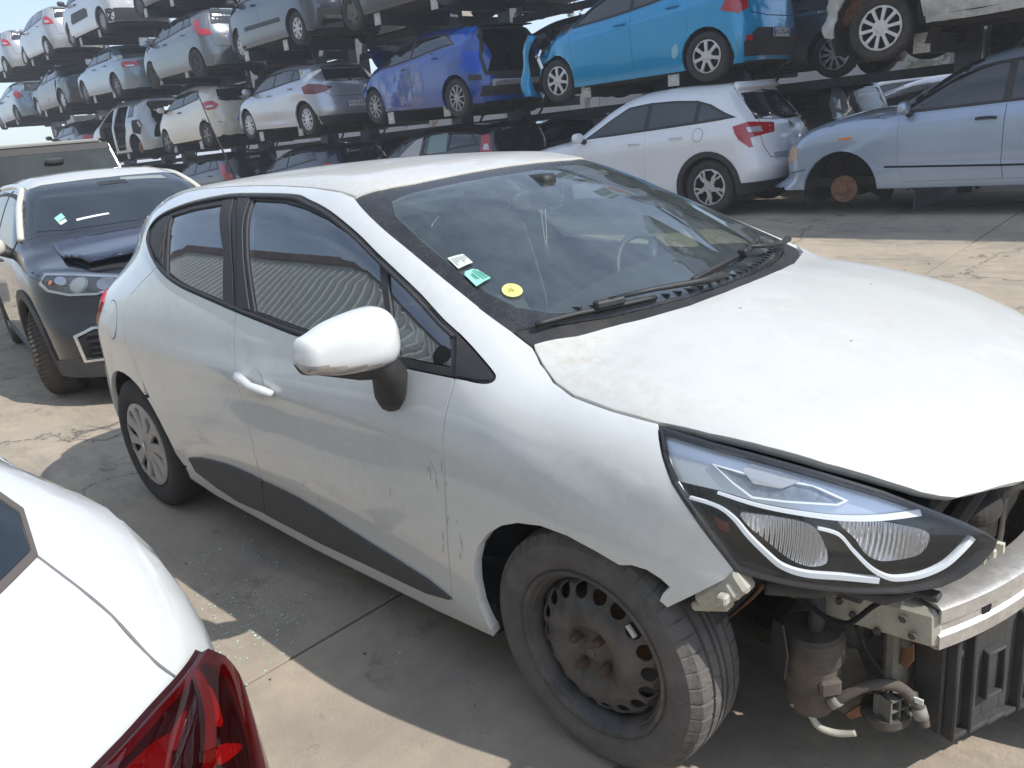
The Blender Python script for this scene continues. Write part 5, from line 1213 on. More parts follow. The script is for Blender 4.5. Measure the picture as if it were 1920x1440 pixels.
P_clio = gen_par(2.583, .83, .635, 1.798, 1.44, zc=.98, zn=.74, xc=.0, xh=-.98, bf=.93, br=1.07, tuck=[(-1.5,0),(-2.0,.01),(-2.5,.05),(-3.2,.13)], bumps=[(-2.5,.84,.5,.14,.02),(-1.3,.36,.8,.1,-.02)], tail=[(.2,.10),(.42,.0),(.6,.02),(.74,.05),(.85,.075),(.95,.10),(1.05,.17),(1.2,.32),(1.34,.44),(1.5,.54)])
P_ka = gen_par(2.30, .70, .62, 1.658, 1.505, zc=1.0, zn=.76, xc=.12, xh=-.72, bf=.98, br=1.10, tuck=[(-1.5,0),(-2.0,.02),(-2.5,.07),(-3.0,.10)], zr=1.36, cr=.05)
P_dus = gen_par(2.673, .82, .80, 1.82, 1.66, zc=1.12, zn=.90, xc=.05, xh=-.95, bf=1.05, br=1.12, zr=1.58)
P_note = gen_par(2.60, .84, .70, 1.695, 1.53, zc=1.05, zn=.82, xc=.18, xh=-.90, bf=.98, br=1.12, zr=1.44)
P_audi = gen_par(2.65, .95, .97, 1.80, 1.43, zc=.98, zn=.74, xc=-.15, xh=-1.15, bf=.93, br=1.0, sed=(1.02, -2.95, -2.25))
P_vanp = gen_par(2.69, .85, .72, 1.81, 1.80, zc=1.15, zn=.92, xc=.25, xh=-.65, bf=1.08, br=1.10, zr=1.76, tail=[(.2,.05),(.5,0),(.9,.01),(1.3,.05),(1.6,.10),(1.8,.15),(2,.2)], lean=(.25,.10), rearc=.12)
P_yar = gen_par(2.46, .75, .60, 1.695, 1.53, zc=1.05, zn=.80, xc=.20, xh=-.75, bf=.98, br=1.08, zr=1.44)
P_c4 = gen_par(2.67, .85, .80, 1.80, 1.63, zc=1.10, zn=.88, xc=-.28, xh=-1.28, bf=1.03, br=1.11, zr=1.56, nw=.7, tail=[(.2,.16),(.40,.05),(.52,0),(.62,.02),(.72,.05),(.95,.09),(1.1,.17),(1.3,.36),(1.5,.52),(1.7,.64)])
P_x3 = gen_par(2.795, .82, .95, 1.853, 1.70, zc=1.20, zn=.95, xc=-.42, xh=-1.35, bf=1.10, br=1.16, zr=1.62, nw=.84, frontc=.28, bumps=[(-1.4,.62,1.6,.05,-.006),(0,.42,.45,.30,.014)])
P_cap = gen_par(2.606, .86, .66, 1.778, 1.55, zc=1.06, zn=.84, xc=.02, xh=-.90, bf=1.0, br=1.12, zr=1.46)
P_wht = gen_par(2.65, .90, .90, 1.74, 1.46, zc=1.0, zn=.76, xc=-.10, xh=-1.10, bf=.95, br=1.0, zr=1.40, xr=-2.55, tail=[(.2,.08),(.5,0),(.72,.015),(.86,.075),(.96,.17),(1.05,.33),(1.12,.48),(1.25,.72),(1.4,1.02),(1.6,1.35)], rearc=.22, shoulder=.02, bumps=[(-3.1,.90,.4,.14,.02)], tuck=[(-1.0,.05),(-2.0,.06),(-2.8,.05),(-3.1,.02),(-3.4,0)], lean=(.5,.3))
P_wht['plan'] = P_wht['plan'][:-2]+[(-2.6,.862),(-3.1,.893),(-3.55,.872)]
def jitter(o, cond, amp, sc=4.):
    from mathutils import noise
    me = o.data
    for v in me.vertices:
        w = cond(v.co)
        if w > 0: v.co += noise.noise_vector(v.co*sc)*amp*w+noise.noise_vector(v.co*sc*2.7+Vector((5, 1, 2)))*amp*w*.4
    N = me.normals_split_custom_set_from_vertices([(0, 0, 0)]*len(me.vertices)); me.update()
# 1 turquoise hatchback with a crushed nose
tq = Car('hatchback_car', 'turquoise hatchback with a crushed front end, on the rack above the white crossover', 'car', P_turq, m_turq, GRP, wb=2.49, r=.30, rim=.212, style=(7,'y'), lod=0, xA=-.34, xB=-1.36, xD=-2.62, xDt=-2.35, sill=.17, track=.735, skip='FG', tg=None,
         handles=m_turq, mirror=False, lower=None, glassm=glass('tinted_see_through', (.45, .52, .48), 2.2, .06), arch=.35)
tq.P('B', [[(-.58,.74),(-.60,.98),(-.50,1.36),(.50,1.36),(.60,.98),(.58,.74),(.3,.70),(-.3,.70)]], 'tailgate_seam', m_gap, .003); tq.P('B', [offset([(-.58,.74),(-.60,.98),(-.50,1.36),(.50,1.36),(.60,.98),(.58,.74),(.3,.70),(-.3,.70)], .008)], 'tailgate', m_turq, .006, flange=.006)
tq.P('B', [[(-.50,1.0),(-.44,1.30),(.44,1.30),(.50,1.0)]], 'rear_window', m_glassd, .010, flange=.004)
tq.P('B', [[(-.66,.24),(-.70,.40),(-.52,.56),(.52,.56),(.70,.40),(.66,.24)]], 'bumper_insert', m_black, .010, flange=.02)
for sg in (1, -1):
    tq.P('BL' if sg > 0 else 'BR', [[(a*.707+b*.707, z) for a, b, z in [(-2.80,.80,.98),(-2.72,.83,.80),(-2.95,.78,.74),(-3.02,.66,.80),(-2.98,.66,.98)]]], 'tail_light', m_red, .01, flange=.02)
    tq.P('B', [[(sg*.60,.42),(sg*.68,.42),(sg*.68,.48),(sg*.60,.48)]], 'rear_reflector', m_red, .014, flange=.01)
plate(tq.root, 'AC-276-VK', tq.B, 0, .50, .02, .48, .105, mat('old_plate', (.62, .62, .60), rough=.5))
jitter(tq.body, lambda c: max(0, min(1, (c.x-.0)/.25)), .14, 5)
mb = MB(); mb.box((.35, 0, .55), (.5, 1.2, .5), bev=.05); mb.box((.55, .3, .72), (.25, .35, .2), bev=.03); mb.tube([(.5, -.5, .75), (.65, .2, .85), (.55, .6, .7)], .03, 8); mb.build('engine_bay', m_under, tq.root)
V = []; Fc = []
for i, t in enumerate(np.linspace(0, 1, 10)):
    z = .98-.85*t; x = .44+.22*math.sin(2.6*t)+.03*math.sin(9*t); w = .10+.10*t
    V += [(x-.05, .74+.06*math.sin(5*t), z), (x+w*.5, .80+.03*math.cos(7*t), z+.02), (x+w, .70, z)]
    if i: k = 3*(i-1); Fc += [(k, k+1, k+4, k+3), (k+1, k+2, k+5, k+4)]
mb = MB(); mb.add(V, Fc); o = mb.build('torn_wing', m_turq, tq.root, smooth=True); md = o.modifiers.new('s', 'SOLIDIFY'); md.thickness = .008
mb = MB(); mb.box((.42, .70, .72), (.10, .08, .14), Matrix.Rotation(.6, 3, 'X'), bev=.02); mb.box((.36, .74, .58), (.06, .06, .18), Matrix.Rotation(.4, 3, 'Y'), bev=.01); mb.build('broken_lamp', m_chrome, tq.root)
tq.place((-7.14, 7.59, 2.14), 180.2, -.3)
tq.P('L', [ell(-2.05,.42,.05,.09,.3,12)], 'dent_glint', mat('glint_turquoise', (.25, .50, .62), rough=.5), .004)  # lighter ellipse: the glint on a dent put into the colour
# 2 royal blue hatchback without its tailgate, bonnet up
hatch = [(-.62,.66),(-.66,.90),(-.60,1.05),(-.50,1.36),(.50,1.36),(.60,1.05),(.66,.90),(.62,.66)]
bl = Car('hatchback_car', 'royal blue hatchback with raised bonnet, no tailgate and film over its doors', 'car', P_blue, m_bluep, GRP, wb=2.54, r=.31, rim=.215, style=(10,'thin'), lod=0, xA=-.30, xB=-1.30, xD=-2.55, xDt=-2.25, sill=.2, skip='FG', tg=hatch, handles=m_bluep, mirror=False, wm=mat('dull_alloy', (.36, .355, .35), rough=.45, metal=.5, dirt=.5), arch=.37)
jitter(bl.body, lambda c: max(0, min(1, (c.x+.1)/.3)), .07, 5)
bl.P('B', [offset(hatch, -.04), offset(hatch, .012)], 'tailgate_seal', m_black, .012, flange=.05)
mb = MB(); mb.box((-2.75, 0, .62), (.62, 1.2, .04)); mb.box((-2.2, 0, .95), (.10, 1.25, .66), Matrix.Rotation(R(-14), 3, 'Y'), bev=.03); mb.box((-2.7, .60, .95), (.7, .02, .6)); mb.box((-2.7, -.60, .95), (.7, .02, .6)); mb.box((-2.6, 0, 1.40), (.9, 1.0, .02)); mb.build('boot_lining', m_cut, bl.root)
mb = MB(); mb.box((-2.255, .1, 1.18), (.006, .16, .03), Matrix.Rotation(R(-14), 3, 'Y')); mb.build('seat_label', m_plate, bl.root)
mb = MB(); mb.box((-3.19, 0, .50), (.10, 1.0, .09), bev=.012); mb.lathe([(0, .06), (.055, .06), (.06, .0), (.05, -.05), (0, -.05)], (-3.19, .50, .50), 'y', 14); mb.build('bumper_beam', m_alu, bl.root, angle=40)
bl.P('B', [[(-.74,.30),(.74,.30),(.72,.46),(-.72,.46)]], 'rear_floor_edge', m_under, .004, flange=.02); bl.P('B', [[(-.5,.56),(.5,.56),(.55,.66),(-.55,.66)]], 'latch_panel', m_black, .010, flange=.02)
bl.P('BL', [[(a*.707+b*.707, z) for a, b, z in [(-2.75,.80,1.02),(-2.70,.83,.74),(-2.95,.78,.66),(-3.04,.66,.72),(-2.98,.64,.98)]]], 'lamp_recess', mat('bright_blue_bare_panel', (.012, .085, .48), rough=.3, metal=.3), .004, flange=.01)
bl.P('BL', [[(a*.707+b*.707, z) for a, b, z in [(-2.86,.80,.64),(-2.86,.80,.56),(-3.06,.70,.55),(-3.06,.70,.63)]]], 'air_vent', m_black, .012, flange=.012)
film = mat('clear_film', (.55, .56, .60), rough=.2, spec=.8, var=.5, vscale=12, bump=.6, bscale=14)
m, t, p, o_ = nmat('clear_plastic_film'); tr = N_(t, 'BsdfTransparent'); mx = N_(t, 'MixShader'); nz = N_(t, 'TexNoise', Scale=7, Detail=5, Roughness=.7); tc = N_(t, 'TexCoord'); t.links.new(tc.outputs['Object'], nz.inputs['Vector']); rp = ramp(t, .38, .68, nz.outputs['Fac'], (.06,)*3+(1,), (.45,)*3+(1,)); t.links.new(rp.outputs[0], mx.inputs[0]); t.links.new(tr.outputs[0], mx.inputs[1]); t.links.new(p.outputs[0], mx.inputs[2]); t.links.new(mx.outputs[0], o_.inputs[0]); p.inputs['Base Color'].default_value = (.45, .44, .50, 1); p.inputs['Roughness'].default_value = .25
bp = N_(t, 'Bump', Strength=.8, Distance=.03); t.links.new(nz.outputs['Fac'], bp.inputs['Height']); t.links.new(bp.outputs[0], p.inputs['Normal'])
bl.P('L', [[(-1.05,.92),(-.95,.60),(-.97,.28),(-1.35,.24),(-1.62,.30),(-1.68,.60),(-1.62,.93),(-1.3,.96)]], 'plastic_film', m, .02, fn=lambda P, N: P+N*(.012*np.sin(P[:, 0:1]*30)*np.sin(P[:, 2:3]*11+P[:, 0:1]*7)))
bl.P('T', [[(.0,-.60),(.45,-.56),(.62,-.40),(.62,.40),(.45,.56),(.0,.60)]], 'engine_bay', m_under, .005, flange=.01)
hd = [(.02,-.62),(.45,-.58),(.66,-.42),(.72,0),(.66,.42),(.45,.58),(.02,.62)]
def lift_hood(P, N):
    a = R(62); c, s_ = math.cos(a), math.sin(a); d = P-np.array([.02, 0, 1.0]); q = P.copy(); q[:, 0] = .02+d[:, 0]*c-d[:, 2]*s_; q[:, 2] = 1.0+d[:, 0]*s_+d[:, 2]*c; return q
o = bl.P('T', [hd], 'raised_bonnet', m_bluep, 0, fn=lift_hood); md = o.modifiers.new('s', 'SOLIDIFY'); md.thickness = .03
for o in list(bl.root.children):   # dent the doors
    if o.name.startswith(('front_door', 'rear_door')) and 'window' not in o.name and o.data.vertices[0].co.y > 0: jitter(o, lambda c: max(0, min(1, (.95-c.z)/.2))*max(0, 1-abs(c.x+.95)/.75), .09, 3.5)
bl.place((-11.87, 7.8, 2.20), 175.2, 1.9)
# 3 silver hatchback
tg_c = [(-.60,.80),(-.66,.93),(-.56,1.06),(-.50,1.33),(.50,1.33),(.56,1.06),(.66,.93),(.60,.80),(.5,.72),(-.5,.72)]
cl = Car('hatchback_car', 'clean silver hatchback on the rack, between cream three-door and royal blue hatchback', 'car', P_clio, m_silv, GRP, wb=2.583, r=.315, rim=.222, style=(10,'twist'), lod=0, xA=-.34, xB=-1.38, xD=-2.52, xDt=-2.30, xC=-2.15, sill=.2, tg=tg_c, handles=m_silv,
         tl=[(-2.62,.87,.93),(-2.70,.87,.80),(-2.95,.80,.78),(-3.06,.58,.82),(-3.05,.40,.90),(-2.95,.62,.96),(-2.80,.82,.98)], tlm=m_dkred, rw=('B', [(-.55,1.02),(-.47,1.30),(0,1.325),(.47,1.30),(.55,1.02),(0,.985)]), plate_txt='FV-191-XV', plate_z=.56, rev=False, bumper=(.2,.36,m_black), arch=.375)
mb = MB(); mb.prism([(-.035, 0), (0, .055), (.035, 0), (0, -.055)], ((-3.125, 0, .90), (0, -1, 0), (0, 0, 1)), -.006); mb.build('emblem', m_black, cl.root)
cl.P('L', [[(-2.40,1.20),(-2.40,1.26),(-2.46,1.26),(-2.46,1.20)]], 'yellow_mark', mat('yellow_mark', (.55, .48, .08), rough=.6), .006)
cl.place((-16.54, 7.71, 2.23), 177.6, 1.7)
# 4 cream three-door with a scraped bumper
ka = Car('small_car', 'cream three-door city car with a scraped rear bumper, on the rack', 'car', P_ka, m_cream, GRP, wb=2.30, r=.285, rim=.19, style=(5,'y'), wm=m_dkalloy, lod=1, xA=-.22, xB=-1.28, xD=-2.15, xDt=-2.0, three=True, sill=.2, tg=None, handles=m_black, track=.72,
         tl=[(-2.42,.80,1.0),(-2.45,.81,.88),(-2.58,.79,.82),(-2.80,.70,.84),(-2.84,.64,.93),(-2.72,.70,1.02),(-2.55,.77,1.03)], rw=('B', [(-.56,1.04),(-.48,1.36),(.48,1.36),(.56,1.04),(.4,1.0),(-.4,1.0)]), plate_txt='CS-648-TK', plate_z=.56, arch=.34)
jitter(ka.body, lambda c: (1 if c.x < -2.35 and c.z < .72 else 0)*max(0, min(1, (c.y+.2)/.3)), .03, 7)
mb = MB()
for k in range(5): mb.tube(catmull([(-2.3-.12*k, .845-.03*k*k*.3+.003, .66-.03*k), (-2.36-.12*k, .83-.012*k*k+.004, .60+.01*(k % 2)-.02*k), (-2.42-.1*k, .80-.02*k*k+.006, .62-.03*k)], 3), .006, 5)
mb.build('scrape_mark', m_gap, ka.root)
ka.place((-20.87, 7.59, 2.15), 180.3, -.7)
# 5 stripped silver off-roader, doors gone
d1 = [(-.36,1.02),(-.36,.45),(-.45,.30),(-1.32,.30),(-1.34,1.06),(-1.20,1.50),(-.95,1.47),(-.60,1.25)]; d2 = [(-1.44,1.06),(-1.44,.30),(-2.0,.30),(-2.15,.62),(-2.3,.85),(-2.3,1.06),(-2.28,1.48),(-1.44,1.52)]
du = Car('off_road_car', 'stripped silver off-roader without doors, on the rack left of the cream city car', 'car', P_dus, m_lgrey, GRP, wb=2.673, r=.33, style=(5,'holes'), wheels='1010', lod=1, xA=-.34, xB=-1.39, sill=.24, holes=(d1, d2), skip='DG', tg=[(-.62,.55),(-.62,1.1),(-.52,1.5),(.52,1.5),(.62,1.1),(.62,.55)], handles=False, mirror=False, dlo=[(-2.42,1.14),(-2.42,1.46),(-2.72,1.44),(-2.78,1.15)])
mb = MB(); mb.box((-1.5, 0, .34), (2.6, 1.4, .04)); mb.box((-1.15, .36, .75), (.5, .5, .15), bev=.04); mb.box((-1.45, .36, 1.05), (.14, .48, .62), bev=.04); mb.box((-1.15, -.36, .75), (.5, .5, .15), bev=.04); mb.box((-2.3, 0, .95), (.16, 1.2, .7), bev=.04); mb.box((-.2, 0, .85), (.3, 1.3, .35), bev=.05); mb.build('stripped_cabin', m_cut, du.root)
du.P('L', [[(-2.72,1.05),(-2.72,.72),(-3.1,.66),(-3.2,.9),(-3.1,1.05)]], 'lamp_recess', m_cut, .006, True)
du.place((-25.42, 7.55, 2.12), 181.0, 0)
# 6 slate grey hatchback with boomerang lamps
nt = Car('hatchback_car', 'slate grey hatchback with red boomerang tail lamps, on the second rack level', 'car', P_note, m_grey, GRP, wb=2.60, r=.31, rim=.20, style=(5,'holes'), wm=m_under, lod=1, xA=-.20, xB=-1.28, xD=-2.62, xDt=-2.40, xC=-2.12, sill=.2, handles=m_grey, mirror=m_sblue, tg=[(-.58,.62),(-.62,.95),(-.5,1.42),(.5,1.42),(.62,.95),(.58,.62)],
         tl=[(-2.80,.80,1.28),(-2.74,.82,1.20),(-2.80,.84,1.0),(-2.98,.78,.86),(-3.2,.62,.88),(-3.14,.64,.98),(-2.98,.74,1.02),(-2.92,.76,1.22)], rw=('B', [(-.54,1.10),(-.46,1.38),(.46,1.38),(.54,1.10)]), plate_txt='ED-614-CW', plate_z=.80, rev=False)
nt.place((-20.88, 7.62, 3.80), 179.5, .5)
# 7 blue grey saloon with a missing front door
d1 = [(-.42,.92),(-.44,.45),(-.52,.28),(-1.40,.28),(-1.44,.95),(-1.40,1.32),(-1.15,1.29),(-.8,1.14)]
d1 = [(-1.50,.98),(-1.50,.30),(-2.05,.30),(-2.2,.62),(-2.4,.80),(-2.42,1.0),(-2.1,1.30),(-1.5,1.33)]
au = Car('saloon_car', 'blue grey saloon with its left rear door missing, on the second rack level', 'car', P_audi, m_bgrey, GRP, wb=2.65, r=.32, style=(7,'y'), wm=m_dkalloy, lod=1, xA=-.48, xB=-1.45, xD=-2.62, xDt=-2.35, sill=.19, holes=(d1,), handles=m_bgrey, mirror=False, skip='G', tl=[(-3.30,.83,.88),(-3.30,.84,.76),(-3.52,.78,.72),(-3.62,.50,.74),(-3.60,.50,.88)], rw=('T', [(-2.42,-.50),(-2.90,-.60),(-2.90,.60),(-2.42,.50)]))
mb = MB(); mb.box((-1.5, 0, .3), (2.4, 1.3, .04)); mb.box((-2.0, 0, .62), (.5, 1.2, .18), bev=.04); mb.box((-2.3, 0, .9), (.16, 1.2, .6), bev=.04); mb.box((-1.4, .35, .9), (.14, .46, .6), bev=.04); mb.build('open_cabin', m_cut, au.root)
au.place((-25.92, 7.69, 3.90), 178.5, 1.8)
# 8 dark slate van without rear bumper
va = Car('estate_van', 'dark slate blue family van missing its rear bumper, above the silver hatchback', 'van', P_vanp, m_van, GRP, wb=2.69, r=.315, rim=.205, style=(7,'y'), wm=mat('pale_trim', (.58, .58, .60), rough=.5), lod=1, xA=-.10, xB=-1.20, xD=-3.0, xDt=-3.0, xC=-2.15, sill=.21, handles=m_black, mirror=m_black, tg=[(-.62,.62),(-.66,1.1),(-.58,1.68),(.58,1.68),(.66,1.1),(.62,.62)], tl=[(-3.2,.84,1.25),(-3.2,.85,.95),(-3.34,.78,.95),(-3.34,.78,1.25)], rw=('B', [(-.55,1.15),(-.5,1.6),(.5,1.6),(.55,1.15)]), plate_txt='EV-528-MF', plate_z=.90)
va.P('B', [[(-.72,.24),(.72,.24),(.70,.60),(-.70,.60)]], 'bare_rear_panel', m_cut, .006, flange=.01); mb = MB(); mb.box((-3.40, 0, .42), (.06, 1.2, .07), bev=.01); mb.build('bumper_beam', m_under, va.root)
va.P('L', [[(-.5,.62),(-2.1,.60),(-2.15,.52),(-.5,.54)]], 'side_moulding', m_black, .012, True, .01)
va.place((-16.5, 7.85, 3.92), 175.5, 1.0)
# 9 white delivery van, 10 and 11 two silver superminis on the top level
be = Car('delivery_van', 'white delivery van with a dark side moulding, on the top rack level', 'van', P_vanp, m_wvan, GRP, wb=2.69, r=.32, rim=.21, style=(12,'holes'), wm=mat('grey_wheel', (.30, .31, .32), rough=.6), lod=1, xA=-.10, xB=-1.20, xD=-1.35, xDt=-1.35, sill=.21, handles=m_black, mirror=m_black, skip='G', tl=[(-3.2,.84,1.25),(-3.2,.85,.95),(-3.34,.78,.95),(-3.34,.78,1.25)], bumper=(.24,.55,m_black), three=True)
be.P('L', [[(-.62,.80),(-1.7,.80),(-1.85,.74),(-1.85,.56),(-.55,.54),(-.50,.62)]], 'side_moulding', m_black, .014, True, .01); be.place((-25.87, 7.68, 5.49), 178.6, .3)
ya = Car('supermini_car', 'silver supermini on the top rack level just left of the white delivery van', 'car', P_yar, m_lgrey, GRP, wb=2.46, r=.29, rim=.19, style=(8,'y'), wm=mat('white_trim', (.7, .7, .7), rough=.5), lod=1, xA=-.15, xB=-1.18, xD=-2.5, xDt=-2.3, xC=-2.0, sill=.2, handles=m_lgrey, tg=[(-.55,.62),(-.6,1.0),(-.5,1.42),(.5,1.42),(.6,1.0),(.55,.62)], tl=[(-2.66,.80,1.14),(-2.62,.82,1.02),(-2.66,.83,.92),(-2.9,.76,.90),(-3.0,.66,.92),(-2.9,.70,1.08),(-2.8,.74,1.14)], rw=('B', [(-.52,1.08),(-.45,1.38),(.45,1.38),(.52,1.08)]))
ya.place((-30.52, 7.69, 5.50), 178.5, .5)
def dup(car, label, front, yaw=180., pitch=0., recol=None, group=GRP, flip=None):
    r = copy_obj(car.root, None); r['label'] = label
    if group: r['group'] = group
    M = Matrix.Rotation(R(yaw), 4, 'Z') @ Matrix.Rotation(R(-pitch), 4, 'Y'); o = Vector(front)-(M @ Vector((0, .80, car.r))); M.translation = o; r.matrix_world = M
    if recol:
        def rc(ob):
            if ob.type == 'MESH':
                for sl in ob.material_slots:
                    if sl.material == car.col: sl.link = 'OBJECT'; sl.material = recol
            for ch in ob.children: rc(ch)
        rc(r)
    return r
def dupo(car, label, front, **k): return dup(car, label, front, **k)
dup(ya, 'silver supermini at the far left end of the top rack level', (-35.2, 7.7, 5.5), 179)
# the rest of the rack in view
bk = Car('saloon_car', 'black crashed saloon with crumpled sides, on the second level left of the blue grey saloon', 'car', P_audi, m_blk, GRP, wb=2.65, r=.32, style=(7,'y'), lod=2, xA=-.48, xB=-1.45, xD=-2.62, xDt=-2.35, sill=.19, skip='G', mirror=False, handles=False)
jitter(bk.body, lambda c: 1 if c.z > .45 else 0, .05, 3); bk.place((-30.5, 7.7, 3.88), 179, 0)
g2 = Car('hatchback_car', 'mid grey hatchback with red lamps, leftmost car of the second rack level', 'car', P_blue, m_bgrey, GRP, wb=2.54, r=.305, style=(8,'y'), wm=m_dkalloy, lod=2, xA=-.30, xB=-1.30, xD=-2.55, xDt=-2.25, sill=.2, tg=[(-.6,.7),(-.62,1.0),(-.5,1.36),(.5,1.36),(.62,1.0),(.6,.7)], tl=[(-2.78,.80,1.05),(-2.74,.82,.95),(-2.95,.80,.80),(-3.10,.62,.86),(-2.95,.70,1.05)], rw=('B', [(-.54,1.03),(-.46,1.32),(.46,1.32),(.54,1.03)]))
g2.place((-35.39, 7.74, 3.82), 178, -1)
sb_ = Car('saloon_car', 'dark grey saloon with a wide red lamp, on the rack behind the stripped off-roader', 'car', P_audi, m_dgrey, GRP, wb=2.65, r=.32, style=(5,'y'), wm=m_dkalloy, lod=2, xA=-.48, xB=-1.45, xD=-2.62, xDt=-2.35, sill=.19, skip='G', tl=[(-3.30,.83,.90),(-3.30,.84,.78),(-3.52,.78,.74),(-3.62,.40,.76),(-3.60,.40,.90)], rw=('T', [(-2.42,-.50),(-2.90,-.60),(-2.90,.60),(-2.42,.50)]))
sb_.place((-30.4, 7.7, 2.15), 180, 0)
dk = Car('hatchback_car', 'black hatchback showing only its underside and wheels, above the royal blue hatchback', 'car', P_blue, m_blk, GRP, wb=2.54, r=.31, style=(5,'holes'), wm=m_steel, lod=2, xA=-.30, xB=-1.30, xD=-2.55, xDt=-2.25, sill=.2, tg=[(-.6,.7),(-.62,1.0),(-.5,1.36),(.5,1.36),(.62,1.0),(.6,.7)], tl=[(-2.78,.80,1.05),(-2.74,.82,.95),(-2.95,.80,.80),(-3.10,.62,.86),(-2.95,.70,1.05)], rw=('B', [(-.54,1.03),(-.46,1.32),(.46,1.32),(.54,1.03)]))
dk.place((-11.95, 7.65, 3.86), 180, 0)
# burnt shell at the right edge
m_burn = mat('burnt_bare_metal', (.50, .49, .46), rough=.75, metal=.2, var=.35, vscale=4, dirt=1.2, dcol=(.16, .10, .07), dscale=2.5, bump=.3)
P_bur = gen_par(2.795, .66, .95, 1.853, 1.70, zc=1.20, zn=1.0, xc=-.42, xh=-1.35, bf=1.10, br=1.16, zr=1.62, nw=.9, frontc=.15)
bu = Car('burnt_car', 'burnt pale metal car shell with a white ten-spoke wheel, top right edge', 'car', P_bur, m_burn, GRP, wb=2.795, r=.33, rim=.235, style=(10,'y'), wm=mat('chalky_white_wheel', (.62, .61, .60), rough=.7, var=.15, vscale=20), lod=1, xA=-.42, xB=-1.5, sill=.30, skip='FG', handles=False, mirror=False, tyrem=m_under, arch=.50)
jitter(bu.body, lambda c: .8 if c.x > -.2 else .25, .05, 4)
mb = MB(); mb.box((.35, 0, .62), (.5, 1.3, .4), bev=.05); mb.tube([(.5, .6, .5), (.62, .2, .75), (.55, -.5, .6)], .05, 8); mb.box((.45, .62, .8), (.3, .12, .3), Matrix.Rotation(.4, 3, 'X'), bev=.03); mb.build('burnt_engine', m_rust, bu.root)
bu.place((-2.45, 7.45, 2.15), 180, 0)
for k, (car, lab, fr, col) in enumerate(((cl, 'dark grey car on the rear rack side, between turquoise hatchback and burnt shell', (-6.5, 9.75, 2.07), m_grey), (nt, 'dark blue car of the rear rack side, behind the burnt shell', (-1.9, 9.75, 2.1), m_navy),
        (g2, 'dark hatchback of the rear rack side behind the royal blue hatchback', (-10.5, 9.8, 2.2), m_blk), (g2, 'pale hatchback of the rear rack side behind the silver hatchback', (-15.2, 9.8, 2.2), m_lgrey), (nt, 'dark hatchback of the rear rack side behind the cream city car', (-20.0, 9.8, 2.2), m_blk), (ya, 'grey supermini of the rear rack side behind the stripped off-roader', (-24.6, 9.8, 2.2), m_dgrey),
        (g2, 'pale car of the rear rack side above and behind the silver hatchback', (-15.3, 9.8, 3.9), m_cream), (ya, 'dark supermini on the rear rack side, above and behind the royal blue hatchback', (-10.7, 9.8, 3.9), m_navy), (nt, 'silver car on the rear rack side, above and behind the turquoise hatchback', (-6.0, 9.8, 3.9), m_silv), (ya, 'dark car on the rear rack side, behind the slate grey hatchback', (-19.9, 9.8, 3.9), m_blk), (g2, 'white car on the rear rack side, behind the blue grey saloon', (-24.5, 9.8, 3.9), m_pure))):
    dup(car, lab, fr, 180, 0, col)
# cars higher up and to the right that shade the yard (front row beyond the frame, seen only as shadow and reflection)
for fr, car, col, lab in (((-20.9, 7.7, 5.5), dk, m_blk, 'black hatchback on the top rack level above the slate grey hatchback'), ((-7.2, 7.65, 3.86), nt, m_silv, 'silver hatchback on the second rack level above the turquoise hatchback'), ((-2.6, 7.65, 3.86), g2, m_navy, 'navy hatchback on the second rack level above the burnt shell'),
        ((2.0, 7.65, 2.2), dk, m_grey, 'slate grey hatchback on the first rack level right of the burnt shell'), ((2.0, 7.65, 3.86), ya, m_lgrey, 'light grey supermini on the second rack level right of the burnt shell'), ((6.6, 7.65, 2.2), nt, m_silv, 'silver hatchback at the right end of the first rack level'),
        ((6.6, 7.65, 3.86), dk, m_pure, 'white hatchback at the right end of the second rack level'), ((-2.6, 7.65, 5.5), ya, m_silv, 'silver supermini on the top rack level above the burnt shell'), ((2.0, 7.65, 5.5), nt, m_blk, 'black hatchback on the top rack level, second from the right end'), ((6.6, 7.65, 5.5), g2, m_lgrey, 'light grey hatchback at the right end of the top rack level')):
    dup(car, lab, fr, 180, 0, col)
# ---------------------------------------------------------------- ground row under the racks
GR = 'cars parked on the ground under the racks'
gz = lambda y: float(np.interp(y, [2., 7.3, 12, 40], [0, .19, .22, .22]))
c4 = Car('crossover_car', 'clean white crossover with five-spoke wheels, on the ground left of the silver blue SUV', 'car', P_c4, m_pure, GR, wb=2.67, r=.345, rim=.240, style=(5,'twist'), wm=m_alloy, lod=0, xA=-.62, xB=-1.74, xD=-2.95, xDt=-2.78, xC=-2.50, sill=.24, dlo=[(-.68,1.08),(-.94,1.215),(-1.088,1.30),(-1.371,1.44),(-1.722,1.462),(-2.1,1.45),(-2.465,1.415),(-2.675,1.35),(-2.881,1.24),(-3.04,1.165),(-2.85,1.15),(-2.614,1.138),(-1.773,1.108),(-1.155,1.09)], handles=m_pure, arch=.395, wtop=.10, track=.77,
         tg=[(-.62,.80),(-.64,.95),(-.56,1.10),(-.52,1.50),(.52,1.50),(.56,1.10),(.64,.95),(.62,.80),(.55,.66),(-.55,.66)], tl=[(-3.02,.835,1.06),(-3.05,.85,.98),(-3.10,.845,.90),(-3.20,.78,.80),(-3.225,.74,.80),(-3.205,.765,.91),(-3.30,.55,.935),(-3.345,.42,.945),(-3.31,.36,1.055),(-3.15,.70,1.095)], rw=('B', [(-.60,1.12),(-.50,1.44),(0,1.47),(.50,1.44),(.60,1.12),(.3,1.08),(-.3,1.08)]),
         lower=(.27, m_black), bumper=(.24, .38, m_black), plate_txt=None, rev=False)
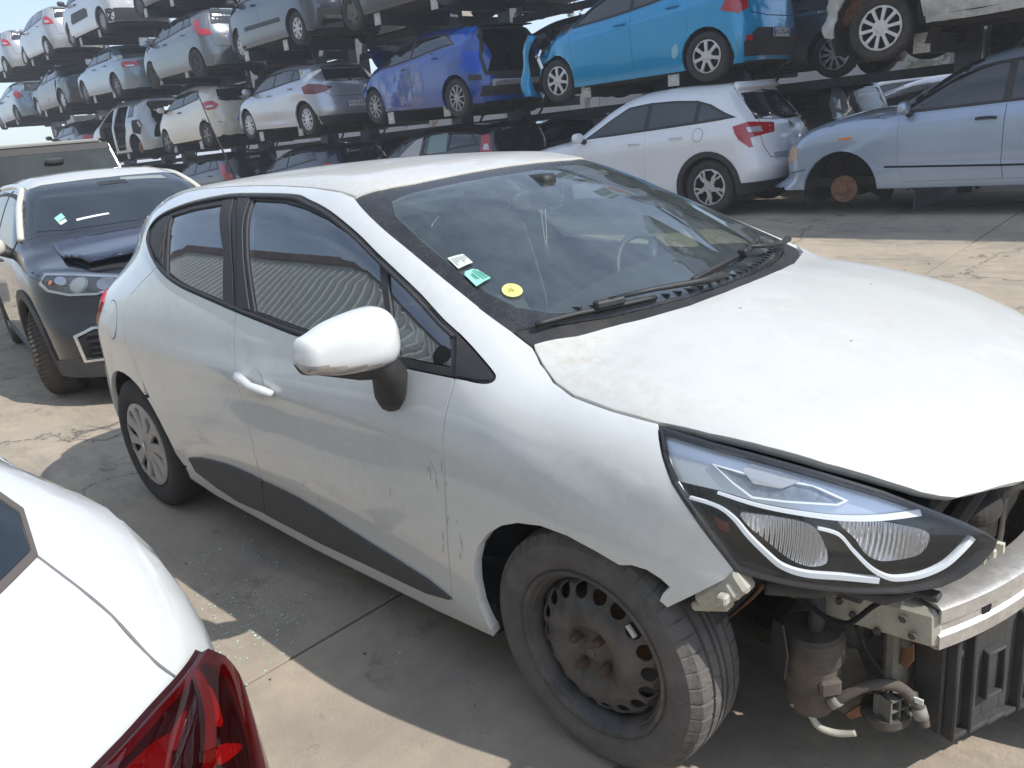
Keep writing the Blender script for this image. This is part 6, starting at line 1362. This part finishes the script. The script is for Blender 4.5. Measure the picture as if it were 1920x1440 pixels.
for bs, sg in (('BL', 1), ('BR', -1)): c4.P(bs, [[(a*BASIS[bs][1][0]+b*BASIS[bs][1][1]*sg, z) for a, b, z in [(-3.13,.745,1.03),(-3.15,.735,.97),(-3.27,.58,.965),(-3.25,.60,1.03)]]], 'reversing_lamp', m_clear, .014, flange=.004, grid=.05)
plate(c4.root, 'DA-710-QN', c4.B, 0, .55, .015); c4.P('L', [ell(-2.55,1.0,.075,.085,0,20)], 'fuel_flap_seam', m_gap, .0015); c4.P('L', [offset(ell(-2.55,1.0,.075,.085,0,20), .005)], 'fuel_flap', m_pure, .0025, flange=.003)
c4.P('B', [[(-.50,.64),(.50,.64),(.50,.70),(-.50,.70)]], 'tailgate_trim', m_alloy, .014, flange=.01)
c4.P('B', [[(-.52,1.475),(.52,1.475),(.50,1.53),(-.50,1.53)]], 'roof_spoiler', m_pure, .07, flange=.06)
def on_tail(car, y, z, lift):
    P, N = drop(car.B, np.array([[y, z]]), 'B'); p = Vector(P[0]); n = Vector(N[0]); up = Vector((0, 0, 1)); rt = up.cross(n).normalized(); up = n.cross(rt); M = Matrix((rt, up, n)).transposed().to_4x4(); M.translation = p+n*lift; return M
for dz in (.03, -.005):
    mb = MB(); mb.prism([(-.06, -.03), (0, .03), (.06, -.03), (.04, -.03), (0, .008), (-.04, -.03)], ((0, 0, 0), (1, 0, 0), (0, 1, 0)), .008); o = mb.build('chevron_emblem', m_dkalloy, c4.root); o.matrix_local = on_tail(c4, 0, 1.0+dz, .006)
letter('CITROEN', .042, on_tail(c4, 0, .92, .006), m_dkalloy, c4.root); letter('C4', .075, on_tail(c4, .44, .75, .006), m_dkalloy, c4.root)
c4.place((-4.45-2.67, 7.28, gz(7.3)+.345), 180.0, -.6)
x3 = Car('estate_suv', 'silver blue SUV without wheels, a rusty brake disc showing, at the right edge', 'car', P_x3, m_sblue, GR, wb=2.795, r=.35, wheels='0000', lod=0, xA=-.64, xB=-1.61, xD=-2.75, xDt=-2.6, sill=.36, handles=m_black, arch=.43, wtop=.10, track=.78, glassm=None, style=(5,'y'))
x3.P('L', [[(.02,.90),(-.12,.90),(-.12,.925),(.02,.925)]], 'side_repeater', m_amber, .008, True, .006)
x3.P('L', [[(-.50,.60),(-1.6,.57),(-2.3,.56),(-2.3,.54),(-1.6,.55),(-.5,.58)]], 'door_crease', m_gap, .003, True); x3.P('L', [[(.62,.56),(.40,.60),(.40,.59),(.62,.55)]], 'bumper_seam', m_gap, .003, True)  # first strip paints the shade along the door crease in near black
x3.P('FL', [[(a*.707-b*.707, z) for a, b, z in [(.60,.74,.86),(.48,.84,.84),(.50,.85,.72),(.64,.76,.66),(.72,.62,.68),(.68,.60,.82)]]], 'headlight', mat('amber_tinted_headlight', (.55, .36, .22), rough=.2, spec=.7, var=.2, vscale=20), .008, flange=.02)
x3.P('L', [arc(0, .35, .432, 158, 5, 17)+arc(0, .35, .475, 5, 158, 17)], 'arch_lip', m_sblue, .010, True, .02)
x3.place((-2.78, 7.36, .485), 180.0, 0)
tw = Car('hatchback_car', 'dark grey hatchback with a clear tail lamp, between white crossover and silver blue SUV', 'car', P_note, m_dgrey, GR, wb=2.60, r=.30, style=(7,'y'), lod=1, xA=-.20, xB=-1.28, xD=-2.62, xDt=-2.55, xC=-2.12, sill=.2, tg=[(-.58,.62),(-.62,.95),(-.5,1.42),(.5,1.42),(.62,.95),(.58,.62)], tl=[(-2.86,.76,1.40),(-2.80,.80,1.20),(-2.84,.82,1.0),(-3.05,.74,.92),(-3.12,.64,.96),(-2.98,.66,1.2),(-2.92,.66,1.40)], tlm=m_clear, rw=('B', [(-.54,1.02),(-.46,1.42),(.46,1.42),(.54,1.02)]))
tw.place((-6.8, 9.85, gz(10)+.30), 180)
dup(g2, 'silver hatchback far behind the silver blue SUV, under the racks', (-4.9, 12.4, gz(13)+.3), 180, 0, m_silv, GR); dup(ya, 'pale silver supermini far behind the dark grey hatchback', (-6.0, 14.6, gz(13)+.3), 180, 0, m_lgrey, GR)
b1 = Car('estate_car', 'black estate with a pale window blind, on the ground below the royal blue hatchback', 'car', P_note, m_blk, GR, wb=2.60, r=.31, style=(7,'y'), lod=1, xA=-.20, xB=-1.28, xD=-2.75, xDt=-2.55, xC=-2.0, sill=.2, tg=[(-.58,.62),(-.62,.95),(-.5,1.42),(.5,1.42),(.62,.95),(.58,.62)], tl=[(-2.86,.76,1.30),(-2.84,.82,1.0),(-3.05,.74,.92),(-2.96,.68,1.3)], rw=('B', [(-.54,1.06),(-.46,1.38),(.46,1.38),(.54,1.06)]))
b1.P('L', [[(-.62,1.06),(-.80,1.20),(-1.02,1.33),(-1.20,1.36),(-1.20,1.04)]], 'airbag_curtain', mat('white_fabric', (.50, .49, .50), rough=.9, var=.2, vscale=20, bump=.5, bscale=12), .008); b1.P('L', [[(-1.42,1.06),(-1.40,1.37),(-1.90,1.39),(-1.96,1.08)]], 'sun_blind', mat('mint_blind', (.22, .32, .32), rough=.6), .008)
b1.place((-11.9, 7.7, gz(7.6)+.31), 180)
dup(g2, 'dark navy hatchback on the ground below the silver hatchback', (-16.6, 7.7, gz(7.6)+.31), 180, 0, m_navy, GR)
b3 = dup(nt, 'black hatchback with pale roof rails, on the ground below the cream city car', (-21.2, 7.7, gz(7.6)+.31), 180, 0, m_blk, GR); dup(sb_, 'black saloon on the ground below the stripped off-roader', (-25.6, 7.7, gz(7.6)+.32), 180, 0, m_blk, GR); dup(sb_, 'dark saloon on the ground at the far left under the racks', (-30.4, 7.7, gz(7.6)+.32), 180, 0, m_navy, GR)
dup(ka, 'silver grey three-door car behind the nose of the white crossover', (-10.6, 10.0, gz(10)+.29), 180, 0, m_lgrey, GR)
dup(g2, 'dark hatchback behind the black estate under the racks', (-13.0, 10.3, gz(10)+.3), 180, 0, m_dgrey, GR); dup(ya, 'dark supermini behind the navy hatchback under the racks', (-17.6, 10.3, gz(10)+.3), 180, 0, m_blk, GR)
# ---------------------------------------------------------------- black and cream crossover behind the white hatchback
cp = Car('crossover_car', 'black crossover with a cream roof and dented bonnet, left behind the white hatchback', 'car', P_cap, m_blk, None, wb=2.606, r=.335, rim=.225, style=(5,'y'), lod=0, xA=-.38, xB=-1.40, xD=-2.70, xDt=-2.5, sill=.22, handles=m_blk, mirror=m_cream, arch=.40, wheels='1101', track=.77, roofm=m_cream, lower=(.30, m_black), skip='', glassm=None)
tm = make_wheel((5,'y'), .335, .225, m_alloy, mat('winter_tyre_rubber', (.085, .072, .060), rough=.9, var=.3, vscale=9, dirt=.6, dcol=(.17, .14, .11)), w=.215, seg=36)
for o in list(cp.root.children):
    if o.name.startswith('brake_disc'): bpy.data.objects.remove(o)
# cream roof, pillars and mirror
cp.P('T', [[(-.93,-.57),(-.88,-.3),(-.86,0),(-.88,.3),(-.93,.57),(-2.2,.58),(-2.95,.5),(-2.95,-.5),(-2.2,-.58)]], 'roof', m_cream, .006, flange=.006)
for sg in (1, -1):
    P_, N_2 = drop(cp.B, np.array(catmull([(-.34,1.10),(-.50,1.19),(-.70,1.30),(-.92,1.41),(-1.15,1.46),(-1.6,1.475),(-2.3,1.46)], 6)), 'L'); mb = MB(); mb.tube([(p[0]+n[0]*.004, sg*(p[1]+n[1]*.004), p[2]+n[2]*.004) for p, n in zip(P_, N_2)], .027, 8); mb.build('roof_pillar', m_cream, cp.root, smooth=True)
wsg = [(-.30,-.64),(-.20,-.45),(-.16,-.2),(-.15,0)]; wst = [(-.98,0),(-.99,-.3),(-1.03,-.52)]
L = wsg+wst; L = L+[(a, -b) for a, b in L[::-1] if abs(b) > 1e-6]
cp.P('T', [[(-.30,-.66),(-.19,-.45),(-.14,-.2),(-.13,0),(-.14,.2),(-.19,.45),(-.30,.66),(-.92,.56),(-.87,.3),(-.85,0),(-.87,-.3),(-.92,-.56)]], 'windscreen', m_glassd, .007, flange=.004, grid=.1)
cp.P('T', [[(-.80,.10),(-.80,.42),(-.72,.44),(-.72,.08)]], 'sun_visor', mat('pale_visor', (.25, .29, .27), rough=.6), .0085); cp.P('T', [[(-.74,-.10),(-.74,.12),(-.66,.12),(-.66,-.10)]], 'mirror_base', m_black, .009)
o = cp.P('T', [[(-.31,-.50),(-.34,-.44),(-.40,-.45),(-.37,-.51)]], 'mint_sticker', m_st2, .0085); o = cp.P('T', [[(-.27,-.49),(-.29,-.44),(-.325,-.445),(-.305,-.50)]], 'white_sticker', m_st1, .0085)
cp.P('T', [[(-.26,-.38),(-.25,-.15),(-.27,-.15),(-.285,-.38)]], 'paper_note', m_plate, .0085)
# bonnet sprung up and buckled
hd = [(-.10,-.60),(.30,-.60),(.62,-.50),(.70,-.2),(.72,0),(.70,.2),(.62,.50),(.30,.60),(-.10,.60),(-.04,.3),(-.02,0),(-.04,-.3)]
m_bonnet = paint('dented_navy', (.016, .02, .05), .3, .3)
def buckle(P, N):
    k = np.clip((P[:, 0]+.1)/.8, 0, 1); q = P.copy(); q[:, 2] += .10*k**1.2+.012*np.sin(P[:, 1]*6+1)*k+.006*np.sin(P[:, 0]*11+P[:, 1]*5)*k; q[:, 0] -= .03*k; return q
o = cp.P('T', [hd], 'bonnet', m_bonnet, .012, fn=buckle, grid=.04); md = o.modifiers.new('s', 'SOLIDIFY'); md.thickness = .02
cp.P('T', [[(.25,-.58),(.60,-.50),(.70,-.2),(.70,.2),(.60,.50),(.25,.58)]], 'engine_bay', m_cut, .006, flange=.01)
for sg in (-1, 1):
    bs = 'FR' if sg < 0 else 'FL'
    n_, u_, v_ = BASIS['FR']
    pts = [(.42,-.79,.93),(.60,-.66,.92),(.72,-.50,.89),(.77,-.36,.86),(.77,-.36,.76),(.72,-.52,.74),(.62,-.68,.76),(.50,-.79,.80),(.42,-.83,.86)]
    L = [tuple(p) for p in flat(pts, 'FR')]
    if sg < 0:
        hlo = cp.P('FR', [L], 'headlight', m_hblack, .002, grid=.05); cp.P('FR', [offset(L, .004)], 'lens', glass('crossover_lens', (.9, .92, .93), 1.6, .08), .022, flange=.02, grid=.05, parent=hlo)
        cp.P('FR', [offset(L, .004), offset(L, .02)], 'lens_rim', m_chrome, .008, grid=.05, parent=hlo)
        c = flat([(.65,-.62,.83)], 'FR')[0]; cp.P('FR', [ell(c[0], c[1], .062, .055)], 'projector_ring', m_refl, .010, parent=hlo, grid=.04); cp.P('FR', [ell(c[0], c[1], .046, .042)], 'projector_lens', mat('projector_glass', (.25, .27, .28), rough=.08, spec=.9), .014, parent=hlo, grid=.04)
        c = flat([(.50,-.765,.86)], 'FR')[0]; cp.P('FR', [ell(c[0], c[1], .014, .016)], 'indicator_bulb', m_amber, .012, parent=hlo, grid=.03)
        c = flat([(.56,-.72,.87)], 'FR')[0]; cp.P('FR', [ell(c[0], c[1], .05, .028, -.4)], 'side_reflector', m_refl, .010, parent=hlo, grid=.03)
        c = flat([(.74,-.47,.82)], 'FR')[0]; cp.P('FR', [ell(c[0], c[1], .055, .045)], 'main_reflector', m_refl, .010, parent=hlo, grid=.03)
        mirror_tree(hlo, cp.root)
    fg = [(sg*.68,.34),(sg*.70,.50),(sg*.60,.54),(sg*.36,.54),(sg*.36,.36)]
    f = cp.P('F', [offset(fg, -.014), offset(fg, .002)], 'fog_lamp_surround', m_chrome, .014, flange=.02, grid=.05); cp.P('F', [fg], 'fog_lamp_recess', m_cut, .004)
    for k in range(4):
        P_, N_2 = drop(cp.B, np.array([(sg*.64, .385+.04*k), (sg*.5, .385+.04*k), (sg*.37, .385+.04*k)]), 'F'); mb = MB(); mb.tube([p+n*.012 for p, n in zip(P_, N_2)], .008, 5); mb.build('grille_bar', m_black, f, smooth=True)
cp.P('F', [[(-.8,.22),(-.8,.34),(.8,.34),(.8,.22)]], 'lower_bumper', m_clad, .012, flange=.03); cp.P('R', [[(.80,.22),(.80,.36),(.45,.33),(.42,.22)]], 'lower_bumper_corner', m_clad, .012, True, .03)
cp.P('F', [[(-.33,.36),(-.33,.62),(.33,.62),(.33,.36)]], 'grille', m_black, .008, flange=.02)
cw = make_wheel((5,'y'), .335, .225, m_alloy, MATS['winter_tyre_rubber'], w=.215, seg=36)
wf = put_wheel(cw, cp.root, (0, -.74, .335), -1, steer=R(-20))
# chevron lugs of the winter tyre
mb = MB(); 
for k in range(64):
    a = 2*math.pi*k/64
    for sgn in (-1, 1):
        Vq = []
        for j, (yy, da) in enumerate(((.004, 0), (.045, .05), (.09, .085), (.106, .09))):
            rr = .338 if j < 3 else .325
            for dd in (0, .055): Vq.append((rr*math.cos(a+da+dd), sgn*yy, rr*math.sin(a+da+dd)))
            for dd in (0, .055): Vq.append(((rr-.012)*math.cos(a+da+dd), sgn*yy, (rr-.012)*math.sin(a+da+dd)))
        Fq = []
        for j in range(3):
            b = 4*j; Fq += [(b, b+1, b+5, b+4), (b, b+4, b+6, b+2), (b+1, b+3, b+7, b+5)]
        mb.add(Vq, Fq)
lg = mb.build('tyre_tread', MATS['winter_tyre_rubber'], wf); tag(lg, kind='stuff')
cp.root.matrix_world = Matrix.Translation((-5.22, .38, 0)) @ Matrix.Rotation(R(-9), 4, 'Z')
orn2 = None
# ---------------------------------------------------------------- white car at the lower left, seen over its tail
tlq = [(-3.207,.845,.862),(-3.287,.752,.870),(-3.34,.669,.872),(-3.44,.50,.85),(-3.51,.40,.78),(-3.525,.40,.62),(-3.46,.70,.50),(-3.30,.87,.50),(-3.235,.893,.56),(-3.218,.893,.63),(-3.200,.892,.69),(-3.185,.888,.74),(-3.182,.878,.79),(-3.190,.864,.83)]
m_w2 = paint('gloss_white', (.58, .59, .58), 0, .10)
m_redlens = glass('deep_red_lens', (.50, .045, .06), 1.3, .02, (.3, .02, .02))
wc = Car('hatchback_car', 'glossy white car with a large dark red tail lamp, at the lower left corner', 'car', P_wht, m_w2, None, wb=2.65, r=.32, style=(7,'y'), lod=0, xA=-.46, xB=-1.5, xD=-2.75, xDt=-2.5, sill=.2, handles=m_w2, arch=.37, skip='G')
def big_lamp(bs, sg):
    n_, u_, v_ = BASIS[bs]; f = lambda L: [(a*u_[0]+b*sg*u_[1], z) for a, b, z in L]
    q = f(tlq); base = wc.P(bs, [offset(q, -.006)], 'tail_light', mat('lamp_back', (.030, .004, .006), rough=.35), .007, grid=.03)
    wc.P(bs, [q], 'lens', m_redlens, .024, flange=.03, grid=.03, parent=base)
    c = np.array(q); 
    wc.P(bs, [offset(q, .002), offset(q, .010)], 'lens_rim', mat('deep_red_rim', (.20, .006, .012), rough=.2, coat=.5), .014, flange=.01, grid=.03, parent=base)
    m_rf = mat('bright_red_reflector', (.80, .015, .02), rough=.35, var=.25, vscale=120); m_md = mat('mid_red_panel', (.36, .02, .03), rough=.25)
    for nm, L, m, l in (('reflector', [(-3.243,.822,.838),(-3.236,.830,.824),(-3.258,.826,.788),(-3.270,.815,.793),(-3.260,.812,.823)], m_rf, .014), ('reflector', [(-3.284,.808,.776),(-3.251,.839,.734),(-3.28,.817,.746),(-3.300,.796,.763)], m_rf, .014),
                        ('inner_panel', [(-3.300,.757,.840),(-3.311,.752,.826),(-3.345,.72,.80),(-3.42,.60,.78),(-3.40,.60,.85),(-3.33,.705,.853)], m_md, .011), ('light_band', [(-3.236,.815,.858),(-3.230,.826,.845),(-3.258,.82,.808),(-3.33,.77,.74),(-3.40,.70,.68),(-3.41,.68,.70),(-3.33,.755,.765),(-3.27,.803,.815)], m_md, .015),
                        ('bulb_cover', [(-3.276,.789,.838),(-3.286,.776,.842),(-3.308,.750,.836),(-3.312,.756,.822)], m_clear, .013)):  # bright patch paints in the highlight on the bulb
        wc.P(bs, [soft(f(L))], nm, m, l, parent=base, grid=.02)
big_lamp('BR', -1); big_lamp('BL', 1)
rwp = [(-.722,1.041),(-.735,1.07),(-.715,1.10),(-.66,1.20),(-.55,1.37),(.55,1.37),(.66,1.20),(.715,1.10),(.735,1.07),(.725,1.043),(.656,1.033),(.4,1.02),(0,1.01),(-.4,1.02),(-.656,1.033)]
wc.P('B', [rwp], 'rear_window', m_glassd, .004, flange=.004, grid=.05); wc.P('B', [offset(rwp, -.007), offset(rwp, -.001)], 'window_seal', mat('dark_seal', (.10, .085, .075), rough=.5), .006, flange=.008, grid=.05)
gate = [(-.66,.60),(-.70,.80),(-.735,.93),(-.78,1.02),(-.79,1.08)]
for sg in (1, -1):
    P_, N_2 = drop(wc.B, np.array(catmull([(sg*a*-1, z) for a, z in [(-.725,1.039),(-.764,.971),(-.786,.908),(-.805,.871)]], 6)), 'B'); mb = MB(); mb.tube([p+n*.0006 for p, n in zip(P_, N_2)], .0022, 6); mb.build('tailgate_seam', mat('grey_seam', (.16, .16, .16), rough=.8), wc.root, smooth=True)
wc.root.matrix_world = Matrix.Translation((-3.15, -2.565, 0)) @ Matrix.Rotation(R(180), 4, 'Z')
# ---------------------------------------------------------------- boxy off-roader at the far left
df = thing('off_road_car', 'boxy black off-roader with a flat windscreen, left edge, behind the cream-roofed crossover', 'car', (-9.6, 1.35, 0), R(-4))
m_dfb = mat('matt_black_body', (.010, .010, .012), rough=.5, spec=.25)
mb = MB()
for pts, y0, y1 in (([(1.0,.5),(1.0,1.12),(.75,1.20),(-.28,1.25),(-.55,1.90),(-2.9,1.92),(-2.95,.5)], -.80, .80),):
    n = len(pts); V = [(x, y0 if z < 1.3 else y0+.10, z) for x, z in pts]+[(x, y1 if z < 1.3 else y1-.10, z) for x, z in pts]
    mb.add(V, [tuple(range(n))[::-1], tuple(range(n, 2*n))]+[(i, (i+1) % n, n+(i+1) % n, n+i) for i in range(n)])
body = mb.build('body', m_dfb, df); bv = body.modifiers.new('b', 'BEVEL'); bv.width = .05; bv.segments = 2
nrm = Vector((.65, 0, .27)).normalized(); tv = Vector((-.27, 0, .65)).normalized()
def df_panel(nm, y0, y1, s0, s1, m, lift, t=.01):
    o_ = Vector((-.28, 0, 1.25))+nrm*lift; mb = MB(); k0 = 1; q = [(y0*(1-.12*s0), s0*.70), (y1*(1-.12*s0), s0*.70), (y1*(1-.12*s1), s1*.70), (y0*(1-.12*s1), s1*.70)]
    mb.prism(q, (o_, (0, 1, 0), tv), t); return mb.build(nm, m, df)
df_panel('windscreen_frame', -.80, .80, .02, .97, m_dfb, .010); df_panel('windscreen', -.74, .74, .08, .88, mat('pale_green_glass', (.022, .032, .031), rough=.02, spec=.5, var=.5, vscale=2.2), .022); df_panel('side_post', .77, .79, .02, .95, m_lgrey, .014); df_panel('screen_pillar', -.77, -.73, .02, .93, m_dfb, .030); df_panel('screen_header', -.78, .78, .86, .98, m_dfb, .026)
for s in (-1, 1):
    mb = MB(); mb.box((.35, s*.86, .70), (1.1, .16, .05), bev=.02); mb.box((.35, s*.80, .95), (.9, .05, .3), bev=.02); mb.build('wing', m_dfb, df)
    mb = MB(); mb.box((-1.2, s*.745, 1.55), (1.5, .02, .42), bev=.006); mb.build('side_window', m_glassd, df)
    mb = MB(); mb.lathe([(0, .03), (.085, .03), (.10, 0), (0, 0)], (1.01, s*.55, .95), 'x', 18); mb.build('headlight', m_clear, df, angle=40)
    mb = MB(); mb.tube([(-.15, s*.80, 1.25), (-.05, s*.95, 1.28)], .012, 6); mb.box((-.05, s*1.0, 1.35), (.05, .12, .2), bev=.015); mb.build('door_mirror', m_black, df)
    for cx in (.35, -2.2): put_wheel(make_wheel((8,'holes'), .38, .22, m_steel, None, .22, 24), df, (cx, s*.74, .38), s)
mb = MB(); mb.box((-1.7, 0, 1.935), (2.2, 1.35, .03), bev=.012); mb.build('roof', m_dfb, df); mb = MB(); mb.box((-.62, 0, 1.925), (.06, 1.25, .05), bev=.015); mb.build('roof_edge', mat('pale_edge', (.26, .25, .23), rough=.6), df)
mb = MB(); ball(mb, (-.40, .0, 1.72), (.02, .11, .035), 3, 14, 8); mb.build('interior_mirror', m_black, df); mb = MB(); mb.box((1.04, 0, .62), (.10, 1.6, .16), bev=.02); mb.build('front_bumper', m_black, df)
mb = MB(); mb.box((1.006, 0, .95), (.02, .7, .3), bev=.005); mb.build('grille', m_under, df)
# ---------------------------------------------------------------- corrugated hall on the other side of the yard (reflected in the side windows)
hall = thing('warehouse', 'long grey corrugated warehouse with a brown eaves band, facing the white hatchback across the yard', 'building', (-14, -9.2, 0))
m_cor = mat('grey_cladding', (.55, .60, .57), rough=.5, var=.06, vscale=2, dirt=.15); m_eav = mat('brown_eaves', (.13, .065, .055), rough=.5)
prof = [(0, 0), (.265, 0), (.28, .035), (.295, .035), (.315, 0), (.33, 0)]
V = []; Fc = []
for k in range(6):
    for (x, y) in prof[:-1]: V += [(k*.33+x, y, 0), (k*.33+x, y, 8.6)]
V += [(1.98, 0, 0), (1.98, 0, 8.6)]
for i in range(len(V)//2-1): Fc.append((2*i, 2*i+2, 2*i+3, 2*i+1))
mb = MB(); mb.add(V, Fc); p0 = mb.build('cladding_panel', m_cor, hall); p0.location = (-19.8, 0, 0)
for k in range(1, 21): c = copy_obj(p0, hall); c.location = (-19.8+1.98*k, 0, 0)
mb = MB(); mb.box((1, -.05, 8.85), (41.8, .3, .55)); mb.build('eaves_band', m_eav, hall)
mb = MB(); mb.box((1, -6, 4.3), (41.6, 11.9, 8.6)); mb.box((1, -6, 8.8), (41.9, 12.2, .2)); mb.build('hall_body', m_cor, hall)
# ---------------------------------------------------------------- beyond the racks
far = thing('warehouse', 'pale distant hall glimpsed in the gaps behind the racks', 'building', (-20, 46, 0))
mb = MB(); mb.box((0, 0, 2.6), (120, 10, 5.2)); mb.build('wall', mat('pale_render', (.16, .16, .16), rough=.8, var=.08, vscale=1), far)
mb = MB(); mb.box((0, 0, 5.4), (121, 11, .5)); mb.build('roof', mat('grey_roof', (.25, .25, .26), rough=.7), far)
for k in range(14):
    mb = MB(); mb.box((-56+8.5*k, -5.02, 1.8), (2.4, .1, 2.6)); mb.build('loading_door', mat('grey_door', (.18, .19, .20), rough=.6), far)
m_leaf = mat('tree_leaf', (.045, .075, .025), rough=.7, var=.5, vscale=1.5); m_bark = mat('bark', (.09, .07, .05), rough=.9)
for k, (x, y, h) in enumerate(((-36, 30, 6.5), (-27, 33, 7.5), (-18, 30, 6), (-9, 32, 7), (-1, 27, 6.5), (6, 30, 7), (13, 26, 6.5), (20, 30, 7.5))):
    tr_ = thing('broadleaf_tree', 'green broadleaf tree behind the racks, glimpsed through the gaps', 'tree', (x, y, .2), group='trees behind the racks')
    mb = MB(); mb.tube([(0, 0, 0), (.1, 0, h*.35), (0, .1, h*.7)], [.2, .14, .05], 7)
    for q in range(5): a = q*1.26; mb.tube([(0, 0, h*(.3+.06*q)), (math.cos(a)*h*.2, math.sin(a)*h*.2, h*(.5+.07*q))], [.08, .03], 5)
    mb.build('trunk', m_bark, tr_, smooth=True)
    n = 1500; d = rng.normal(size=(n, 3)); d /= np.linalg.norm(d, axis=1, keepdims=True); cl_ = rng.normal(size=(24, 3))*np.array([h*.16, h*.16, h*.15]); c = cl_[rng.integers(0, 24, n)]+d*h*.09*rng.random((n, 1))**.4; c[:, 2] += h*.66
    a1 = rng.normal(size=(n, 3)); a1 /= np.linalg.norm(a1, axis=1, keepdims=True); a2 = np.cross(a1, d); s_ = .10+.10*rng.random((n, 1))
    V = np.stack([c-a1*s_, c+a2*s_*.6, c+a1*s_, c-a2*s_*.6], 1).reshape(-1, 3); Fc = np.arange(4*n).reshape(n, 4)
    o = link_mesh('crown', V, Fc, m_leaf, tr_, smooth=False); tag(o, kind='stuff')
# ---------------------------------------------------------------- broken window glass on the concrete
m_crumb = mat('tempered_glass_crumbs', (.45, .72, .66), rough=.12, spec=.8)
V = []; Fc = []
def crumb(x, y, s_):
    n = len(V); a = rng.random()*6.28; z = GZ(y)
    for k in range(3): V.append((x+s_*math.cos(a+2.1*k), y+s_*math.sin(a+2.1*k), z+.001+.3*s_*rng.random()))
    V.append((x, y, z+s_*(.7+.6*rng.random()))); Fc.extend([(n, n+1, n+3), (n+1, n+2, n+3), (n+2, n, n+3)])
for (cx, cy, sx, sy, n) in ((-1.22, -1.27, .035, .03, 130), (-1.22, -1.25, .10, .08, 60), (-1.45, -1.08, .16, .08, 90), (-1.6, -.9, .35, .16, 120), (-1.25, -.98, .12, .08, 60), (-2.2, -.95, .4, .15, 40)):
    for _ in range(n): crumb(cx+rng.normal()*sx, cy+rng.normal()*sy, .0022+.0035*rng.random())
gl_ = link_mesh('glass_crumbs', V, Fc, m_crumb, None, smooth=False); tag(gl_, 'scattered green crumbs of broken car glass on the concrete beside the white hatchback', 'glass', kind='stuff')
m_pebble = mat('dark_grit', (.06, .055, .05), rough=.9)
V = []; Fc = []
for _ in range(500): crumb(-6+12*rng.random(), -3+10*rng.random(), .003+.007*rng.random()**2)
gt = link_mesh('grit', V, Fc, m_pebble, None, smooth=False); tag(gt, 'dark grit strewn over the yard concrete', 'grit', kind='stuff')
# ---------------------------------------------------------------- dusty summer air
mb = MB(); mb.box((0, 0, 4.6), (1840, 1840, 11.4)); hz_ = mb.build('haze', None); tag(hz_, kind='stuff')
m_hz = bpy.data.materials.new('dusty_air'); m_hz.use_nodes = True; t = m_hz.node_tree; t.nodes.clear()
pv = N_(t, 'VolumePrincipled'); pv.inputs['Color'].default_value = (.88, .93, 1, 1); pv.inputs['Density'].default_value = .0032; pv.inputs['Anisotropy'].default_value = .35
ov = N_(t, 'OutputMaterial'); t.links.new(pv.outputs[0], ov.inputs['Volume']); hz_.data.materials.append(m_hz)
